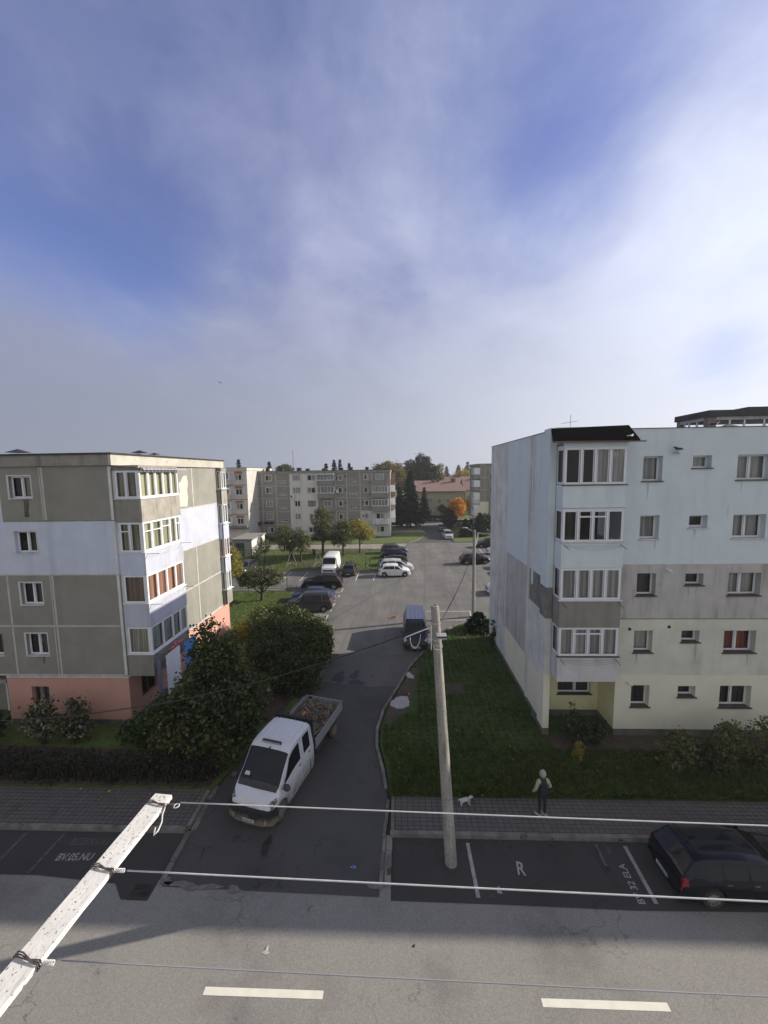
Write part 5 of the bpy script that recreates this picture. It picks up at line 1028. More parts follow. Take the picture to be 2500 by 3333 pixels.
    gr = patch('grille', ((.982, 7.0), (.996, 7.0), (.996, 9), (.982, 9)), BUMP, both=True, off=.012)
    bm_ = bumper or body; bo_ = K.get('bo', 0)
    q = MB()
    for i, c in ((0, L_ * .5), (1, -L_ * .5)):
        s_ = 1 if i == 0 else -1; pts = [(c - s_ * .36 , -w2 * .97 - bo_), (c - s_ * .14 + s_ * bo_, -w2 * .90 - bo_), (c - s_ * .005 + s_ * bo_, -w2 * .55), (c + s_ * .02 + s_ * bo_, 0), (c - s_ * .005 + s_ * bo_, w2 * .55), (c - s_ * .14 + s_ * bo_, w2 * .90 + bo_), (c - s_ * .36, w2 * .97 + bo_)]
        P = [(a, b) for a, b in pts] + [(a - s_ * .12, b * .9) for a, b in pts[::-1]]
        qb = MB(); qb.prism(P, .24, K.get('bh', .50 * kz), bm_); qb.build('bumper', root, recalc=True)
        c = c + s_ * bo_; pm = MB(); pm.box((c + s_ * .022, -.26, .34), (c + s_ * .034, .26, .45), PLATE); pm.box((c + s_ * .03, -.26, .34), (c + s_ * .0355, -.22, .45), plain('plate_blue', (.02, .05, .4)))
        for ch in range(7): pm.box((c + s_ * .033, -.18 + ch * .058, .365), (c + s_ * .036, -.145 + ch * .058, .425), SEAM)
        pm.build('number_plate', root)
    if details:
        dts = [s_[1] for s_ in []]
        for sd in (1, -1):
            q = MB(); seams = sorted({s_[0] for s_ in K['side'][1:]} | {K['side'][-1][2] - .01})
            for t in K.get('seams', seams):
                g = [surf(t + dx, v, sd) + Vector((0, sd * .004, 0)) for v in (2.2, 3, 4, 5, 5.9) for dx in (-.0008 * 4 / L_ * 1.2, .0008 * 4 / L_ * 1.2)]
                q.mesh(g, [(2 * i, 2 * i + 1, 2 * i + 3, 2 * i + 2) for i in range(4)], SEAM)
            q.build('door_seams', root)
            for s_ in K['side'][-2:]:
                p = surf(s_[0] + .03, 4.5, sd); h_ = MB(); h_.box((p.x - .07, p.y - .005, p.z - .012), (p.x + .07, p.y + sd * .025, p.z + .012), K.get('handle', body)); h_.build('door_handle', root)
    for c in wx:
        for sd in (1, -1):
            yy = sd * (w2 - .11); wm = MB(); wm.lathe([(rr * .62, -.09), (rr * .66, -.10), (rr * .93, -.10), (rr, -.07), (rr, .07), (rr * .93, .10), (rr * .66, .10), (rr * .62, .09)], tyre, (c, yy, rr), 'y', 26)
            wo = wm.build('wheel', root, smooth=True, sharp=40, recalc=True); rm = MB(); o_ = sd * .075
            rm.lathe([(rr * .74, o_ + sd * .018), (rr * .68, o_ + sd * .008), (rr * .64, o_ - sd * .04)], rims, (c, yy, rr), 'y', 26); rm.lathe([(0.0, o_ - sd * .05), (rr * .68, o_ - sd * .05)], SEAM, (c, yy, rr), 'y', 26)
            ns = 10 if rims is RIMM else 8
            for s_ in range(ns):
                a = 2 * math.pi * s_ / ns; w_ = .026 if rims is RIMM else .055; u = Vector((math.cos(a), 0, math.sin(a))); tt = Vector((-math.sin(a), 0, math.cos(a))); cc = Vector((c, yy + o_ - sd * .012, rr))
                pp = [cc + u * .03 - tt * w_, cc + u * rr * .67 - tt * w_ * .8, cc + u * rr * .67 + tt * w_ * .8, cc + u * .03 + tt * w_]
                rm.mesh([p for p in pp] + [p - Vector((0, sd * .03, 0)) for p in pp], [(0, 1, 2, 3), (0, 4, 5, 1), (1, 5, 6, 2), (2, 6, 7, 3)], rims)
            rm.lathe([(0, o_ + sd * .0), (.05, o_ - sd * .004), (.06, o_ - sd * .02)], rims, (c, yy, rr), 'y', 14); rm.build('rim', wo)
            ar = MB(); ar.lathe([(0.0, -.02 * sd), (ra * 1.0, -.02 * sd)], SEAM, (c, yy - sd * .13, rr), 'y', 20); ar.build('wheel_arch_liner', root)
    return root, surf, sect, patch
def ell(c, r_, n=10, m=7):
    vs = []; fs = []
    for i in range(m + 1):
        a = math.pi * i / m
        for j in range(n):
            b = 2 * math.pi * j / n; vs.append((c[0] + r_[0] * math.sin(a) * math.cos(b), c[1] + r_[1] * math.sin(a) * math.sin(b), c[2] + r_[2] * math.cos(a)))
    for i in range(m):
        for j in range(n): fs.append((i * n + j, (i + 1) * n + j, (i + 1) * n + (j + 1) % n, i * n + (j + 1) % n))
    return vs, fs
PW_ = paint('white_car_paint', (0.72, 0.73, 0.75)); PBK = paint('black_car_paint', (0.010, 0.010, 0.012), .2); PNV = paint('navy_car_paint', (0.012, 0.016, 0.045), .22); PDG = paint('graphite_car_paint', (0.075, 0.078, 0.085), .3, .5)
PSL = paint('silver_car_paint', (0.50, 0.51, 0.53), .3, .5); PBL = paint('steel_blue_car_paint', (0.035, 0.06, 0.16), .28, .4); PGR = paint('dark_grey_car_paint', (0.045, 0.048, 0.052), .28, .3); PLS = paint('light_silver_paint', (0.58, 0.60, 0.64), .3, .3)
GP = 'cars parked around the lot'
v = lambda *a, **k: vehicle('parked_car', *a, **k)
v('white hatchback with dark windows, nearest car in the row beside the island lawn', 'car', -0.55, 47.7, 2, 4.05, 1.74, 1.52, 'hatch', PW_, group=GP)
v('silver people carrier parked just behind the white hatchback', 'car', -0.35, 50.1, 2, 4.6, 1.8, 1.62, 'mpv', PLS, group=GP)
v('dark car with its red tail lights toward the lane, behind the silver people carrier', 'car', -0.75, 53.1, 182, 4.2, 1.74, 1.45, 'hatch', PBK, group=GP)
v('navy saloon in the row beside the island lawn, nose toward the grass', 'car', -0.8, 57.9, 184, 4.1, 1.72, 1.45, 'sedan', PNV, group=GP)
v('grey estate with pale bonnet, farthest of the row beside the island lawn', 'car', -0.7, 61.2, 3, 4.3, 1.75, 1.5, 'estate', PDG, group=GP)
v('graphite compact car seen from behind, next to the white box van', 'car', -6.4, 48.95, 92, 4.1, 1.76, 1.5, 'hatch', PGR, group=GP)
v('black sport utility car parked facing left below the white box van', 'car', -8.7, 42.5, 182, 4.6, 1.86, 1.66, 'suv', PBK, group=GP)
r_, _, _, _ = v('dark grey high roofed van-like car with roof rails by the hedge', 'car', -8.55, 35.5, 184, 4.4, 1.8, 1.82, 'van_small', PDG, group=GP)
q = MB()
for sd in (1, -1): q.tube([(-1.9, sd * .66, 1.80), (-1.7, sd * .66, 1.87), (.1, sd * .66, 1.88), (.35, sd * .66, 1.80)], .018, BUMP, 6)
q.build('roof_rail', r_)
v('steel blue saloon half hidden behind the grey van-like car', 'car', -8.85, 38.2, 182, 4.5, 1.76, 1.42, 'sedan', PBL, group=GP)
v('black hatchback crossing the right-hand bays, casting a long shadow', 'car', 10.75, 54.0, 4, 4.15, 1.74, 1.5, 'hatch', PBK, group=GP)
v('black car at the upper right of the lot with a light windscreen', 'car', 15.4, 65.8, 183, 4.5, 1.78, 1.5, 'sedan', PBK, group=GP)
v('white saloon nosing out behind the corner of the blue block', 'car', 11.55, 40.6, 180, 4.4, 1.76, 1.46, 'sedan', PW_, group=GP)
v('small white car at the right edge of the lot between two black ones', 'car', 15.9, 60.3, 182, 4.0, 1.7, 1.48, 'hatch', PW_, group=GP)
v('dark car mostly hidden behind the blue block, nearest the white saloon', 'car', 14.9, 48.7, 182, 4.1, 1.72, 1.5, 'hatch', PGR, group=GP)
v('dark car mostly hidden behind the blue block, next to the black hatchback', 'car', 15.0, 51.4, 182, 4.2, 1.72, 1.5, 'hatch', PNV, group=GP)
v('light silver compact people carrier facing the camera at the side street', 'car', 9.65, 75.2, -88, 4.2, 1.72, 1.6, 'mpv', PLS, group=GP)
v('dark green saloon with pale bonnet behind the silver people carrier', 'car', 9.8, 84.6, -92, 4.4, 1.74, 1.44, 'sedan', paint('dark_green_paint', (0.03, 0.05, 0.05), .2), group=GP)
v('dark car with glinting roof parked behind the dense garden tree on the left', 'car', -20.4, 49.5, -90, 4.4, 1.8, 1.6, 'suv', PGR, group=GP)
v('dark car standing in the shade under the trees at the end of the long block', 'car', -0.8, 95.2, 180, 4.3, 1.74, 1.45, 'sedan', PGR, group=GP)
# near black estate on the street
rt, sf, _, pt = vehicle('parked_car', 'black estate car with chrome door handles parked on the street by the tiled pavement', 'car', 10.52, 11.28, 0, 4.52, 1.74, 1.42, dict(KINDS_V['estate'], handle=CHROME), paint('deep_navy_black', (0.005, 0.007, 0.016), .08))
q = MB(); p = sf(.03, 9); q.tube([(p.x - .0, .02, p.z + .03), (p.x + .08, -.3, p.z + .18)], .012, BUMP, 5); q.build('rear_wiper', rt)
for (x, lab) in ((15.4, 'second dark car on the street, only just inside the right edge'),):
    vehicle('parked_car', lab, 'car', x, 11.35, 0, 4.3, 1.74, 1.45, 'hatch', PBK)
# white box van
BOXV = dict(KINDS_V['van'], top=[(0, .60), (.005, 1.4), (.012, 2.0), (.03, 2.28), (.06, 2.33), (.4, 2.36), (.66, 2.32), (.70, 2.22), (.84, 1.34), (.88, 1.18), (.95, 1.02), (.98, .84), (.992, .68), (1, .48)], boxy=True, ws=(.715, .84), side=[(.68, .69, .82, .73)], mir=0)
vehicle('delivery_van', 'white high roofed van parked nose out beside the island lawn', 'van', -8.95, 49.9, -90, 4.9, 1.95, 2.35, BOXV, PW_, rims=RIMD)
# dark van facing the camera
rt, sf, _, pt = vehicle('parked_van', 'dark navy van facing the camera at the mouth of the drive', 'van', 1.22, 29.1, -91, 4.75, 1.86, 1.95, dict(KINDS_V['van'], mir=0), paint('navy_van_paint', (0.02, 0.024, 0.05), .35), rims=RIMD, bumper=mat('grey_bumper', (0.09, .09, .095), None, 3, .6))
q = MB()
for k in range(5): q.box((-2.1 + 0.0, -.62 + k * .31 - .012, 1.955), (.9, -.62 + k * .31 + .012, 1.972), paint('van_roof_paint', (0.085, 0.105, 0.18), .4))
q.box((-2.1, -.70, 1.93), (.95, .70, 1.957), MATS['van_roof_paint']); q.build('roof_panel', rt)
q = MB(); q.lathe([(0, 2.385), (.05, 2.385), (.06, 2.37)], CHROME, (0, 0, .72), 'x', 14); q.build('badge', rt)

# dropside pickup truck with double cab
def mud_extra(N, L, cur, co, mix, noise, rng, mul):
    sp = N.new('ShaderNodeSeparateXYZ'); L.new(co, sp.inputs[0]); a = N.new('ShaderNodeMath'); a.operation = 'MULTIPLY_ADD'; L.new(noise(3.0, 5), a.inputs[0]); a.inputs[1].default_value = .7; L.new(sp.outputs[2], a.inputs[2])
    return mix(rng(a.outputs[0], .92, .74), cur, (.17, .14, .10))
MUDB = mat('muddy_black_bumper', (0.016, 0.016, 0.017), (0.025, 0.024, 0.023), 3, .7, extra=mud_extra)
def pickup():
    WHT = paint('white_truck_paint', (0.66, 0.68, 0.72), .3, 0, ((0.20, 0.17, 0.13), 1.05, .35)); CX, CY = -4.87, 15.65; hd = math.degrees(math.atan2(-5.5, -1.48)); L_ = 6.1
    K = dict(top=[(0, 1.9), (.01, 2.12), (.03, 2.22), (.2, 2.26), (.42, 2.25), (.50, 2.20), (.56, 2.08), (.80, 1.28), (.835, 1.18), (.93, .98), (.965, .84), (.985, .66), (1, .45)], belt=[(0, 1.25), (.03, 1.25), (.5, 1.22), (.80, 1.12), (.93, .88), (.965, .74), (.985, .6), (1, .43)],
             hw=[(0, .99), (.03, 1), (.5, 1), (.75, 1), (.86, .96), (.94, .88), (.98, .78), (1, .66)], ws=(.545, .80), rw=(.004, .008), side=[(.09, .09, .25, .25), (.34, .34, .755, .565)], wheels=(-.68, .79), r=.35, boxy=True, seams=(.055, .30, .70), handle=BUMP, mir=0, bh=.78, bo=.04, front_t=(.86, .95), rear_t=None, lamp=mat('dark_headlamp', (0.30, .31, .33), (0.03, .03, .035), 14, .15, contrast=(.45, .55)), mirs=1.6)
    cabL = 3.25
    # the cab builder is centred on its own length; the deck is added behind it
    dirv = Vector((math.cos(rad(hd)), math.sin(rad(hd)))); cc = Vector((-5.62, 12.75)) - dirv * (cabL / 2)
    root, surf, sect, patch = vehicle('pickup_truck', 'white double cab dropside truck loaded with scrap wood, parked in the shaded drive', 'truck', cc.x, cc.y, hd, cabL, 2.02, 2.27, K, WHT, rims=RIMD, bumper=MUDB, tyre=TYRED)
    r0 = -cabL / 2
    rb = MB()
    for k in range(9):
        yy = -.72 + k * .18
        pts = []
        for t in (.03, .1, .2, .3, .40): pts.append(Vector((cabL * (t - .5), yy, sect(t)[1][-1][1] - .004 - .02 * (abs(yy) / .8) ** 2)))
        for i in range(len(pts) - 1):
            a, b = pts[i], pts[i + 1]; w_ = .03; rb.mesh([a + Vector((0, -w_, -.02)), a + Vector((0, -w_ * .6, .018)), a + Vector((0, w_ * .6, .018)), a + Vector((0, w_, -.02)), b + Vector((0, -w_, -.02)), b + Vector((0, -w_ * .6, .018)), b + Vector((0, w_ * .6, .018)), b + Vector((0, w_, -.02))], [(0, 1, 5, 4), (1, 2, 6, 5), (2, 3, 7, 6), (0, 3, 2, 1), (4, 5, 6, 7)], WHT)
    rb.build('roof_ribs', root)
    lb = MB(); z = sect(.50)[1][-1][1]; lx = cabL * 0.0 - .02; lb.box((lx - .05, -.42, z + .01), (lx + .05, .42, z + .085), BLACKM)
    for k in range(10): lb.box((lx + .049, -.40 + k * .081, z + .025), (lx + .056, -.34 + k * .081, z + .07), LAMPM)
    lb.build('roof_light_bar', root)
    an = MB(); an.mesh(*ell((cabL * .05, .02, sect(.55)[1][-1][1] + .03), (.07, .02, .03)), BLACKM); an.build('roof_antenna', root)
    # black wiper cowl under the windscreen
    patch('wiper_cowl', ((.785, 6.3), (.835, 6.6), (.845, 9), (.79, 9)), BUMP, both=True, off=.014)
    dash = MB(); p = surf(.74, 8.0, -1); dash.mesh([p + Vector((0, 0, .014)), p + Vector((.0, -.22, .012)), p + Vector((.12, -.22, -.052)), p + Vector((.12, 0, -.05))], [(0, 1, 2, 3)], plain('paper_white', (.6, .65, .6), .7)); dash.build('permit_card', root)
    wp = MB()
    for y0_ in (-.45, .25):
        a, b = surf(.80, 7.6 if y0_ > 0 else 8.2, 1 if y0_ > 0 else -1), surf(.735, 8.9, -1 if y0_ < 0 else 1); wp.tube([a + Vector((0, 0, .03)), b + Vector((0, y0_, .03))], .012, BLACKM, 5)
    wp.build('wiper', root)
    # lower front grille
    g = MB(); g.box((cabL / 2 - .01, -.55, .52), (cabL / 2 + .035, .55, .60), SEAM); g.build('lower_grille', root)
    # deck: floor, four sideboards, headboard, frame, lamps
    D0 = r0 - .12; D1 = D0 - 2.95; hwd = 1.0; zf = .92; zt = 1.34; GM = mat('galvanised_sideboard', (0.40, 0.42, 0.43), (0.30, 0.32, 0.33), 2.0, .45, metal=.4); t_ = .03
    f = MB(); f.box((D1, -hwd, zf - .08), (D0, hwd, zf), mat('deck_floor', (0.10, .085, .07), None)); f.box((D1 + .1, -.45, .45), (r0 + .1, -.36, zf - .08), BUMP); f.box((D1 + .1, .36, .45), (r0 + .1, .45, zf - .08), BUMP); f.build('deck', root)
    for sd in (1, -1):
        s = MB(); s.box((D1, sd * hwd, zf - .06), (D0, sd * (hwd + t_), zt), GM)
        for zz in (zf + .10, zf + .25): s.box((D1, sd * (hwd + t_ - .001), zz), (D0, sd * (hwd + t_ + .014), zz + .03), GM)
        s.build('sideboard', root)
        mf = MB(); mf.box((D1 + .45, sd * (hwd - .25), .70), (D1 + 1.25, sd * hwd, .74), BUMP); mf.build('mudguard', root)
        tl = MB(); tl.box((D1 - .06, sd * .62, .62), (D1 + .02, sd * .92, .74), TAILM); tl.build('tail_light', root)
        tk = MB(); tk.box((D0 - .95, sd * .62, .45), (D0 - .2, sd * .95, .80), BUMP); tk.build('side_box', root)
    tb = MB(); tb.box((D1 - t_, -hwd - .02, zf - .06), (D1, hwd + .02, zt), GM); tb.box((D1 + .001, -.85, zt - .16), (D1 + .02, -.70, zt - .04), SEAM); tb.build('tailboard', root)
    hb = MB(); hb.box((D0 + .002, -hwd - .02, zf - .06), (D0 + .06, hwd + .02, zt + .04), BLACKM); hb.box((D0 + .0, -.92, zt + .04), (D0 + .12, .92, 2.28), plain('black_rack_mesh', (.008, .008, .01), .6)); hb.build('headboard', root)
    # load: scrap boards
    WD = [mat('grey_scrap_wood', (0.20, 0.175, 0.15), (0.12, .105, .09), 6, .9), mat('brown_scrap_wood', (0.15, 0.11, 0.08), (0.09, .07, .055), 6, .9), mat('pale_scrap_wood', (0.30, 0.26, 0.20), (0.2, .17, .14), 6, .9)]
    ld = MB(); base = MB()
    base_pts = []
    nx, ny = 22, 14
    for i in range(nx + 1):
        for j in range(ny + 1):
            fx, fy = i / nx, j / ny; edge = min(1, 4 * min(fx, 1 - fx, fy, 1 - fy)); base_pts.append((D1 + .08 + (2.75) * fx, -.93 + 1.86 * fy, zf + .03 + .18 * edge * (1.1 - .6 * fx) + R.uniform(-.02, .02)))
    ld.mesh(base_pts, [(i * (ny + 1) + j, (i + 1) * (ny + 1) + j, (i + 1) * (ny + 1) + j + 1, i * (ny + 1) + j + 1) for i in range(nx) for j in range(ny)], WD[1])
    for k in range(330):
        fx = R.random() ** .9; x = D1 + .15 + 2.5 * fx; y = R.uniform(-.85, .85); l = R.choice([R.uniform(.12, .3), R.uniform(.3, .75)]); a = R.choice([R.gauss(0.2, .35), R.gauss(1.4, .5)]); dx, dy = math.cos(a) * l / 2, math.sin(a) * l / 2
        if abs(y) + abs(dy) > .95: continue
        if x - abs(dx) < D1 + .03 or x + abs(dx) > D0 - .05: continue
        z = zf + .14 + .17 * (1.05 - .6 * fx) * min(1, 4 * min(fx + .05, 1.1 - fx)) + R.uniform(-.03, .07); w_, h = R.uniform(.02, .05), R.uniform(.01, .025); u = Vector((dx, dy, R.uniform(-.06, .06))); s = Vector((-dy, dx, 0)).normalized() * w_ / 2; c = Vector((x, y, z)); up = Vector((0, 0, h))
        P = [c - u - s, c + u - s, c + u + s, c - u + s]; ld.mesh(P + [p + up for p in P], [(0, 3, 2, 1), (4, 5, 6, 7), (0, 1, 5, 4), (1, 2, 6, 5), (2, 3, 7, 6), (3, 0, 4, 7)], R.choice(WD))
    lo = ld.build('scrap_wood_load'); lo.parent = None; lo.location = root.location; lo.rotation_euler = root.rotation_euler; tag(lo, 'heap of broken grey boards lying in the open bed of the white truck', 'scrap wood')
    br = MB(); br.mesh(*ell((D1 + 1.35, -.42, zf + .34), (.16, .07, .07)), plain('orange_plastic', (.65, .22, .05), .5)); br.tube([(D1 + 1.0, -.5, zf + .33), (D1 + 1.25, -.45, zf + .35)], .03, TAILM, 8); o = br.build('work_tool', None, smooth=True); o.location = root.location; o.rotation_euler = root.rotation_euler; tag(o, 'orange and red power tool lying on the scrap wood in the truck bed', 'tool')
    bg = MB(); bg.mesh(*ell((D0 - .35, .55, zf + .16), (.2, .25, .14)), plain('dark_red_cloth', (.12, .02, .03), .9)); bg.mesh(*ell((D0 - .3, .2, zf + .14), (.16, .2, .1)), plain('navy_cloth', (.02, .03, .08), .9)); o = bg.build('bundled_rags', None, smooth=True); o.location = root.location; o.rotation_euler = root.rotation_euler; tag(o, 'dark red and navy bundle behind the cab in the truck bed', 'rags')
pickup()

# ================================================================ plants
LM = {
 'dark': [leaf_mat('leaf_dark_green', (0.034, 0.060, 0.017), (0.018, 0.034, 0.011)), leaf_mat('leaf_mid_green', (0.072, 0.105, 0.024), (0.042, 0.068, 0.018)), leaf_mat('leaf_olive', (0.17, 0.17, 0.04), (0.11, 0.12, 0.03))],
 'yellow': [leaf_mat('leaf_yellow', (0.55, 0.40, 0.04), (0.38, 0.31, 0.035)), leaf_mat('leaf_yellow_green', (0.28, 0.28, 0.04), (0.18, 0.20, 0.03)), leaf_mat('leaf_brown_yellow', (0.30, 0.17, 0.03), (0.2, 0.12, 0.025))],
 'orange': [leaf_mat('leaf_orange', (0.75, 0.28, 0.02), (0.65, 0.36, 0.025)), leaf_mat('leaf_amber', (0.85, 0.45, 0.035), (0.65, 0.30, .02)), leaf_mat('leaf_rust', (0.30, 0.10, 0.02), (0.2, .08, .02))],
 'olive': [leaf_mat('leaf_grey_olive', (0.12, 0.14, 0.045), (0.085, 0.105, 0.035)), leaf_mat('leaf_olive_light', (0.21, 0.215, 0.065), (0.15, 0.155, 0.05)), leaf_mat('leaf_olive_dark', (0.045, 0.06, 0.022), (0.035, 0.045, 0.018))],
 'conifer': [leaf_mat('needle_blue_green', (0.020, 0.042, 0.026), (0.013, 0.028, 0.018), .1), leaf_mat('needle_green', (0.030, 0.055, 0.025), (0.02, .038, .018), .1)],
 'pine': [leaf_mat('pine_needle', (0.035, 0.055, 0.025), (0.022, 0.036, 0.018), .1), leaf_mat('pine_needle_light', (0.07, 0.085, 0.035), (0.04, .055, .022), .1)],
 'autumn': [leaf_mat('leaf_tan', (0.26, 0.19, 0.06), (0.18, 0.13, 0.045)), leaf_mat('leaf_ochre', (0.33, 0.23, 0.07), (0.22, .16, .05)), leaf_mat('leaf_dull_green', (0.13, 0.13, 0.05), (0.09, .09, .035))],
 'hedge': [leaf_mat('hedge_dark', (0.018, 0.028, 0.011), (0.011, 0.018, 0.008)), leaf_mat('hedge_red_brown', (0.042, 0.026, 0.015), (0.022, .016, .010)), leaf_mat('hedge_olive', (0.055, .06, .022), (.035, .042, .016))],
 'bright': [leaf_mat('leaf_fresh_green', (0.07, 0.13, 0.02), (0.045, 0.09, 0.016)), leaf_mat('leaf_fresh_dark', (0.035, 0.07, 0.015), (0.02, .045, .012))],
 'pale': [leaf_mat('pale_flower_head', (0.42, 0.36, 0.25), (0.28, .25, .15)), leaf_mat('leaf_green_pale', (0.11, 0.14, 0.06), (0.07, .09, .04)), leaf_mat('leaf_darkish', (0.04, 0.055, 0.025), (0.03, .04, .018))],
}
BARK = mat('bark', (0.075, 0.062, 0.05), (0.04, 0.034, 0.028), 5, .95, bump=.8, bscale=30, stretch=(1, 1, .3)); BARKG = mat('grey_bark', (0.16, 0.15, 0.13), (0.09, .085, .075), 5, .95, bump=.8, bscale=30, stretch=(1, 1, .3))
def leafmesh(name, P, size, mats, weights, parent=None, loc=None, flat=0.35, elong=1.25, jitter=0.4, dirs=None, kind=None, tri=False):
    n = len(P); u = NP.normal(size=(n, 3)); u /= np.linalg.norm(u, axis=1)[:, None]
    if dirs is not None: u = dirs / (np.linalg.norm(dirs, axis=1)[:, None] + 1e-9) + NP.normal(size=(n, 3)) * .25; u /= np.linalg.norm(u, axis=1)[:, None]
    nn = NP.normal(size=(n, 3)); nn[:, 2] = nn[:, 2] * (1 - flat) + flat * 2.0; v = np.cross(nn, u); v /= (np.linalg.norm(v, axis=1)[:, None] + 1e-9)
    s = size * (1 + NP.uniform(-jitter, jitter, n))[:, None]
    a = P - u * s * elong * .5; b = P + v * s * .42; c = P + u * s * elong * .5; d = P - v * s * .42
    b = b + u * s * .08; d = d + u * s * .08; cup = np.cross(u, v) * s * .12; b = b + cup; d = d + cup
    V = np.stack([a, b, c, d], 1).reshape(-1, 3); me = bpy.data.meshes.new(name); me.vertices.add(4 * n); me.vertices.foreach_set('co', V.ravel()); me.loops.add(4 * n); me.loops.foreach_set('vertex_index', np.arange(4 * n)); me.polygons.add(n); me.polygons.foreach_set('loop_start', np.arange(0, 4 * n, 4))
    for m in mats: me.materials.append(m)
    w_ = np.array(weights, float)
    if w_.ndim == 1: mi = NP.choice(len(mats), n, p=w_ / w_.sum())
    else: mi = w_.astype(int).ravel() if w_.shape[0] == 1 else np.array([0] * n)
    me.polygons.foreach_set('material_index', mi.astype(np.int32)); me.update(calc_edges=True); me.validate()
    o = bpy.data.objects.new(name, me); col.objects.link(o)
    if parent: o.parent = parent
    if loc: o.location = loc
    if kind: o['kind'] = kind
    return o
def cloud(ells, n, clump=.28, per=26, shell=.75):
    """leaf positions in clumps through the crown volume, denser towards the outside"""
    vol = np.array([e[3] * e[4] * e[5] for e in ells]) ** .8; vol /= vol.sum(); out = []; nc = max(6, n // per)
    which = NP.choice(len(ells), nc, p=vol)
    for k in which:
        e = ells[k]; d = NP.normal(size=3); d /= np.linalg.norm(d); r_ = (shell + (1 - shell) * NP.uniform() ** 1.0) if NP.uniform() < .8 else NP.uniform(.2, shell); r_ *= NP.uniform(.86, 1.1)
        c = np.array(e[:3]) + d * np.array(e[3:6]) * r_; cs = clump * NP.uniform(.6, 1.35); q = NP.normal(size=(per, 3)) * cs * np.array([1, 1, .7]) ; out.append(c + q * .6)
    return np.concatenate(out)
def limbs(mb, base, h, r0, ells, m, n=7, lean=0.1, split=.35):
    top = Vector(base) + Vector((R.uniform(-lean, lean), R.uniform(-lean, lean), h)); b = Vector(base); mid = b.lerp(top, .5) + Vector((R.uniform(-lean, lean), R.uniform(-lean, lean), 0)) * .7
    mb.tube([b - Vector((0, 0, .15)), b + Vector((0, 0, .05)), b.lerp(mid, .5), mid, top], [r0 * 1.35, r0 * 1.1, r0 * .9, r0 * .75, r0 * .35], m, 9)
    for i in range(n):
        e = ells[i % len(ells)]; d = Vector((R.gauss(0, 1), R.gauss(0, 1), R.gauss(.2, .7))).normalized(); tip = Vector(e[:3]) + Vector((d.x * e[3], d.y * e[4], d.z * e[5])) * .8; s_ = b.lerp(top, R.uniform(split, .95)); c = s_.lerp(tip, .5) + Vector((R.uniform(-.1, .1), R.uniform(-.1, .1), R.uniform(0, .25))) * e[5] * .5
        mb.tube([s_, c, tip], [r0 * .45, r0 * .26, r0 * .08], m, 6)
        for k in range(2):
            d2 = Vector((R.gauss(0, 1), R.gauss(0, 1), R.gauss(.2, .8))).normalized(); t2 = c + d2 * e[3] * .55; mb.tube([c, c.lerp(t2, .5) + Vector((0, 0, .05)), t2], [r0 * .2, r0 * .12, r0 * .04], m, 5)
def tree(name, lab, x, y, ells, n, size, pal, w_, trunk=(1.5, .12), cat='tree', group=None, bark=None, clump=.3, per=26, shell=.75, nl=8, z0=.07, multi=1, flat=.35):
    root = thing(name, lab, cat, (x, y, z0), 0, group); tb = MB()
    for k in range(multi): limbs(tb, (R.uniform(-.3, .3) * (multi > 1), R.uniform(-.3, .3) * (multi > 1), 0), trunk[0], trunk[1], ells, bark or BARK, nl)
    tb.build('trunk', root, smooth=True); leafmesh('crown', cloud(ells, n, clump, per, shell), size, LM[pal], w_, root, flat=flat); return root
def shrub(name, lab, x, y, ells, n, size, pal, w_, stems=5, group=None, clump=.16, z0=.07, cat='shrub', per=18, shell=.6):
    root = thing(name, lab, cat, (x, y, z0), 0, group); tb = MB()
    for k in range(stems):
        e = ells[k % len(ells)]; d = Vector((R.gauss(0, 1), R.gauss(0, 1), R.uniform(.2, 1))).normalized(); tip = Vector(e[:3]) + Vector((d.x * e[3], d.y * e[4], abs(d.z) * e[5])) * .85; b = Vector((R.uniform(-.12, .12), R.uniform(-.12, .12), -.05)); tb.tube([b, b.lerp(tip, .5) + Vector((0, 0, .08)), tip], [.02, .014, .005], BARK, 5)
    tb.build('stem', root); leafmesh('foliage', cloud(ells, n, clump, per, shell), size, LM[pal], w_, root); return root
def conifer(name, lab, x, y, h, r0, n, size, pal='conifer', group=None, z0=.07, skirt=.12, droop=.35, power=.85, wh=None, cat='tree'):
    root = thing(name, lab, cat, (x, y, z0), 0, group); tb = MB(); tb.tube([(0, 0, -.1), (0, 0, h * .5), (0, 0, h * .98)], [h * .017 + .03, h * .011 + .02, .015], BARK, 8); P = []; D = []
    wh = wh or int(h * 2.2); 
    for i in range(wh):
        f_ = skirt + (1 - skirt) * (i + R.random() * .6) / wh; z = h * f_; rr = r0 * (1 - f_) ** power / (1 - skirt) ** power + .05; nb = max(5, int(11 * (1 - f_) + 4)); ph = R.random() * 6
        for b in range(nb):
            a = ph + 2 * math.pi * b / nb + R.uniform(-.2, .2); L_ = rr * R.uniform(.72, 1.12); dr = droop * R.uniform(.6, 1.3); dx, dy = math.cos(a), math.sin(a)
            if L_ > .8: tb.tube([(0, 0, z), (dx * L_ * .9, dy * L_ * .9, z - dr * L_ * .6)], [.03, .008], BARK, 4, caps=False)
            k = max(2, int(n / (wh * nb) * (.4 + 1.2 * (1 - f_))))
            for q in range(k):
                t = R.random() ** .6; s_ = (R.random() - .5) * L_ * .42 * (1.15 - t); P.append((dx * L_ * t - dy * s_, dy * L_ * t + dx * s_, z - dr * L_ * t * t + R.gauss(0, .05) - abs(s_) * .15)); D.append((dx + R.gauss(0, .4), dy + R.gauss(0, .4), -.35))
    tb.build('trunk', root); leafmesh('crown', np.array(P), size, LM[pal], [1] * len(LM[pal]), root, dirs=np.array(D), elong=2.2, flat=.6); return root
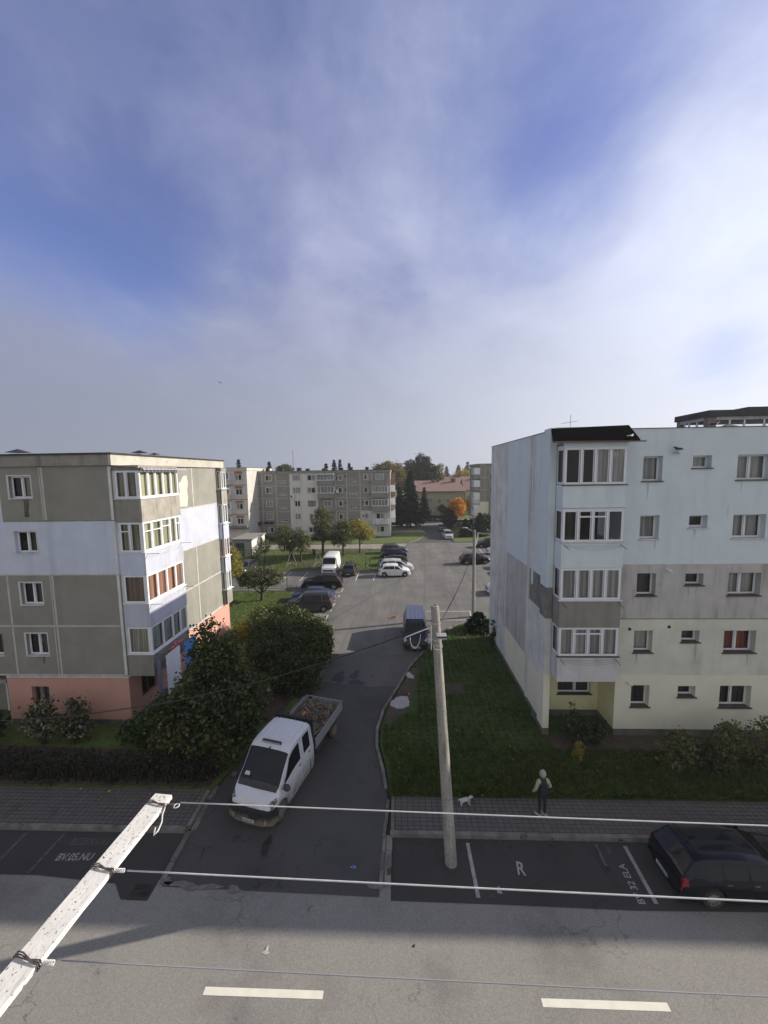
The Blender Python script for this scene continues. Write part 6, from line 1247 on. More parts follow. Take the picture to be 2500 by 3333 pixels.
# linden at the drive
tree('linden_tree', 'dark leafy linden tree between the salmon ground floor and the white truck', -9.0, 17.4, [(0, -.3, 2.3, 1.9, 1.5, 1.6), (-.1, -.1, 3.9, 1.15, 1.0, 1.4), (-.2, 0, 5.2, .55, .5, 1.1), (1.5, -.2, 2.3, 1.35, 1.3, 1.5), (-1.4, -.6, 1.9, 1.3, 1.2, 1.1), (.7, -.9, 1.3, 1.8, 1.1, 1.0), (.6, 0, 4.3, .7, .6, .9)], 17000, .135, 'dark', [4, 4, 1.6], (3.4, .13), clump=.33, per=30, shell=.6, nl=14)
tree('young_tree', 'low yellow-tinged bush tree with big leaves overhanging the front hedge by the truck', -9.4, 15.9, [(0, 0, 1.2, 1.5, .8, .7), (1.3, -.1, .95, .9, .7, .8), (-1.0, 0, 1.1, .9, .7, .6)], 4200, .13, 'dark', [2, 3, 4], (1.2, .07), clump=.25, nl=7)
# tall hedge mass beside the drive
def poly_hedge(name, lab, poly, hfun, n, size, pal, w_, loc=(0, 0, 0), surf_only=.8, cat='hedge', group=None, zlo=.1, clump=.16):
    root = thing(name, lab, cat, loc, 0, group); xs = [p[0] for p in poly]; ys = [p[1] for p in poly]
    def inside(x, y):
        c = False; j = len(poly) - 1
        for i in range(len(poly)):
            if (poly[i][1] > y) != (poly[j][1] > y) and x < (poly[j][0] - poly[i][0]) * (y - poly[i][1]) / (poly[j][1] - poly[i][1] + 1e-9) + poly[i][0]: c = not c
            j = i
        return c
    P = []; per = []; tot = 0
    for i in range(len(poly)):
        a, b = poly[i], poly[(i + 1) % len(poly)]; l = math.hypot(b[0] - a[0], b[1] - a[1]); per.append((l, a, b)); tot += l
    while len(P) < n:
        if R.random() < .5:
            t = R.random() * tot
            for l, a, b in per:
                if t <= l: break
                t -= l
            f_ = t / l; x = a[0] + (b[0] - a[0]) * f_ + R.gauss(0, .10); y = a[1] + (b[1] - a[1]) * f_ + R.gauss(0, .10); z = zlo + (hfun(x, y) - zlo) * R.random() ** .8
        else:
            x, y = R.uniform(min(xs), max(xs)), R.uniform(min(ys), max(ys))
            if not inside(x, y): continue
            z = hfun(x, y) - abs(R.gauss(0, .12)) + .06
        for k in range(6): P.append((x + R.gauss(0, clump) * .6, y + R.gauss(0, clump) * .6, z + R.gauss(0, clump) * .5))
    leafmesh('foliage', np.array(P), size, LM[pal], w_, root); c = MB(); m_ = mat('hedge_inner_twigs', (0.018, 0.02, 0.012), (0.01, .012, .008), 3, .95); cx, cy = sum(xs) / len(xs), sum(ys) / len(ys)
    bx = 14; core = []
    # inner twig mass well inside the leaves, following the hedge's height
    gx, gy = np.linspace(min(xs), max(xs), 14 if max(xs) - min(xs) < 15 else 60), np.linspace(min(ys), max(ys), 8); sx, sy = (gx[1] - gx[0]) / 2, (gy[1] - gy[0]) / 2
    for x in gx:
        for y in gy:
            if inside(x + sx, y + sy) and inside(x - sx, y - sy) and inside(x + sx, y - sy) and inside(x - sx, y + sy) and inside(x, y):
                for q in range(2): c.tube([(x + R.uniform(-sx, sx), y + R.uniform(-sy, sy), 0), (x + R.uniform(-sx, sx), y + R.uniform(-sy, sy), max(.2, hfun(x, y) - .25))], [.05, .02], m_, 5)
    c.build('stem', root); return root
HP = [(-5.35, 21.3), (-5.25, 24), (-5.1, 26.6), (-6.6, 28.4), (-8.6, 29.9), (-10.7, 31.0), (-11.4, 29.6), (-10.6, 26.8), (-9.6, 24.4), (-8.2, 22.4), (-6.6, 20.9)]
poly_hedge('tall_hedge', 'tall dark trimmed hedge along the left kerb of the drive, its far edge sunlit', HP, lambda x, y: 1.95 + .75 * math.exp(-((x + 8.4) ** 2 + (y - 25) ** 2) / 3.5) + .4 * math.exp(-((x + 6.6) ** 2 + (y - 27) ** 2) / 1.2) + .22 * math.sin(x * 2.1 + y * 1.3) + .16 * math.sin(x * 4.7 - y * 3.1), 34000, .12, 'dark', [3.5, 3, 1.8], clump=.34)
tree('bushy_tree', 'dark bushy plum tree rising from the tall hedge behind the truck', -7.6, 21.6, [(0, 0, 2.1, 1.7, 1.7, 1.5), (.4, 1.2, 2.6, 1.4, 1.4, 1.2), (-.3, 1.9, 2.9, 1.2, 1.2, 1.1)], 8000, .10, 'dark', [5, 3, .8], (2.2, .1), clump=.28, nl=8)
shrub('autumn_shrub', 'yellow and orange autumn shrub on the lawn behind the tall hedge', -11.9, 28.6, [(0, 0, .9, 1.0, 1.2, .9), (.6, 1.3, .9, .8, .9, .8), (-.9, .4, .6, .8, .8, .5)], 1900, .10, 'yellow', [3, 3, 3], 10, clump=.25, per=12, shell=.4)
shrub('autumn_shrub', 'small round green shrub with sunlit top at the far tip of the tall hedge', -10.9, 32.4, [(0, 0, .6, .7, .8, .6)], 1200, .07, 'olive', [2, 3, 1], 5)
poly_hedge('low_hedge', 'low red-brown clipped hedge behind the tiled pavement on the left', [(-40, 14.55), (-8.0, 14.6), (-7.8, 15.3), (-40, 15.5)], lambda x, y: 1.0 + .06 * math.sin(x * 1.7), 26000, .065, 'hedge', [3, 3, 1.5], clump=.1)
shrub('flowering_bush', 'tall bush with pale dried flower heads under the salmon wall window', -17.3, 16.9, [(0, 0, 1.1, .75, .6, .9), (.1, 0, 2.0, .4, .4, .5), (-.5, 0, 1.6, .35, .3, .5)], 1700, .12, 'pale', [2.6, 2, 2], 9, clump=.2, per=12)
shrub('flowering_bush', 'dark narrow bush with a few pale flower heads, right of the taller pale one', -15.75, 17.0, [(0, 0, 1.0, .65, .55, .9), (0, 0, 2.0, .3, .3, .4)], 1400, .11, 'pale', [.8, 1.5, 3], 8, clump=.2, per=12)
shrub('dark_shrub', 'dark shrub by the entrance at the left edge', -20.2, 16.9, [(0, 0, .9, .9, .7, .9)], 1500, .09, 'hedge', [3, .5, 1], 6)
shrub('sumac_bush', 'bright green feathery bush at the corner of the salmon ground floor', -12.1, 16.9, [(0, 0, .9, 1.2, .8, .7), (.7, 0, 1.4, .7, .6, .5), (-.9, 0, .7, .6, .5, .5)], 3000, .12, 'bright', [3, 2], 9, clump=.2)
# lawn trees
tree('garden_tree', 'spreading umbrella shaped tree on the lawn by the metal railing', -14.1, 38.0, [(0, 0, 2.35, 2.0, 1.8, .95), (-1.4, .2, 2.2, 1.1, 1.1, .8), (1.4, 0, 2.4, 1.1, 1.2, .7), (.1, 0, 3.0, 1.0, 1.0, .5)], 9000, .10, 'olive', [3, 1.2, 3], (1.9, .17), clump=.26, nl=12)
tree('autumn_tree', 'sunlit yellow-green tree at the far corner of the grey panel block', -20.1, 44.2, [(0, 0, 2.9, 1.5, 1.5, 1.6), (.2, 0, 1.5, 1.6, 1.4, 1.1)], 6000, .11, 'yellow', [1.2, 4, 1.2], (2.6, .12), clump=.28)
tree('park_tree', 'round tree left of the white box van, on the island lawn', -16.3, 57.6, [(-.7, 0, 2.8, 1.7, 1.5, 1.6), (-.2, 0, 3.7, 1.2, 1.1, .9)], 5500, .13, 'olive', [3, 2, 2], (2.2, .15), clump=.32, multi=2)
tree('park_tree', 'crooked twin-trunked olive tree before the white part of the long block', -14.4, 55.4, [(0, 0, 2.9, 1.6, 1.5, 1.5), (.2, 0, 3.8, 1.1, 1.0, .9)], 5500, .13, 'olive', [3, 2.5, 2], (2.2, .14), clump=.32, multi=2)
tree('park_tree', 'tallest round tree of the island lawn, with several dark trunks', -12.1, 60.6, [(0, 0, 5.4, 1.6, 1.5, 1.9), (.3, 0, 3.6, 1.5, 1.4, 1.3), (-.2, 0, 6.7, .9, .9, .8)], 8000, .14, 'olive', [2, 3, 2], (4.2, .17), clump=.34, multi=3)
tree('park_tree', 'dense olive-green tree standing just left of the yellow one', -8.6, 58.9, [(0, 0, 3.5, 1.9, 1.6, 1.8), (.2, 0, 4.8, 1.2, 1.1, .9), (-.9, 0, 2.6, 1.0, 1.0, 1.0)], 7500, .13, 'olive', [3, 2, 3], (2.8, .17), clump=.32)
tree('park_tree', 'tree turning yellow at the right end of the island row', -6.2, 61.0, [(0, 0, 3.9, 1.7, 1.6, 1.6), (1.2, 0, 3.1, 1.3, 1.2, 1.0), (-.6, 0, 4.7, 1.0, 1.0, .7)], 7000, .13, 'yellow', [2.5, 4, .6], (2.6, .14), clump=.32)
tree('park_tree', 'small tree behind the swing frame, farthest left of the island row', -19.4, 63.9, [(0, 0, 3.1, 1.4, 1.3, 1.3)], 3500, .13, 'olive', [3, 2, 2], (2.2, .12), clump=.3)
tree('young_tree', 'thin open crowned young tree beside the shed, nearer the lot', -20.0, 52.6, [(0, 0, 1.8, 1.0, .9, 1.0), (0, 0, 2.6, .5, .5, .4)], 1600, .11, 'olive', [2, 1, 3], (1.6, .09), clump=.25, per=14)
tree('young_tree', 'slim young tree right in front of the white shed wall', -19.6, 54.8, [(0, 0, 2.5, .75, .7, 1.1)], 1400, .12, 'olive', [2, 2, 2], (1.9, .08), clump=.25, per=14)
conifer('spruce_tree', 'tall dark spruce at the right end of the long block', 2.85, 89.6, 13.4, 3.3, 12000, .34, wh=26)
conifer('spruce_tree', 'shorter dark spruce tucked behind the left side of the tall spruce', .4, 92.0, 9.5, 2.3, 6000, .34, wh=20)
conifer('spruce_tree', 'slim spruce in front of the olive house', 7.0, 102.6, 8.9, 1.7, 4200, .3, wh=18)
tree('orange_tree', 'bright orange autumn tree right of the olive house', 15.4, 100.8, [(0, 0, 3.3, 2.4, 2.0, 2.6), (.3, 0, 4.8, 1.3, 1.2, 1.2)], 7000, .2, 'orange', [3, 3, 1], (2.5, .14), clump=.4)
tree('dark_round_tree', 'dark rounded evergreen in front of the orange tree', 11.75, 88.5, [(0, 0, 1.9, 1.8, 1.6, 1.7), (-.1, 0, 3.6, 1.2, 1.1, 1.1)], 6000, .2, 'conifer', [2, 1], (2, .15), clump=.4)
tree('roadside_tree', 'small tree with pale top in front of the olive house wall', 11.6, 102.0, [(0, 0, 3.0, 1.1, 1.1, 1.1), (.2, 0, 3.9, .6, .6, .5)], 2500, .17, 'olive', [2, 3, 2], (2.6, .09), clump=.3, bark=BARKG)
tree('roadside_tree', 'yellow-green tree squeezed between the olive house and the block at right', 19.8, 103.5, [(0, 0, 4.2, 1.6, 1.5, 3.0)], 4000, .2, 'yellow', [2, 3, 1], (3, .14), clump=.4)
conifer('fir_tree', 'dark fir by the corner bays of the far right block', 16.3, 77.0, 4.7, 2.0, 4500, .26, wh=14, skirt=.03)
conifer('fir_tree', 'low dark fir left of the taller one near the far right block', 13.4, 76.5, 3.6, 1.6, 3500, .26, wh=12, skirt=.03)
tree('garden_tree', 'loose green shrub tree behind the low firs', 18.4, 80.5, [(0, 0, 2.3, 1.7, 1.6, 1.7)], 3000, .2, 'dark', [3, 2, 1], (1.6, .1), clump=.4)
conifer('fir_bush', 'spiky dark fir bush on the lawn tip beside the second lamp pole', 6.45, 30.5, 1.55, 1.25, 5200, .13, wh=9, skirt=.02, droop=.15, power=.55, cat='shrub')
tree('far_autumn_tree', 'huge tan autumn tree rising behind the right end of the long block', -3.2, 130, [(0, 0, 12.6, 5.2, 4.5, 4.0), (3.6, 0, 10.5, 3.4, 3, 4.0), (-4.0, 0, 11.6, 3.0, 3, 3.0)], 12000, .42, 'autumn', [3, 2, 2], (12, .5), clump=1.0, per=30)
for i, (x, y, h, r_, lab) in enumerate(((4.3, 133, 16.9, 2.6, 'dark pine just right of the tan autumn tree'), (7.0, 136, 19.0, 3.6, 'tallest dark pine behind the olive house'), (10.3, 134, 18.2, 2.7, 'tall open pine above the roof of the olive house'), (12.6, 130, 14.6, 2.0, 'grey-green pine at the right end of the pine group'))):
    el = [(R.uniform(-.5, .5) * r_ * .6, R.uniform(-.4, .4) * r_, h * f_, r_ * q, r_ * q, h * .08) for f_, q in ((.45, 1.0), (.58, 1.05), (.7, .95), (.82, .75), (.93, .45))]
    tree('pine_tree', lab, x, y, el, 6500, .42, 'pine', [3, 1.4], (h * .9, .3), clump=.8, per=26, shell=.55)
tree('birch_tree', 'wispy pale tree beside the pines', 14.2, 131, [(0, 0, 11.5, 1.5, 1.4, 4.2)], 1800, .3, 'autumn', [2, 2, 1], (11, .14), clump=.6, per=14)
tree('far_autumn_tree', 'low yellow autumn tree over the red roofs near the far right block', 25.2, 150, [(0, 0, 10.2, 4.0, 3.5, 3.0), (-3, 0, 9.2, 2.5, 2.5, 2.2)], 5000, .45, 'yellow', [3, 3, 1], (9, .3), clump=.9)
for i, (x, y, h, r_, lab) in enumerate(((-46.5, 112, 17.6, 2.4, 'dark conifer top left above the pale block with red lintels'), (-37.5, 112, 16.6, 2.8, 'broad dark conifer above the left part of the long block'), (-20.8, 112, 15.9, 1.5, 'left one of the conifer tips over the middle of the long block'), (-18.6, 113, 16.9, 2.3, 'broadest conifer tip over the middle of the long block'), (-16.7, 112, 16.9, 1.5, 'right pointed conifer tip over the middle of the long block'), (-14.3, 114, 15.9, 1.3, 'lone small conifer tip right of the conifer group'), (29.5, 170, 14.6, 1.6, 'slim dark conifer tip over the red roofs'))):
    conifer('conifer', lab, x, y, h, r_, 3500, .4, wh=24, skirt=.25)
tree('far_round_tree', 'round tree top between the broad conifer and the mast', -33.2, 113, [(0, 0, 13.6, 2.4, 2.2, 2.0)], 2500, .35, 'olive', [2, 2, 2], (12, .2), clump=.6)
for i, (x, h, r_, lab) in enumerate(((33, 16.2, 4.2, 'hazy grey conifer on the skyline, left one of three'), (41, 17.2, 5.0, 'hazy grey conifer on the skyline, middle one of three'), (47, 19.2, 5.0, 'hazy grey conifer on the skyline, right one of three'), (23, 13.6, 3.5, 'hazy low conifer at the foot of the skyline trees'))): conifer('skyline_conifer', lab, x, 262, h, r_, 3000, .8, wh=20, skirt=.1)
P = []
for k in range(2600):
    x = R.uniform(-160, 160); y = R.uniform(285, 325); h = 9 + 3.5 * math.sin(x * .11) + 2.5 * math.sin(x * .37 + 1)
    for q in range(10): P.append((x + R.gauss(0, 2), y, R.uniform(1, h)))
o = leafmesh('far_woodland', np.array(P), 1.6, LM['pine'], [2, 1]); o['kind'] = 'stuff'
poly_hedge('clipped_hedge', 'dark clipped hedge in front of the olive house', [(-12, 100.4), (13.5, 100.4), (13.5, 101.6), (-12, 101.6)], lambda x, y: 1.35, 6000, .16, 'hedge', [3, .5, 1], clump=.22)
poly_hedge('clipped_hedge', 'dark hedge in front of the far right block', [(13.5, 92.6), (26, 92.6), (26, 93.6), (13.5, 93.6)], lambda x, y: 1.1, 3000, .16, 'hedge', [3, .5, 1], clump=.22)
poly_hedge('foundation_bushes', 'dark straggly bushes along the foot of the long block', [(-27, 73.0), (-12, 73.6), (-12, 74.4), (-27, 74.2)], lambda x, y: .8 + .4 * math.sin(x * 1.1), 4000, .13, 'dark', [3, 2, 1], clump=.25)
# shrubs before the blue block
shrub('dark_shrub', 'dark shrub with one tall sprout in the yellow corner recess', 8.25, 17.35, [(0, 0, .75, .75, .5, .7), (.9, .1, .5, .7, .5, .5), (-.15, 0, 1.9, .12, .12, .65)], 2300, .09, 'dark', [4, 2, .5], 9, clump=.14)
shrub('yellow_shrub', 'small yellowish upright shrub in front of the dark one', 7.85, 16.1, [(0, 0, .5, .3, .28, .5)], 550, .07, 'yellow', [.6, 4, 1], 7, clump=.09)
for x, y, h, r_, w_, lab in ((12.05, 15.9, 1.8, .85, [2, 4, .8], 'yellow-green bush, leftmost of the row before the cream wall'), (13.25, 15.75, 1.3, .8, [3, 3, 1], 'low bush second from left before the cream wall'), (14.0, 16.0, 2.25, .75, [1.5, 4, 2], 'upright yellowish bush with tall sprigs before the cream wall'), (15.5, 15.8, 2.45, 1.0, [2, 4, 1], 'largest leafy bush of the row before the cream wall'), (17.0, 15.9, 2.2, .9, [4, 3, .6], 'dark bush at the right edge before the cream wall')):
    shrub('garden_bush', lab, x, y, [(0, 0, h * .45, r_, r_ * .85, h * .4), (R.uniform(-.2, .2), 0, h * .78, r_ * .5, r_ * .45, h * .22), (R.uniform(-.3, .3), 0, h * .2, r_ * .45, r_ * .4, h * .2)], 2000, .085, 'olive' if 'yellow' in lab or 'largest' in lab else 'dark', w_, 10, clump=.15, group='bushes before the cream wall')
shrub('wall_creeper', 'thin leafless looking creeper on the far end of the grey side wall', 6.93, 27.6, [(0, 0, 1.0, .12, .7, 1.1)], 420, .09, 'hedge', [3, 1, 1], 12, clump=.12)
# grass blades on the near lawn
def inside_poly(poly, x, y):
    c = np.zeros(len(x), bool); j = len(poly) - 1
    for i in range(len(poly)):
        xi, yi = poly[i]; xj, yj = poly[j]
        c ^= ((yi > y) != (yj > y)) & (x < (xj - xi) * (y - yi) / (yj - yi + 1e-12) + xi); j = i
    return c
def blades(name, poly, n, hf, mats, w_, z0=.08, width=.012, holes=(), maxd=None):
    xs = [p[0] for p in poly]; ys = [p[1] for p in poly]; x = NP.uniform(min(xs), max(xs), n * 3); y = min(ys) + (max(ys) - min(ys)) * NP.uniform(0, 1, n * 3) ** 1.35
    k = inside_poly(poly, x, y)
    for hpoly in holes: k &= ~inside_poly(hpoly, x, y)
    # tufts: pull blades towards random clump centres
    x = x[k][:n]; y = y[k][:n]; n = len(x); gx = np.round(x / .35) * .35 + .13 * np.sin(np.round(y / .35) * 12.9); gy = np.round(y / .35) * .35 + .13 * np.sin(np.round(x / .35) * 7.7); t = NP.uniform(0, .55, n); x = x * (1 - t) + gx * t; y = y * (1 - t) + gy * t
    h = hf(x, y) * NP.uniform(.45, 1.25, n); a = NP.uniform(0, 2 * math.pi, n); lx, ly = NP.normal(0, .45, n) * h, NP.normal(0, .45, n) * h; wx, wy = np.cos(a) * width * (1 + h * 2), np.sin(a) * width * (1 + h * 2)
    z = np.full(n, z0 - .01); V = np.stack([np.stack([x - wx, y - wy, z], 1), np.stack([x + wx, y + wy, z], 1), np.stack([x + wx * .5 + lx * .45, y + wy * .5 + ly * .45, z + h * .65], 1), np.stack([x + lx, y + ly, z + h], 1)], 1).reshape(-1, 3)
    me = bpy.data.meshes.new(name); me.vertices.add(4 * n); me.vertices.foreach_set('co', V.ravel()); me.loops.add(4 * n); me.loops.foreach_set('vertex_index', np.arange(4 * n)); me.polygons.add(n); me.polygons.foreach_set('loop_start', np.arange(0, 4 * n, 4))
    for m in mats: me.materials.append(m)
    me.polygons.foreach_set('material_index', NP.choice(len(mats), n, p=np.array(w_) / sum(w_)).astype(np.int32)); me.update(calc_edges=True)
    o = bpy.data.objects.new(name, me); col.objects.link(o); o['kind'] = 'stuff'; return o
GM_ = [leaf_mat('grass_blade', (0.10, 0.18, 0.032), (0.055, 0.11, 0.022), .4), leaf_mat('grass_blade_light', (0.15, 0.21, 0.045), (0.10, .15, .03), .4), leaf_mat('grass_blade_dry', (0.20, 0.17, 0.07), (0.14, .12, .05), .3)]
BLD = [(7.0, 17.85), (60, 17.85), (60, 30), (7.0, 30)]
fp = [(-0.3, 14.25), (19, 14.25), (19, 33), (8.2, 32.9), (5.8, 32.0), (4.6, 31.1), (3.5, 29.6), (2.4, 27.3), (1.8, 26.3), (0.9, 24.4), (-0.2, 21.1), (-0.6, 20.0), (-0.9, 18.3), (-0.88, 17.1), (-0.56, 15.8)]
SP1 = [(-0.7, 18.6), (0.9, 19.8), (1.0, 22.0), (1.4, 24.4), (0.6, 24.4), (-0.5, 20.4)]; SP2 = [(2.5, 21.3), (3.8, 21.3), (3.8, 22.5), (2.5, 22.5)]; SP3 = [(7.2, 16.9), (30, 17.0), (30, 17.9), (7.2, 17.9)]
blades('grass', fp, 95000, lambda x, y: .09 + .14 * np.exp(-np.maximum(0, y - 14.3) / .9) + .05 * (np.sin(x * 1.3) * np.sin(y * 1.7) + .4).clip(0, 1) + .05 * (y < 17), GM_, [4, 3, .7], holes=(BLD, SP1, SP2, SP3))
blades('grass', [(-11.2, 31.9), (-5.8, 31.5), (-5.4, 29.8), (-8, 30.6), (-11, 31.4), (-12.5, 27), (-13.4, 20), (-13.9, 31), (-22, 41), (-11.4, 41.0)], 34000, lambda x, y: .10 + 0 * x, GM_, [4, 3, 1], z0=.07, width=.018)
blades('grass', [(-2.85, 50.2), (-26, 50.2), (-22, 64.3), (-2.9, 64.3)], 22000, lambda x, y: .11 + 0 * x, GM_, [4, 3, 1.2], z0=.07, width=.025)
blades('weeds', [(-0.3, 12.2), (20, 12.25), (20, 12.52), (-0.3, 12.52)], 900, lambda x, y: .05 + 0 * x, GM_, [2, 1, 2], z0=0.0, width=.012)
# fallen leaves
FL = []
for k in range(1500):
    a = R.random()
    if a < .4: x, y, z = R.uniform(-13.5, -8), R.uniform(26, 33), .12
    elif a < .7: x, y, z = R.uniform(-20, -5), R.uniform(52, 63), .13
    elif a < .85: x, y, z = R.uniform(-.5, 12), R.uniform(14.2, 17), .16
    elif a < .87: x, y, z = R.uniform(-14, -8.1), R.uniform(13.6, 14.3), .125
    else: x, y, z = R.uniform(-.5, 6), R.uniform(15, 30), .14
    FL.append((x, y, z))
o = leafmesh('fallen_leaves', np.array(FL), .09, LM['yellow'], [2, 1, 3], flat=.9); o['kind'] = 'stuff'

# ================================================================ poles, wires, small things
POLE = mat('pole_concrete', (0.31, 0.30, 0.275), (0.20, 0.192, 0.175), 3.0, .9, bump=.6, bscale=35, stretch=(1, 1, .25), streak=((0.07, .065, .06), 1.0, 7.0), mottle=((.44, .42, .38), 14, .4), speck=((.12, .115, .10), 9, .62))
def pole_mesh(mb, a, b, r0, r1, m, hollow=True, n=18):
    a, b = Vector(a), Vector(b); mb.tube([a.lerp(b, t) for t in (0, .25, .5, .75, 1)], [r0 + (r1 - r0) * t for t in (0, .25, .5, .75, 1)], m, n, caps=False)
    if hollow: mb.lathe([(r1, 0), (r1 * .55, .015), (r1 * .5, -.35)], m, tuple(b), 'z', n); mb.lathe([(0, -.3), (r1 * .5, -.3)], DARKIN, tuple(b), 'z', n)
root = thing('utility_pole', 'leaning round concrete pole standing in the parking strip before the tiled pavement', 'utility pole', (1.66, 11.65, 0))
T = Vector((-.55, 0, 8.86)); mb = MB(); pole_mesh(mb, (0, 0, -.3), T, .205, .128, POLE); mb.build('shaft', root, smooth=True, sharp=60)
at = lambda z: Vector((-.55 * z / 8.86, 0, z))
mb = MB(); ALU = mat('galvanised_fitting', (0.55, .55, .54), (.4, .4, .4), 8, .4, metal=.5)
for z in (8.32, 7.78, 7.62): mb.lathe([(.145, -.02), (.152, -.02), (.152, .02), (.145, .02)], ALU, tuple(at(z)), 'z', 20)
mb.build('clamp_band', root, smooth=True, sharp=40)
mb = MB(); p = at(8.1); mb.tube([p + Vector((-.15, -.04, .12)), p + Vector((-.16, -.05, -.65))], .018, WHITE, 8); mb.build('conduit', root)
mb = MB(); p = at(7.98); mb.box(tuple(p + Vector((-.02, -.40, -.02))), tuple(p + Vector((.26, -.17, .05))), mat('dark_fitting', (.05, .055, .075), None)); mb.box(tuple(p + Vector((-.03, -.41, .052))), tuple(p + Vector((.27, -.16, .07))), ALU); mb.box(tuple(p + Vector((-.03, -.42, -.03))), tuple(p + Vector((.27, -.401, .0))), ALU); mb.tube([p + Vector((.1, -.17, 0)), p + Vector((.1, -.1, 0))], .02, ALU); mb.build('junction_box', root)
mb = MB(); p = at(7.55); mb.tube([p + Vector((-.14 + .14 * (1 - math.cos(a)), -.15, -.14 * math.sin(a) + .08)) for a in [math.pi * k / 12 for k in range(13)]], .011, WHITE, 6); mb.build('hanging_hook', root)
def cable(nm, lab, pts, r_, m, sag=0, n=24, cat='cable', group=None, kinds=None):
    o = []
    for i in range(len(pts) - 1):
        a, b = Vector(pts[i]), Vector(pts[i + 1])
        for k in range(n): t = k / n; o.append(a.lerp(b, t) - Vector((0, 0, sag * 4 * t * (1 - t))))
    o.append(Vector(pts[-1])); mb = MB(); mb.tube(o, r_, m, 7); return tag(mb.build(nm, smooth=True), lab, cat, group)
CB = plain('black_cable', (.018, .018, .02), .6)
cable('overhead_cable', 'thick dark twisted cable sagging from the near pole leftwards over the drive', [(.95, 11.65, 8.2), (.56, 11.65, 8.06), (-.49, 11.65, 7.67), (-2.21, 11.65, 7.06), (-4.48, 11.65, 6.34), (-7.54, 11.65, 5.6), (-10.85, 11.65, 5.1), (-12.9, 11.65, 4.92), (-17, 11.65, 4.9), (-24, 11.65, 5.8), (-32, 11.65, 8.1)], .018, CB, n=3)
cable('overhead_cable', 'cable running from the near pole to the second pole beside the blue block', [(1.22, 11.75, 8.15), (6.6, 33.6, 6.4)], .016, CB, sag=.45)
cable('overhead_cable', 'cable leaving the second pole to the upper right over the bays', [(6.75, 33.8, 6.35), (13.0, 62, 3.0), (20, 62, 2.3)], .014, plain('pale_cable', (.45, .45, .44), .6), sag=.3)
mb = MB(); p = Vector((.93, 11.63, 8.12))
for k, (dx, dz, q) in enumerate(((-.5, -.12, .022), (-.75, -.25, .02), (-.62, -.2, .016))): mb.tube([p + Vector((0, -.03 * k, .1 - .06 * k)), p + Vector((dx * .5, -.03 * k, dz * .45 + .05 - .05 * k)), p + Vector((dx, -.02 * k, dz - .03 * k))], q, WHITE if k == 1 else CB, 7)
mb.mesh(*ell(tuple(p + Vector((-.05, -.02, .1))), (.05, .05, .03)), ALU); mb.build('tension_clamp', root, smooth=True).location = (-1.66, -11.65, 0)
mb = MB(); pts = []
for k in range(61):
    t = k / 60; u = -.50 + .33 * t; z = 7.86 - .40 * math.sin(math.pi * min(1, max(0, t))) ** .45 + .10 * t; pts.append(Vector((.83 + u, 11.6 + .025 * math.cos(k * 1.3), z + .025 * math.sin(k * 1.3))))
mb.tube(pts, .012, plain('light_cable', (.5, .5, .48), .5), 6); tag(mb.build('cable_coil', smooth=True), 'pale twisted cable loop hanging by the top of the near pole', 'cable')
root = thing('lamp_pole', 'slimmer square concrete lamp pole rising beside the corner of the blue block', 'lamp post', (6.66, 33.7, 0))
mb = MB(); pole_mesh(mb, (0, 0, -.2), (.03, 0, 7.85), .165, .125, POLE, n=8, hollow=False); mb.lathe([(0, .0), (.125, 0)], POLE, (.03, 0, 7.85), 'z', 8); mb.build('shaft', root)
mb = MB(); mb.tube([(0, 0, 7.62), (-.25, 0, 7.82), (-.62, 0, 8.02)], .022, ALU, 7); mb.build('lamp_arm', root); mb = MB(); mb.mesh(*ell((-.85, 0, 8.07), (.28, .09, .055)), ALU); mb.build('lamp_head', root, smooth=True)
# clothesline bracket outside the viewer's own window
PLK = mat('flaked_white_plank', (0.80, 0.79, 0.75), (0.68, 0.66, 0.62), 30, .8, bump=.1, bscale=140, speck=((0.13, .11, .09), 105, .595), stretch=(1, .35, 1), extra=lambda N, L, cur, co, mix, noise, rng, mul: mix(rng(noise(26, 5), .66, .69), mix(mul(rng(noise(90, 5, (1.6, .22, 1)), .57, .62), .55), cur, (.45, .42, .37)), (.12, .10, .08)))
root = thing('clothesline_bracket', 'flaking white wooden plank arm with rusty wire wound round it, jutting out over the street', 'clothesline bracket', (0, 0, 12.0))
A, B = Vector((-.750, 1.092)), Vector((-.868, -.35)); d = (B - A).normalized(); nrm = Vector((-d.y, d.x)); hw_ = .0285; mb = MB(); vs = []
nseg = 46
for k in range(nseg + 1):
    c = A.lerp(B, k / nseg)
    for s_, zz in ((1, 0), (-1, 0), (-1, -.013), (1, -.013)): vs.append((c.x + nrm.x * s_ * (hw_ + R.uniform(-.0007, .0007)), c.y + nrm.y * s_ * hw_, zz + R.uniform(-.0005, .0005)))
fs = [(0, 1, 2, 3)] + [(4 * nseg + 3, 4 * nseg + 2, 4 * nseg + 1, 4 * nseg)]
for k in range(nseg):
    for j in range(4): a = 4 * k + j; b = 4 * k + (j + 1) % 4; fs.append((a, a + 4, b + 4, b))
mb.mesh(vs, fs, PLK); mb.build('plank', root, recalc=True)
def onarm(y): t = (A.y - y) / (A.y - B.y); c = A.lerp(B, t); return c.x, c.y
RW = mat('rusty_wire', (.10, .085, .075), (.05, .04, .035), 60, .7); LW = mat('pale_line_wire', (.62, .62, .62), (.5, .5, .5), 40, .45)
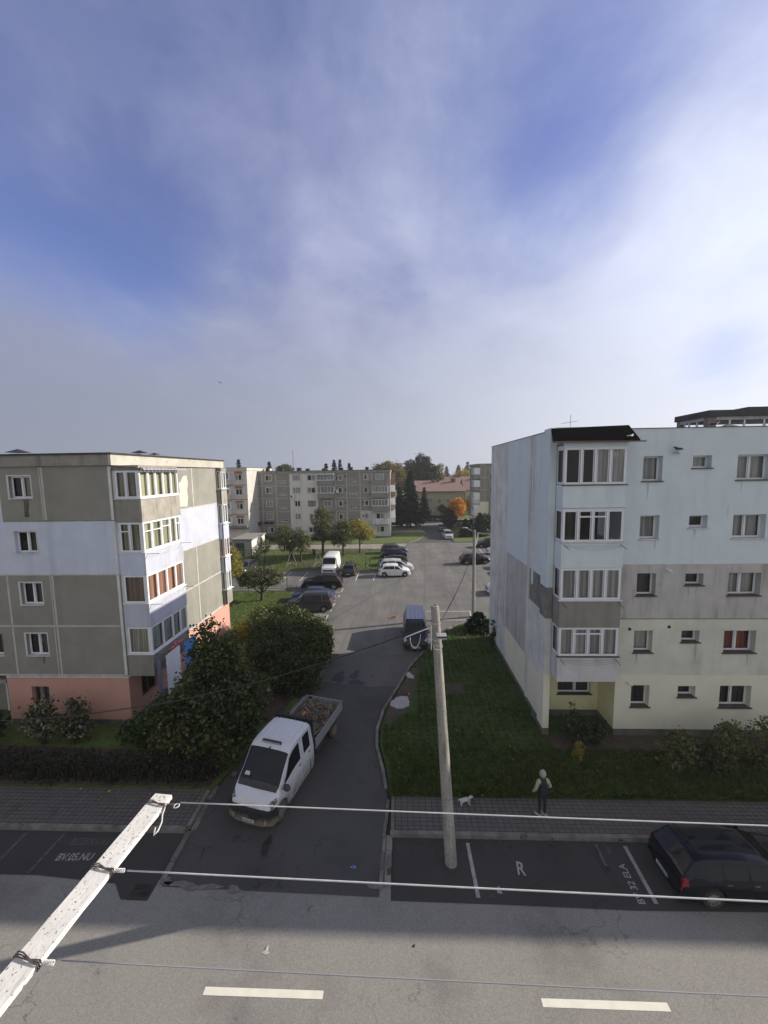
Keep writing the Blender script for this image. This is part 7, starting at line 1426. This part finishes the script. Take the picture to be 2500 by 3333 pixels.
for i, y in enumerate((1.052, .858, .672)):
    cx, cy = onarm(y); mb = MB()
    for q in range(3):
        yy = y + .004 * q - .004; x0 = cx + .0315; P_ = [(cx - .032, yy + .012, .0015), (cx - .015, yy + .008, .005), (cx + .01, yy + .003 * (1 - q), .005), (x0, yy - .002, .003), (x0 + .001, yy - .002, -.008), (x0 - .002, yy, -.015), (cx, yy + .005, -.016), (cx - .032, yy + .012, -.015), (cx - .0335, yy + .012, -.01), (cx - .032, yy + .012, .0015)]
        mb.tube(P_, .0013, RW, 5)
    for k in range(5): pass
    n_ = 40; mb.tube([(x0 + .004 + .028 * k / n_, y + .004 * math.sin(k * .95), .0 + .004 * math.cos(k * .95)) for k in range(n_)], .0012, LW if i else RW, 5); mb.build('wire_binding', root)
mb = MB(); cx, cy = onarm(1.052); x0 = cx + .0315
mb.tube([(x0 + .004, 1.05, .0), (x0 + .006, 1.03, -.01), (x0 + .016, 1.01, -.015), (x0 + .020, .985, -.018), (x0 + .016, .972, -.02), (x0 + .010, .985, -.02), (x0 + .006, .995, -.018)], .0022, LW, 7); mb.build('wire_hook', root, smooth=True)
mb = MB(); mb.lathe([(.0075, -.002), (.0095, 0), (.0075, .002), (.0058, 0), (.0075, -.002)], LW, (x0 + .038, 1.05, .0), 'z', 16); mb.build('eyelet', root, smooth=True)
for i, (a, b, lab) in enumerate((((-.678, 1.062), (1.04, 1.03), 'farthest of the three wire lines stretched right from the plank arm'), ((-.70, .858), (.85, .832), 'middle one of the three wire lines stretched right from the plank arm'), ((-.71, .676), (.71, .664), 'nearest of the three wire lines, the lowest in the picture'))):
    a = Vector((a[0], a[1], 12.0)); b = Vector((b[0], b[1], 12.0)); d = b - a; o = [a + d * t - Vector((0, 0, .012 * math.sin(math.pi * min(1, t / 2.6)))) for t in [k / 10 for k in range(27)]]
    mb = MB(); mb.tube(o, (.0018, .0018, .0012)[i], LW if i < 2 else mat('dull_wire', (.33, .34, .36), None), 8); tag(mb.build('clothesline', smooth=True), lab, 'clothesline', 'lines of the plank arm')

# railing, swing frame, posts, sign, bin, lamps
GRM = mat('dark_green_grey_metal', (.07, .075, .07), (.05, .05, .045), 4, .6)
mb = MB(); X = [-24, -22.2, -20.4, -18.6, -16.8, -14.9, -13.0]
root = thing('tube_railing', 'low dark tube railing between the lawn and the strip of bays on the left', 'railing', (0, 41.35, 0.07))
for z in (.52, .25): mb.tube([(-26, 0, z), (-11.25, 0, z)], .022, GRM, 6)
mb.build('rail', root)
for x in X + [-11.3]: q = MB(); q.tube([(x, 0, -.05), (x - .05 * (x > -12), 0, .66)], .028, GRM, 6); q.build('post', root)
mb = MB(); mb.tube([(-12.37, 41.2, 0), (-12.37, 41.2, 1.85)], .05, GRM, 8); mb.box((-12.75, 41.17, 1.78), (-12.3, 41.23, 1.86), GRM); tag(mb.build('metal_post'), 'dark upright metal post with a short top bar at the end of the railing', 'post')
root = thing('swing_frame', 'pale metal swing frame with two splayed ends on the bare island soil', 'swing frame', (-13.2, 52.9, .07)); PM = mat('pale_flaking_metal', (.42, .43, .40), (.2, .19, .17), 5, .6)
for x in (-1.9, 1.9):
    q = MB(); q.tube([(x - .55, -.9, 0), (x, 0, 2.05), (x + .45, .9, 0)], .04, PM, 7); q.tube([(x - .35, -.7, .35), (x, -.1, .6), (x + .5, .1, .15), (x + .8, -.6, 0)], .025, PM, 6); q.build('end_frame', root)
q = MB(); q.tube([(-1.9, 0, 2.05), (1.9, 0, 2.05)], .03, GRM, 6); q.build('top_bar', root)
for x, y, h, lab in ((-4.45, 51.2, 1.65, 'shorter dark clothes post with a cross piece on the island lawn'), (-4.05, 53.4, 2.25, 'taller dark clothes post standing farther back on the island lawn')):
    q = MB(); q.tube([(x, y, 0), (x, y, h)], .04, GRM, 7); q.tube([(x - .18, y, h - .12), (x + .18, y, h - .12)], .025, GRM, 6); q.box((x - .1, y - .06, .55), (x + .1, y + .06, .8), GRM); tag(q.build('clothes_post'), lab, 'post')
q = MB(); q.lathe([(0, .02), (.22, .02), (.27, .75), (.29, .78), (0, .80)], plain('dark_bin', (.03, .025, .02), .7), (0, 0, 0), 'z', 14); tag(q.build('litter_bin', None, (-13.6, 60.5, .07)), 'small dark litter bin under the island trees', 'bin')
root = thing('road_sign', 'round road sign seen from its dark back at the side street corner', 'sign', (4.4, 83.9, .05)); q = MB(); q.tube([(0, 0, 0), (0, 0, 2.0)], .035, ALU, 7); q.build('post', root); q = MB(); q.lathe([(0, .02), (.32, .02), (.33, .0), (0, 0)], mat('sign_back', (.06, .06, .065), None), (0, -.05, 1.75), 'y', 24); q.build('sign_plate', root)
root = thing('globe_lamp', 'twin white globe lamp on a short post before the far right block', 'lamp post', (15.95, 82, .05)); q = MB(); q.tube([(0, 0, 0), (0, 0, 2.6)], .04, BLACKM, 7); q.tube([(-.33, 0, 3.0), (-.3, 0, 2.7), (0, 0, 2.5), (.3, 0, 2.7), (.33, 0, 3.0)], .025, BLACKM, 6); q.build('post', root)
for x in (-.33, .33): q = MB(); q.mesh(*ell((x, 0, 3.2), (.24, .24, .24), 14, 9), plain('opal_globe', (.75, .75, .73), .3)); q.build('globe', root, smooth=True)
root = thing('laundry_stand', 'leaning white metal frame with lines by the black car at the upper right', 'laundry stand', (13.0, 62.6, 0)); q = MB(); q.tube([(-.5, 0, 0), (0, 0, 3.0)], .04, WHITE, 6); q.tube([(2.4, 0, 0), (2.6, 0, 2.7)], .04, WHITE, 6); q.tube([(0, 0, 3.0), (2.6, 0, 2.7), (5, 0, 2.3)], .03, WHITE, 6); q.build('frame', root)
root = thing('stake_fence', 'row of thin low metal stakes along the front edge of the shaded lawn', 'fence', (0, 14.95, .08))
for k in range(16): x = 5.9 + k * .93 + R.uniform(-.1, .1); q = MB(); q.tube([(x, 0, -.05), (x + R.uniform(-.03, .03), 0, .55)], .012, BLACKM, 5); q.build('stake', root)
q = MB(); q.tube([(5.9, 0, .45), (20, 0, .45)], .004, BLACKM, 4); q.build('fence_wire', root)

# laundry
QM = mat('white_quilt', (.80, .81, .88), (.74, .75, .83), 3, .9, bump=.2, bscale=30)
def cloth(nm, lab, x, y0, y1, ztop, h, m, amp=.03, quilt=0, slope=0, nx=28, nz=26, cat='laundry', group=None):
    mb = MB(); vs = []
    for i in range(nx + 1):
        for j in range(nz + 1):
            fy, fz = i / nx, j / nz; y = y0 + (y1 - y0) * fy + .03 * math.sin(fz * 5) * fz; z = ztop - h * fz - slope * fy; dx = amp * math.sin(fy * 9 + 1) * (.3 + fz) + .015 * math.sin(fy * 23)
            if quilt: dx += .018 * abs(math.sin((fy * 5 + fz * 5) * math.pi)) * abs(math.sin((fy * 5 - fz * 5) * math.pi)) ** .6 * 1.6
            vs.append((x + dx, y, z))
    mb.mesh(vs, [(i * (nz + 1) + j, (i + 1) * (nz + 1) + j, (i + 1) * (nz + 1) + j + 1, i * (nz + 1) + j + 1) for i in range(nx) for j in range(nz)], m); return tag(mb.build(nm, smooth=True), lab, cat, group)
cloth('quilt', 'white quilted bedspread hanging from the lowest balcony rack', -12.12, 18.62, 19.95, 3.74, 2.1, QM, .02, 1)
def strp(N, L, cur, co, mix, noise, rng, mul):
    w_ = N.new('ShaderNodeTexWave'); w_.bands_direction = 'Z'; w_.inputs['Scale'].default_value = 2.4; L.new(co, w_.inputs[0]); return mix(rng(w_.outputs[0], .45, .6), cur, (.45, .47, .6))
cloth('bath_towel', 'blue and white striped sheet hanging in front of the quilt', -12.35, 18.25, 18.6, 3.68, 1.9, mat('striped_cloth', (.03, .04, .16), None, 3, .9, extra=strp), .03)
cloth('bath_towel', 'bright blue patterned towel behind the quilt on the balcony rack', -12.02, 20.2, 21.5, 3.70, 1.5, mat('blue_towel', (.07, .20, .62), (.12, .30, .70), 9, .9), .03)
mb = MB()
for k in range(9): mb.mesh(*ell((-12.25 + R.uniform(-.1, .1), 19.25 + k * .14, 3.80 + R.uniform(-.01, .04)), (.11, .09, .035), 8, 5), mat('red_floral_cloth', (.50, .04, .07), (.65, .35, .38), 14, .9, contrast=(.5, .6)))
tag(mb.build('folded_cloth', smooth=True), 'red floral cloth laid over the top of the balcony rack', 'laundry')
for k, (x, w_, h, c) in enumerate(((-29.0, .9, .55, (.02, .02, .05)), (-28.0, .8, .75, (.025, .02, .05)), (-27.15, .35, .5, (.4, .03, .04)), (-26.7, 1.0, .5, (.015, .015, .03)), (-25.6, .9, .5, (.03, .02, .06)))):
    m = plain('dark_laundry_%d' % 0 if k != 2 else 'red_laundry', c, .9); mb = MB(); n = 6
    vs = [(x + w_ * i / n, 75.05 + .05 * math.sin(i * 2 + k), 3.55 - h * j) for i in range(n + 1) for j in (0, 1)]; mb.mesh(vs, [(2 * i, 2 * i + 1, 2 * i + 3, 2 * i + 2) for i in range(n)], m)
    tag(mb.build('hung_garment'), ['dark garment hung leftmost on the line of the long block', 'longest dark garment on the line of the long block', 'red garment on the line of the long block', 'black garment just right of the red one on the long block', 'dark violet garment hung rightmost on the line of the long block'][k], 'laundry')
cable('laundry_line', 'laundry line across the lower left windows of the long block', [(-29.6, 75.05, 3.58), (-24.3, 75.05, 3.6)], .015, BLACKM, sag=.04, n=8)

# ================================================================ living things
def skin(nm, verts, edges, radii, m, parent=None, sub=2, root_v=0, loc=None, rz=0):
    me = bpy.data.meshes.new(nm); me.from_pydata(verts, edges, []); o = bpy.data.objects.new(nm, me); col.objects.link(o); sk = o.modifiers.new('s', 'SKIN'); me.skin_vertices[0].data
    for i, r_ in enumerate(radii):
        sv = me.skin_vertices[0].data[i]; sv.radius = (r_, r_) if not isinstance(r_, tuple) else r_; sv.use_root = (i == root_v)
    o.modifiers.new('u', 'SUBSURF').levels = sub; o.modifiers['u'].render_levels = sub
    dg = bpy.context.evaluated_depsgraph_get(); m2 = bpy.data.meshes.new_from_object(o.evaluated_get(dg)); bpy.data.objects.remove(o)
    m2.materials.clear()
    for k in (m if isinstance(m, list) else [m]): m2.materials.append(k)
    m2.polygons.foreach_set('use_smooth', [True] * len(m2.polygons)); o = bpy.data.objects.new(nm, m2); col.objects.link(o)
    if parent: o.parent = parent
    if loc: o.location = loc
    o.rotation_euler = (0, 0, rz); return o
def person():
    SK = plain('skin_tone', (.42, .26, .19), .6); HO = mat('pale_green_hoodie', (.37, .41, .29), (.30, .34, .24), 12, .95, bump=.6, bscale=60); TR = mat('black_trousers', (.012, .012, .015), (.02, .02, .022), 6, .9); VE = mat('navy_black_gilet', (.010, .012, .025), (.02, .022, .045), 5, .55)
    root = thing('person', 'person seen from behind, pale green hood, dark gilet, white trainers, on the tiled pavement', 'person', (5.28, 13.42, .115), rad(8))
    # local: facing +y
    V = [(0, 0, .93), (0, -.01, 1.08), (0, -.015, 1.25), (0, -.01, 1.40), (0, .0, 1.49), (0, .02, 1.56), (0, .025, 1.66)]; E = [(i, i + 1) for i in range(6)]; Rr = [(.145, .11), (.135, .10), (.155, .11), (.13, .09), (.052, .052), (.08, .09), (.082, .095)]
    def add(p, r_, j): V.append(p); Rr.append(r_); E.append((j, len(V) - 1)); return len(V) - 1
    for s in (-1, 1):
        h = add((s * .09, 0, .86), .095, 0); k = add((s * .10, .02 if s < 0 else .0, .48), .062, h); a = add((s * .105, -.02, .10), .043, k); f_ = add((s * .115, .02, .05), .038, a); add((s * .13 - .03, .14, .035), .032, f_)
        sh = add((s * .175, -.01, 1.40), .07, 3)
        if s < 0: el = add((-.27, -.03, 1.14), .066, sh); wr = add((-.31, .06, .95), .048, el); pl = add((-.29, .14, .87), .036, wr)
        else: el = add((.29, -.03, 1.15), .064, sh); wr = add((.235, .12, 1.0), .044, el); pl = add((.20, .17, .95), .036, wr)
        base = Vector(V[pl])
        for q in range(4): add(tuple(base + Vector(((q - 1.5) * .018, .035, -.045 - .006 * (q in (1, 2))))), .0095, pl)
        add(tuple(base + Vector((-s * .03, .03, -.01))), .010, pl)
    body = skin('body', V, E, Rr, [SK, HO, TR], root)
    for p in body.data.polygons:
        c = p.center
        hand = c.z < .935 and abs(c.x) > .235 or (c.x > .12 and c.y > .115 and .85 < c.z < 1.0)
        p.material_index = 2 if (c.z < .93 and abs(c.x) < .235) else (0 if (hand or (c.z > 1.5 and c.y > .04)) else 1)
    # head front: nose, eyes, mouth, ears under the hood
    q = MB(); q.mesh(*ell((0, .118, 1.625), (.013, .018, .022)), SK); q.build('nose', root, smooth=True)
    for s in (-1, 1): q = MB(); q.mesh(*ell((s * .032, .103, 1.655), (.013, .008, .008)), DARKIN); q.build('eye', root, smooth=True)
    q = MB(); q.mesh(*ell((0, .108, 1.585), (.024, .007, .006)), plain('lip', (.35, .12, .1), .6)); q.build('mouth', root, smooth=True)
    # hood: a shell round the head, open at the face, slightly pointed at the crown
    q = MB(); vs = []; n, m_ = 22, 16
    for i in range(m_ + 1):
        th = math.pi * .92 * i / m_
        for j in range(n + 1):
            ph = math.pi * (-.12) + math.pi * 1.24 * j / n + math.pi   # opening towards +y
            rx, ry, rz_ = .118, .13, .145; k = 1 + .12 * max(0, math.cos(th)) ** 3; x = rx * math.sin(th) * math.cos(ph); y = .01 + ry * math.sin(th) * math.sin(ph) + .01 * k; z = 1.655 + rz_ * math.cos(th) * k
            if th > 2.0: x *= 1 + .25 * (th - 2.0); y *= 1 + .2 * (th - 2.0)
            vs.append((x - .01 * (z > 1.75), y, z))
    q.mesh(vs, [(i * (n + 1) + j, i * (n + 1) + j + 1, (i + 1) * (n + 1) + j + 1, (i + 1) * (n + 1) + j) for i in range(m_) for j in range(n)], HO); q.build('hood', root, smooth=True)
    q = MB(); prof = [(.92, .168, .13), (.97, .172, .134), (1.1, .165, .13), (1.25, .182, .138), (1.36, .178, .125), (1.44, .15, .105), (1.50, .095, .09), (1.53, .08, .08)]; vs = []; n = 26
    for (z, a, b) in prof:
        for j in range(n): t = 2 * math.pi * j / n; w_ = 1 + .015 * math.sin(z * 90); vs.append((a * w_ * math.cos(t), -.005 + b * w_ * math.sin(t), z + .01 * math.sin(t * 2)))
    q.mesh(vs, [(i * n + j, i * n + (j + 1) % n, (i + 1) * n + (j + 1) % n, (i + 1) * n + j) for i in range(len(prof) - 1) for j in range(n)], VE); q.build('gilet', root, smooth=True)
    SW = mat('white_trainer', (.62, .62, .62), (.45, .45, .45), 14, .6); SG = mat('grey_trainer_upper', (.25, .25, .26), None, 10, .8)
    for s, a in ((-1, 38), (1, 22)):
        q = MB(); prof = [(-.10, .035, .05), (-.07, .045, .085), (0, .045, .10), (.06, .048, .075), (.12, .045, .055), (.17, .025, .04)]; vs = []
        for (y, w_, h) in prof:
            for t in range(9): an = math.pi * t / 8; vs.append((w_ * math.cos(an), y, .022 + (h - .022) * math.sin(an)))
        q.mesh(vs, [(i * 9 + j, i * 9 + j + 1, (i + 1) * 9 + j + 1, (i + 1) * 9 + j) for i in range(5) for j in range(8)], SG); q.mesh([vs[j] for j in range(9)], [tuple(range(9))], SG); q.mesh([vs[45 + j] for j in range(9)], [tuple(range(9))], SW)
        q.prism([(-.042, -.11), (.042, -.11), (.053, .03), (.05, .12), (.03, .18), (-.03, .18), (-.05, .12), (-.053, .03)], 0, .028, SW); q.box((-.05, .02, .03), (-.046, .1, .06), SW)
        o = q.build('trainer', root, recalc=True); o.location = (s * .11, 0.0, 0.0); o.rotation_euler = (0, 0, rad(a))
person()
def dog():
    WF = mat('white_curly_fur', (.66, .66, .63), (.50, .50, .47), 30, .95, bump=1.0, bscale=120)
    root = thing('dog', 'small white curly dog in a grey harness sniffing forward on the pavement edge', 'dog', (2.48, 13.78, .115), rad(8))
    V = [(-.16, 0, .235), (-.05, 0, .235), (.07, 0, .235), (.14, 0, .245), (.19, 0, .30), (.225, 0, .335), (.275, 0, .32), (.305, 0, .308)]; E = [(i, i + 1) for i in range(7)]; Rr = [.068, .075, .08, .075, .05, .058, .036, .028]
    def add(p, r_, j): V.append(p); Rr.append(r_); E.append((j, len(V) - 1)); return len(V) - 1
    for s in (-1, 1):
        a = add((-.16, s * .045, .17), .042, 0); b = add((-.135, s * .05, .115), .030, a); c = add((-.175, s * .05, .065), .021, b); d_ = add((-.165, s * .05, .018), .019, c); add((-.145, s * .05, .014), .018, d_)
        a = add((.13, s * .045, .17), .036, 3)
        if s < 0: b = add((.12, s * .05, .10), .025, a); c = add((.165, s * .05, .055), .020, b); add((.20, s * .05, .04), .018, c)
        else: b = add((.12, s * .05, .09), .024, a); c = add((.125, s * .05, .02), .020, b); add((.145, s * .05, .014), .018, c)
    t = add((-.225, 0, .27), .022, 0); t = add((-.265, 0, .26), .024, t); add((-.28, 0, .215), .02, t)
    b = skin('body', V, E, Rr, WF, root, sub=3)
    me = b.data; co = np.empty(len(me.vertices) * 3); me.vertices.foreach_get('co', co); co = co.reshape(-1, 3); co += NP.normal(0, .0022, co.shape); me.vertices.foreach_set('co', co.ravel())
    for s in (-1, 1): q = MB(); q.mesh(*ell((.215, s * .052, .325), (.022, .012, .036)), WF); q.build('ear', root, smooth=True); e = MB(); e.mesh(*ell((.268, s * .024, .345), (.006, .006, .006)), DARKIN); e.build('eye', root)
    q = MB(); q.mesh(*ell((.333, 0, .312), (.010, .011, .009)), DARKIN); q.build('nose', root)
    q = MB(); HN = plain('grey_harness', (.09, .09, .11), .7)
    for x, z0_, r_, tl in ((.085, .235, .086, .25), (.165, .27, .068, .9)): q.tube([(x + math.sin(a) * r_ * tl * .6, math.cos(a) * r_, z0_ + math.sin(a) * r_) for a in [2 * math.pi * k / 20 for k in range(21)]], .009, HN, 6)
    q.tube([(.09, .02, .318), (.165, .02, .325)], .008, HN, 6); q.build('harness', root, smooth=True)
dog()
def bird(lab, loc, rz, flying=False, s=1.0, nm='crow'):
    BK = plain('black_feather', (.012, .012, .015), .5); root = thing(nm, lab, 'bird', loc, rad(rz)); root.scale = (s, s, s)
    if flying:
        skin('body', [(-.22, 0, 0), (-.1, 0, 0), (.05, 0, .01), (.15, 0, .03), (.22, 0, .03)], [(0, 1), (1, 2), (2, 3), (3, 4)], [(.05, .01), .045, .055, .03, .01], BK, root, 2)
        for sd in (-1, 1): q = MB(); q.mesh([(.10, sd * .03, .02), (-.10, sd * .03, .01), (-.08, sd * .25, .12), (.12, sd * .22, .13), (.05, sd * .48, .16), (-.06, sd * .45, .15)], [(0, 1, 2, 3), (3, 2, 5, 4)], BK); q.build('wing', root)
        return
    skin('body', [(-.26, 0, .10), (-.14, 0, .12), (-.03, 0, .14), (.05, 0, .165), (.10, 0, .215), (.135, 0, .215), (.19, 0, .205)], [(i, i + 1) for i in range(6)], [(.028, .008), .04, .062, .055, .035, .028, .008], BK, root, 2)
    for sd in (-1, 1):
        q = MB(); q.mesh(*ell((-.06, sd * .052, .14), (.15, .014, .042)), BK); q.build('wing', root, smooth=True); q = MB(); q.tube([(.0, sd * .025, .09), (.01, sd * .028, 0), (.04, sd * .028, .002)], .006, BK, 5); q.build('leg', root)
bird('bird flying alone in the grey sky above the left block', (-27.1, 60, 27.1), 150, True, .95, 'flying_bird')
bird('crow perched on the short pipe high on the pale blue front', (12.42, 17.72, 13.72), 178)
bird('crow sitting on the roof edge before the rooftop lantern', (14.2, 18.0, 14.81), 0)
bird('crow at the right end of the black canopy over the top bay', (9.95, 17.0, 14.25), 25)

# ================================================================ haze
def haze():
    m = bpy.data.materials.new('haze_air'); m.use_nodes = True; nt = m.node_tree; N = nt.nodes; L = nt.links; N.clear(); o = N.new('ShaderNodeOutputMaterial'); v_ = N.new('ShaderNodeVolumePrincipled')
    v_.inputs['Color'].default_value = (.93, .95, 1, 1); v_.inputs['Density'].default_value = HAZE; v_.inputs['Anisotropy'].default_value = 0.3; L.new(v_.outputs[0], o.inputs['Volume'])
    mb = MB(); mb.box((-170, -45, -1.2), (170, 335, 28.5), m); ob = mb.build('haze'); ob['kind'] = 'stuff'; m.cycles.homogeneous_volume = True
HAZE = 0.0005
haze()
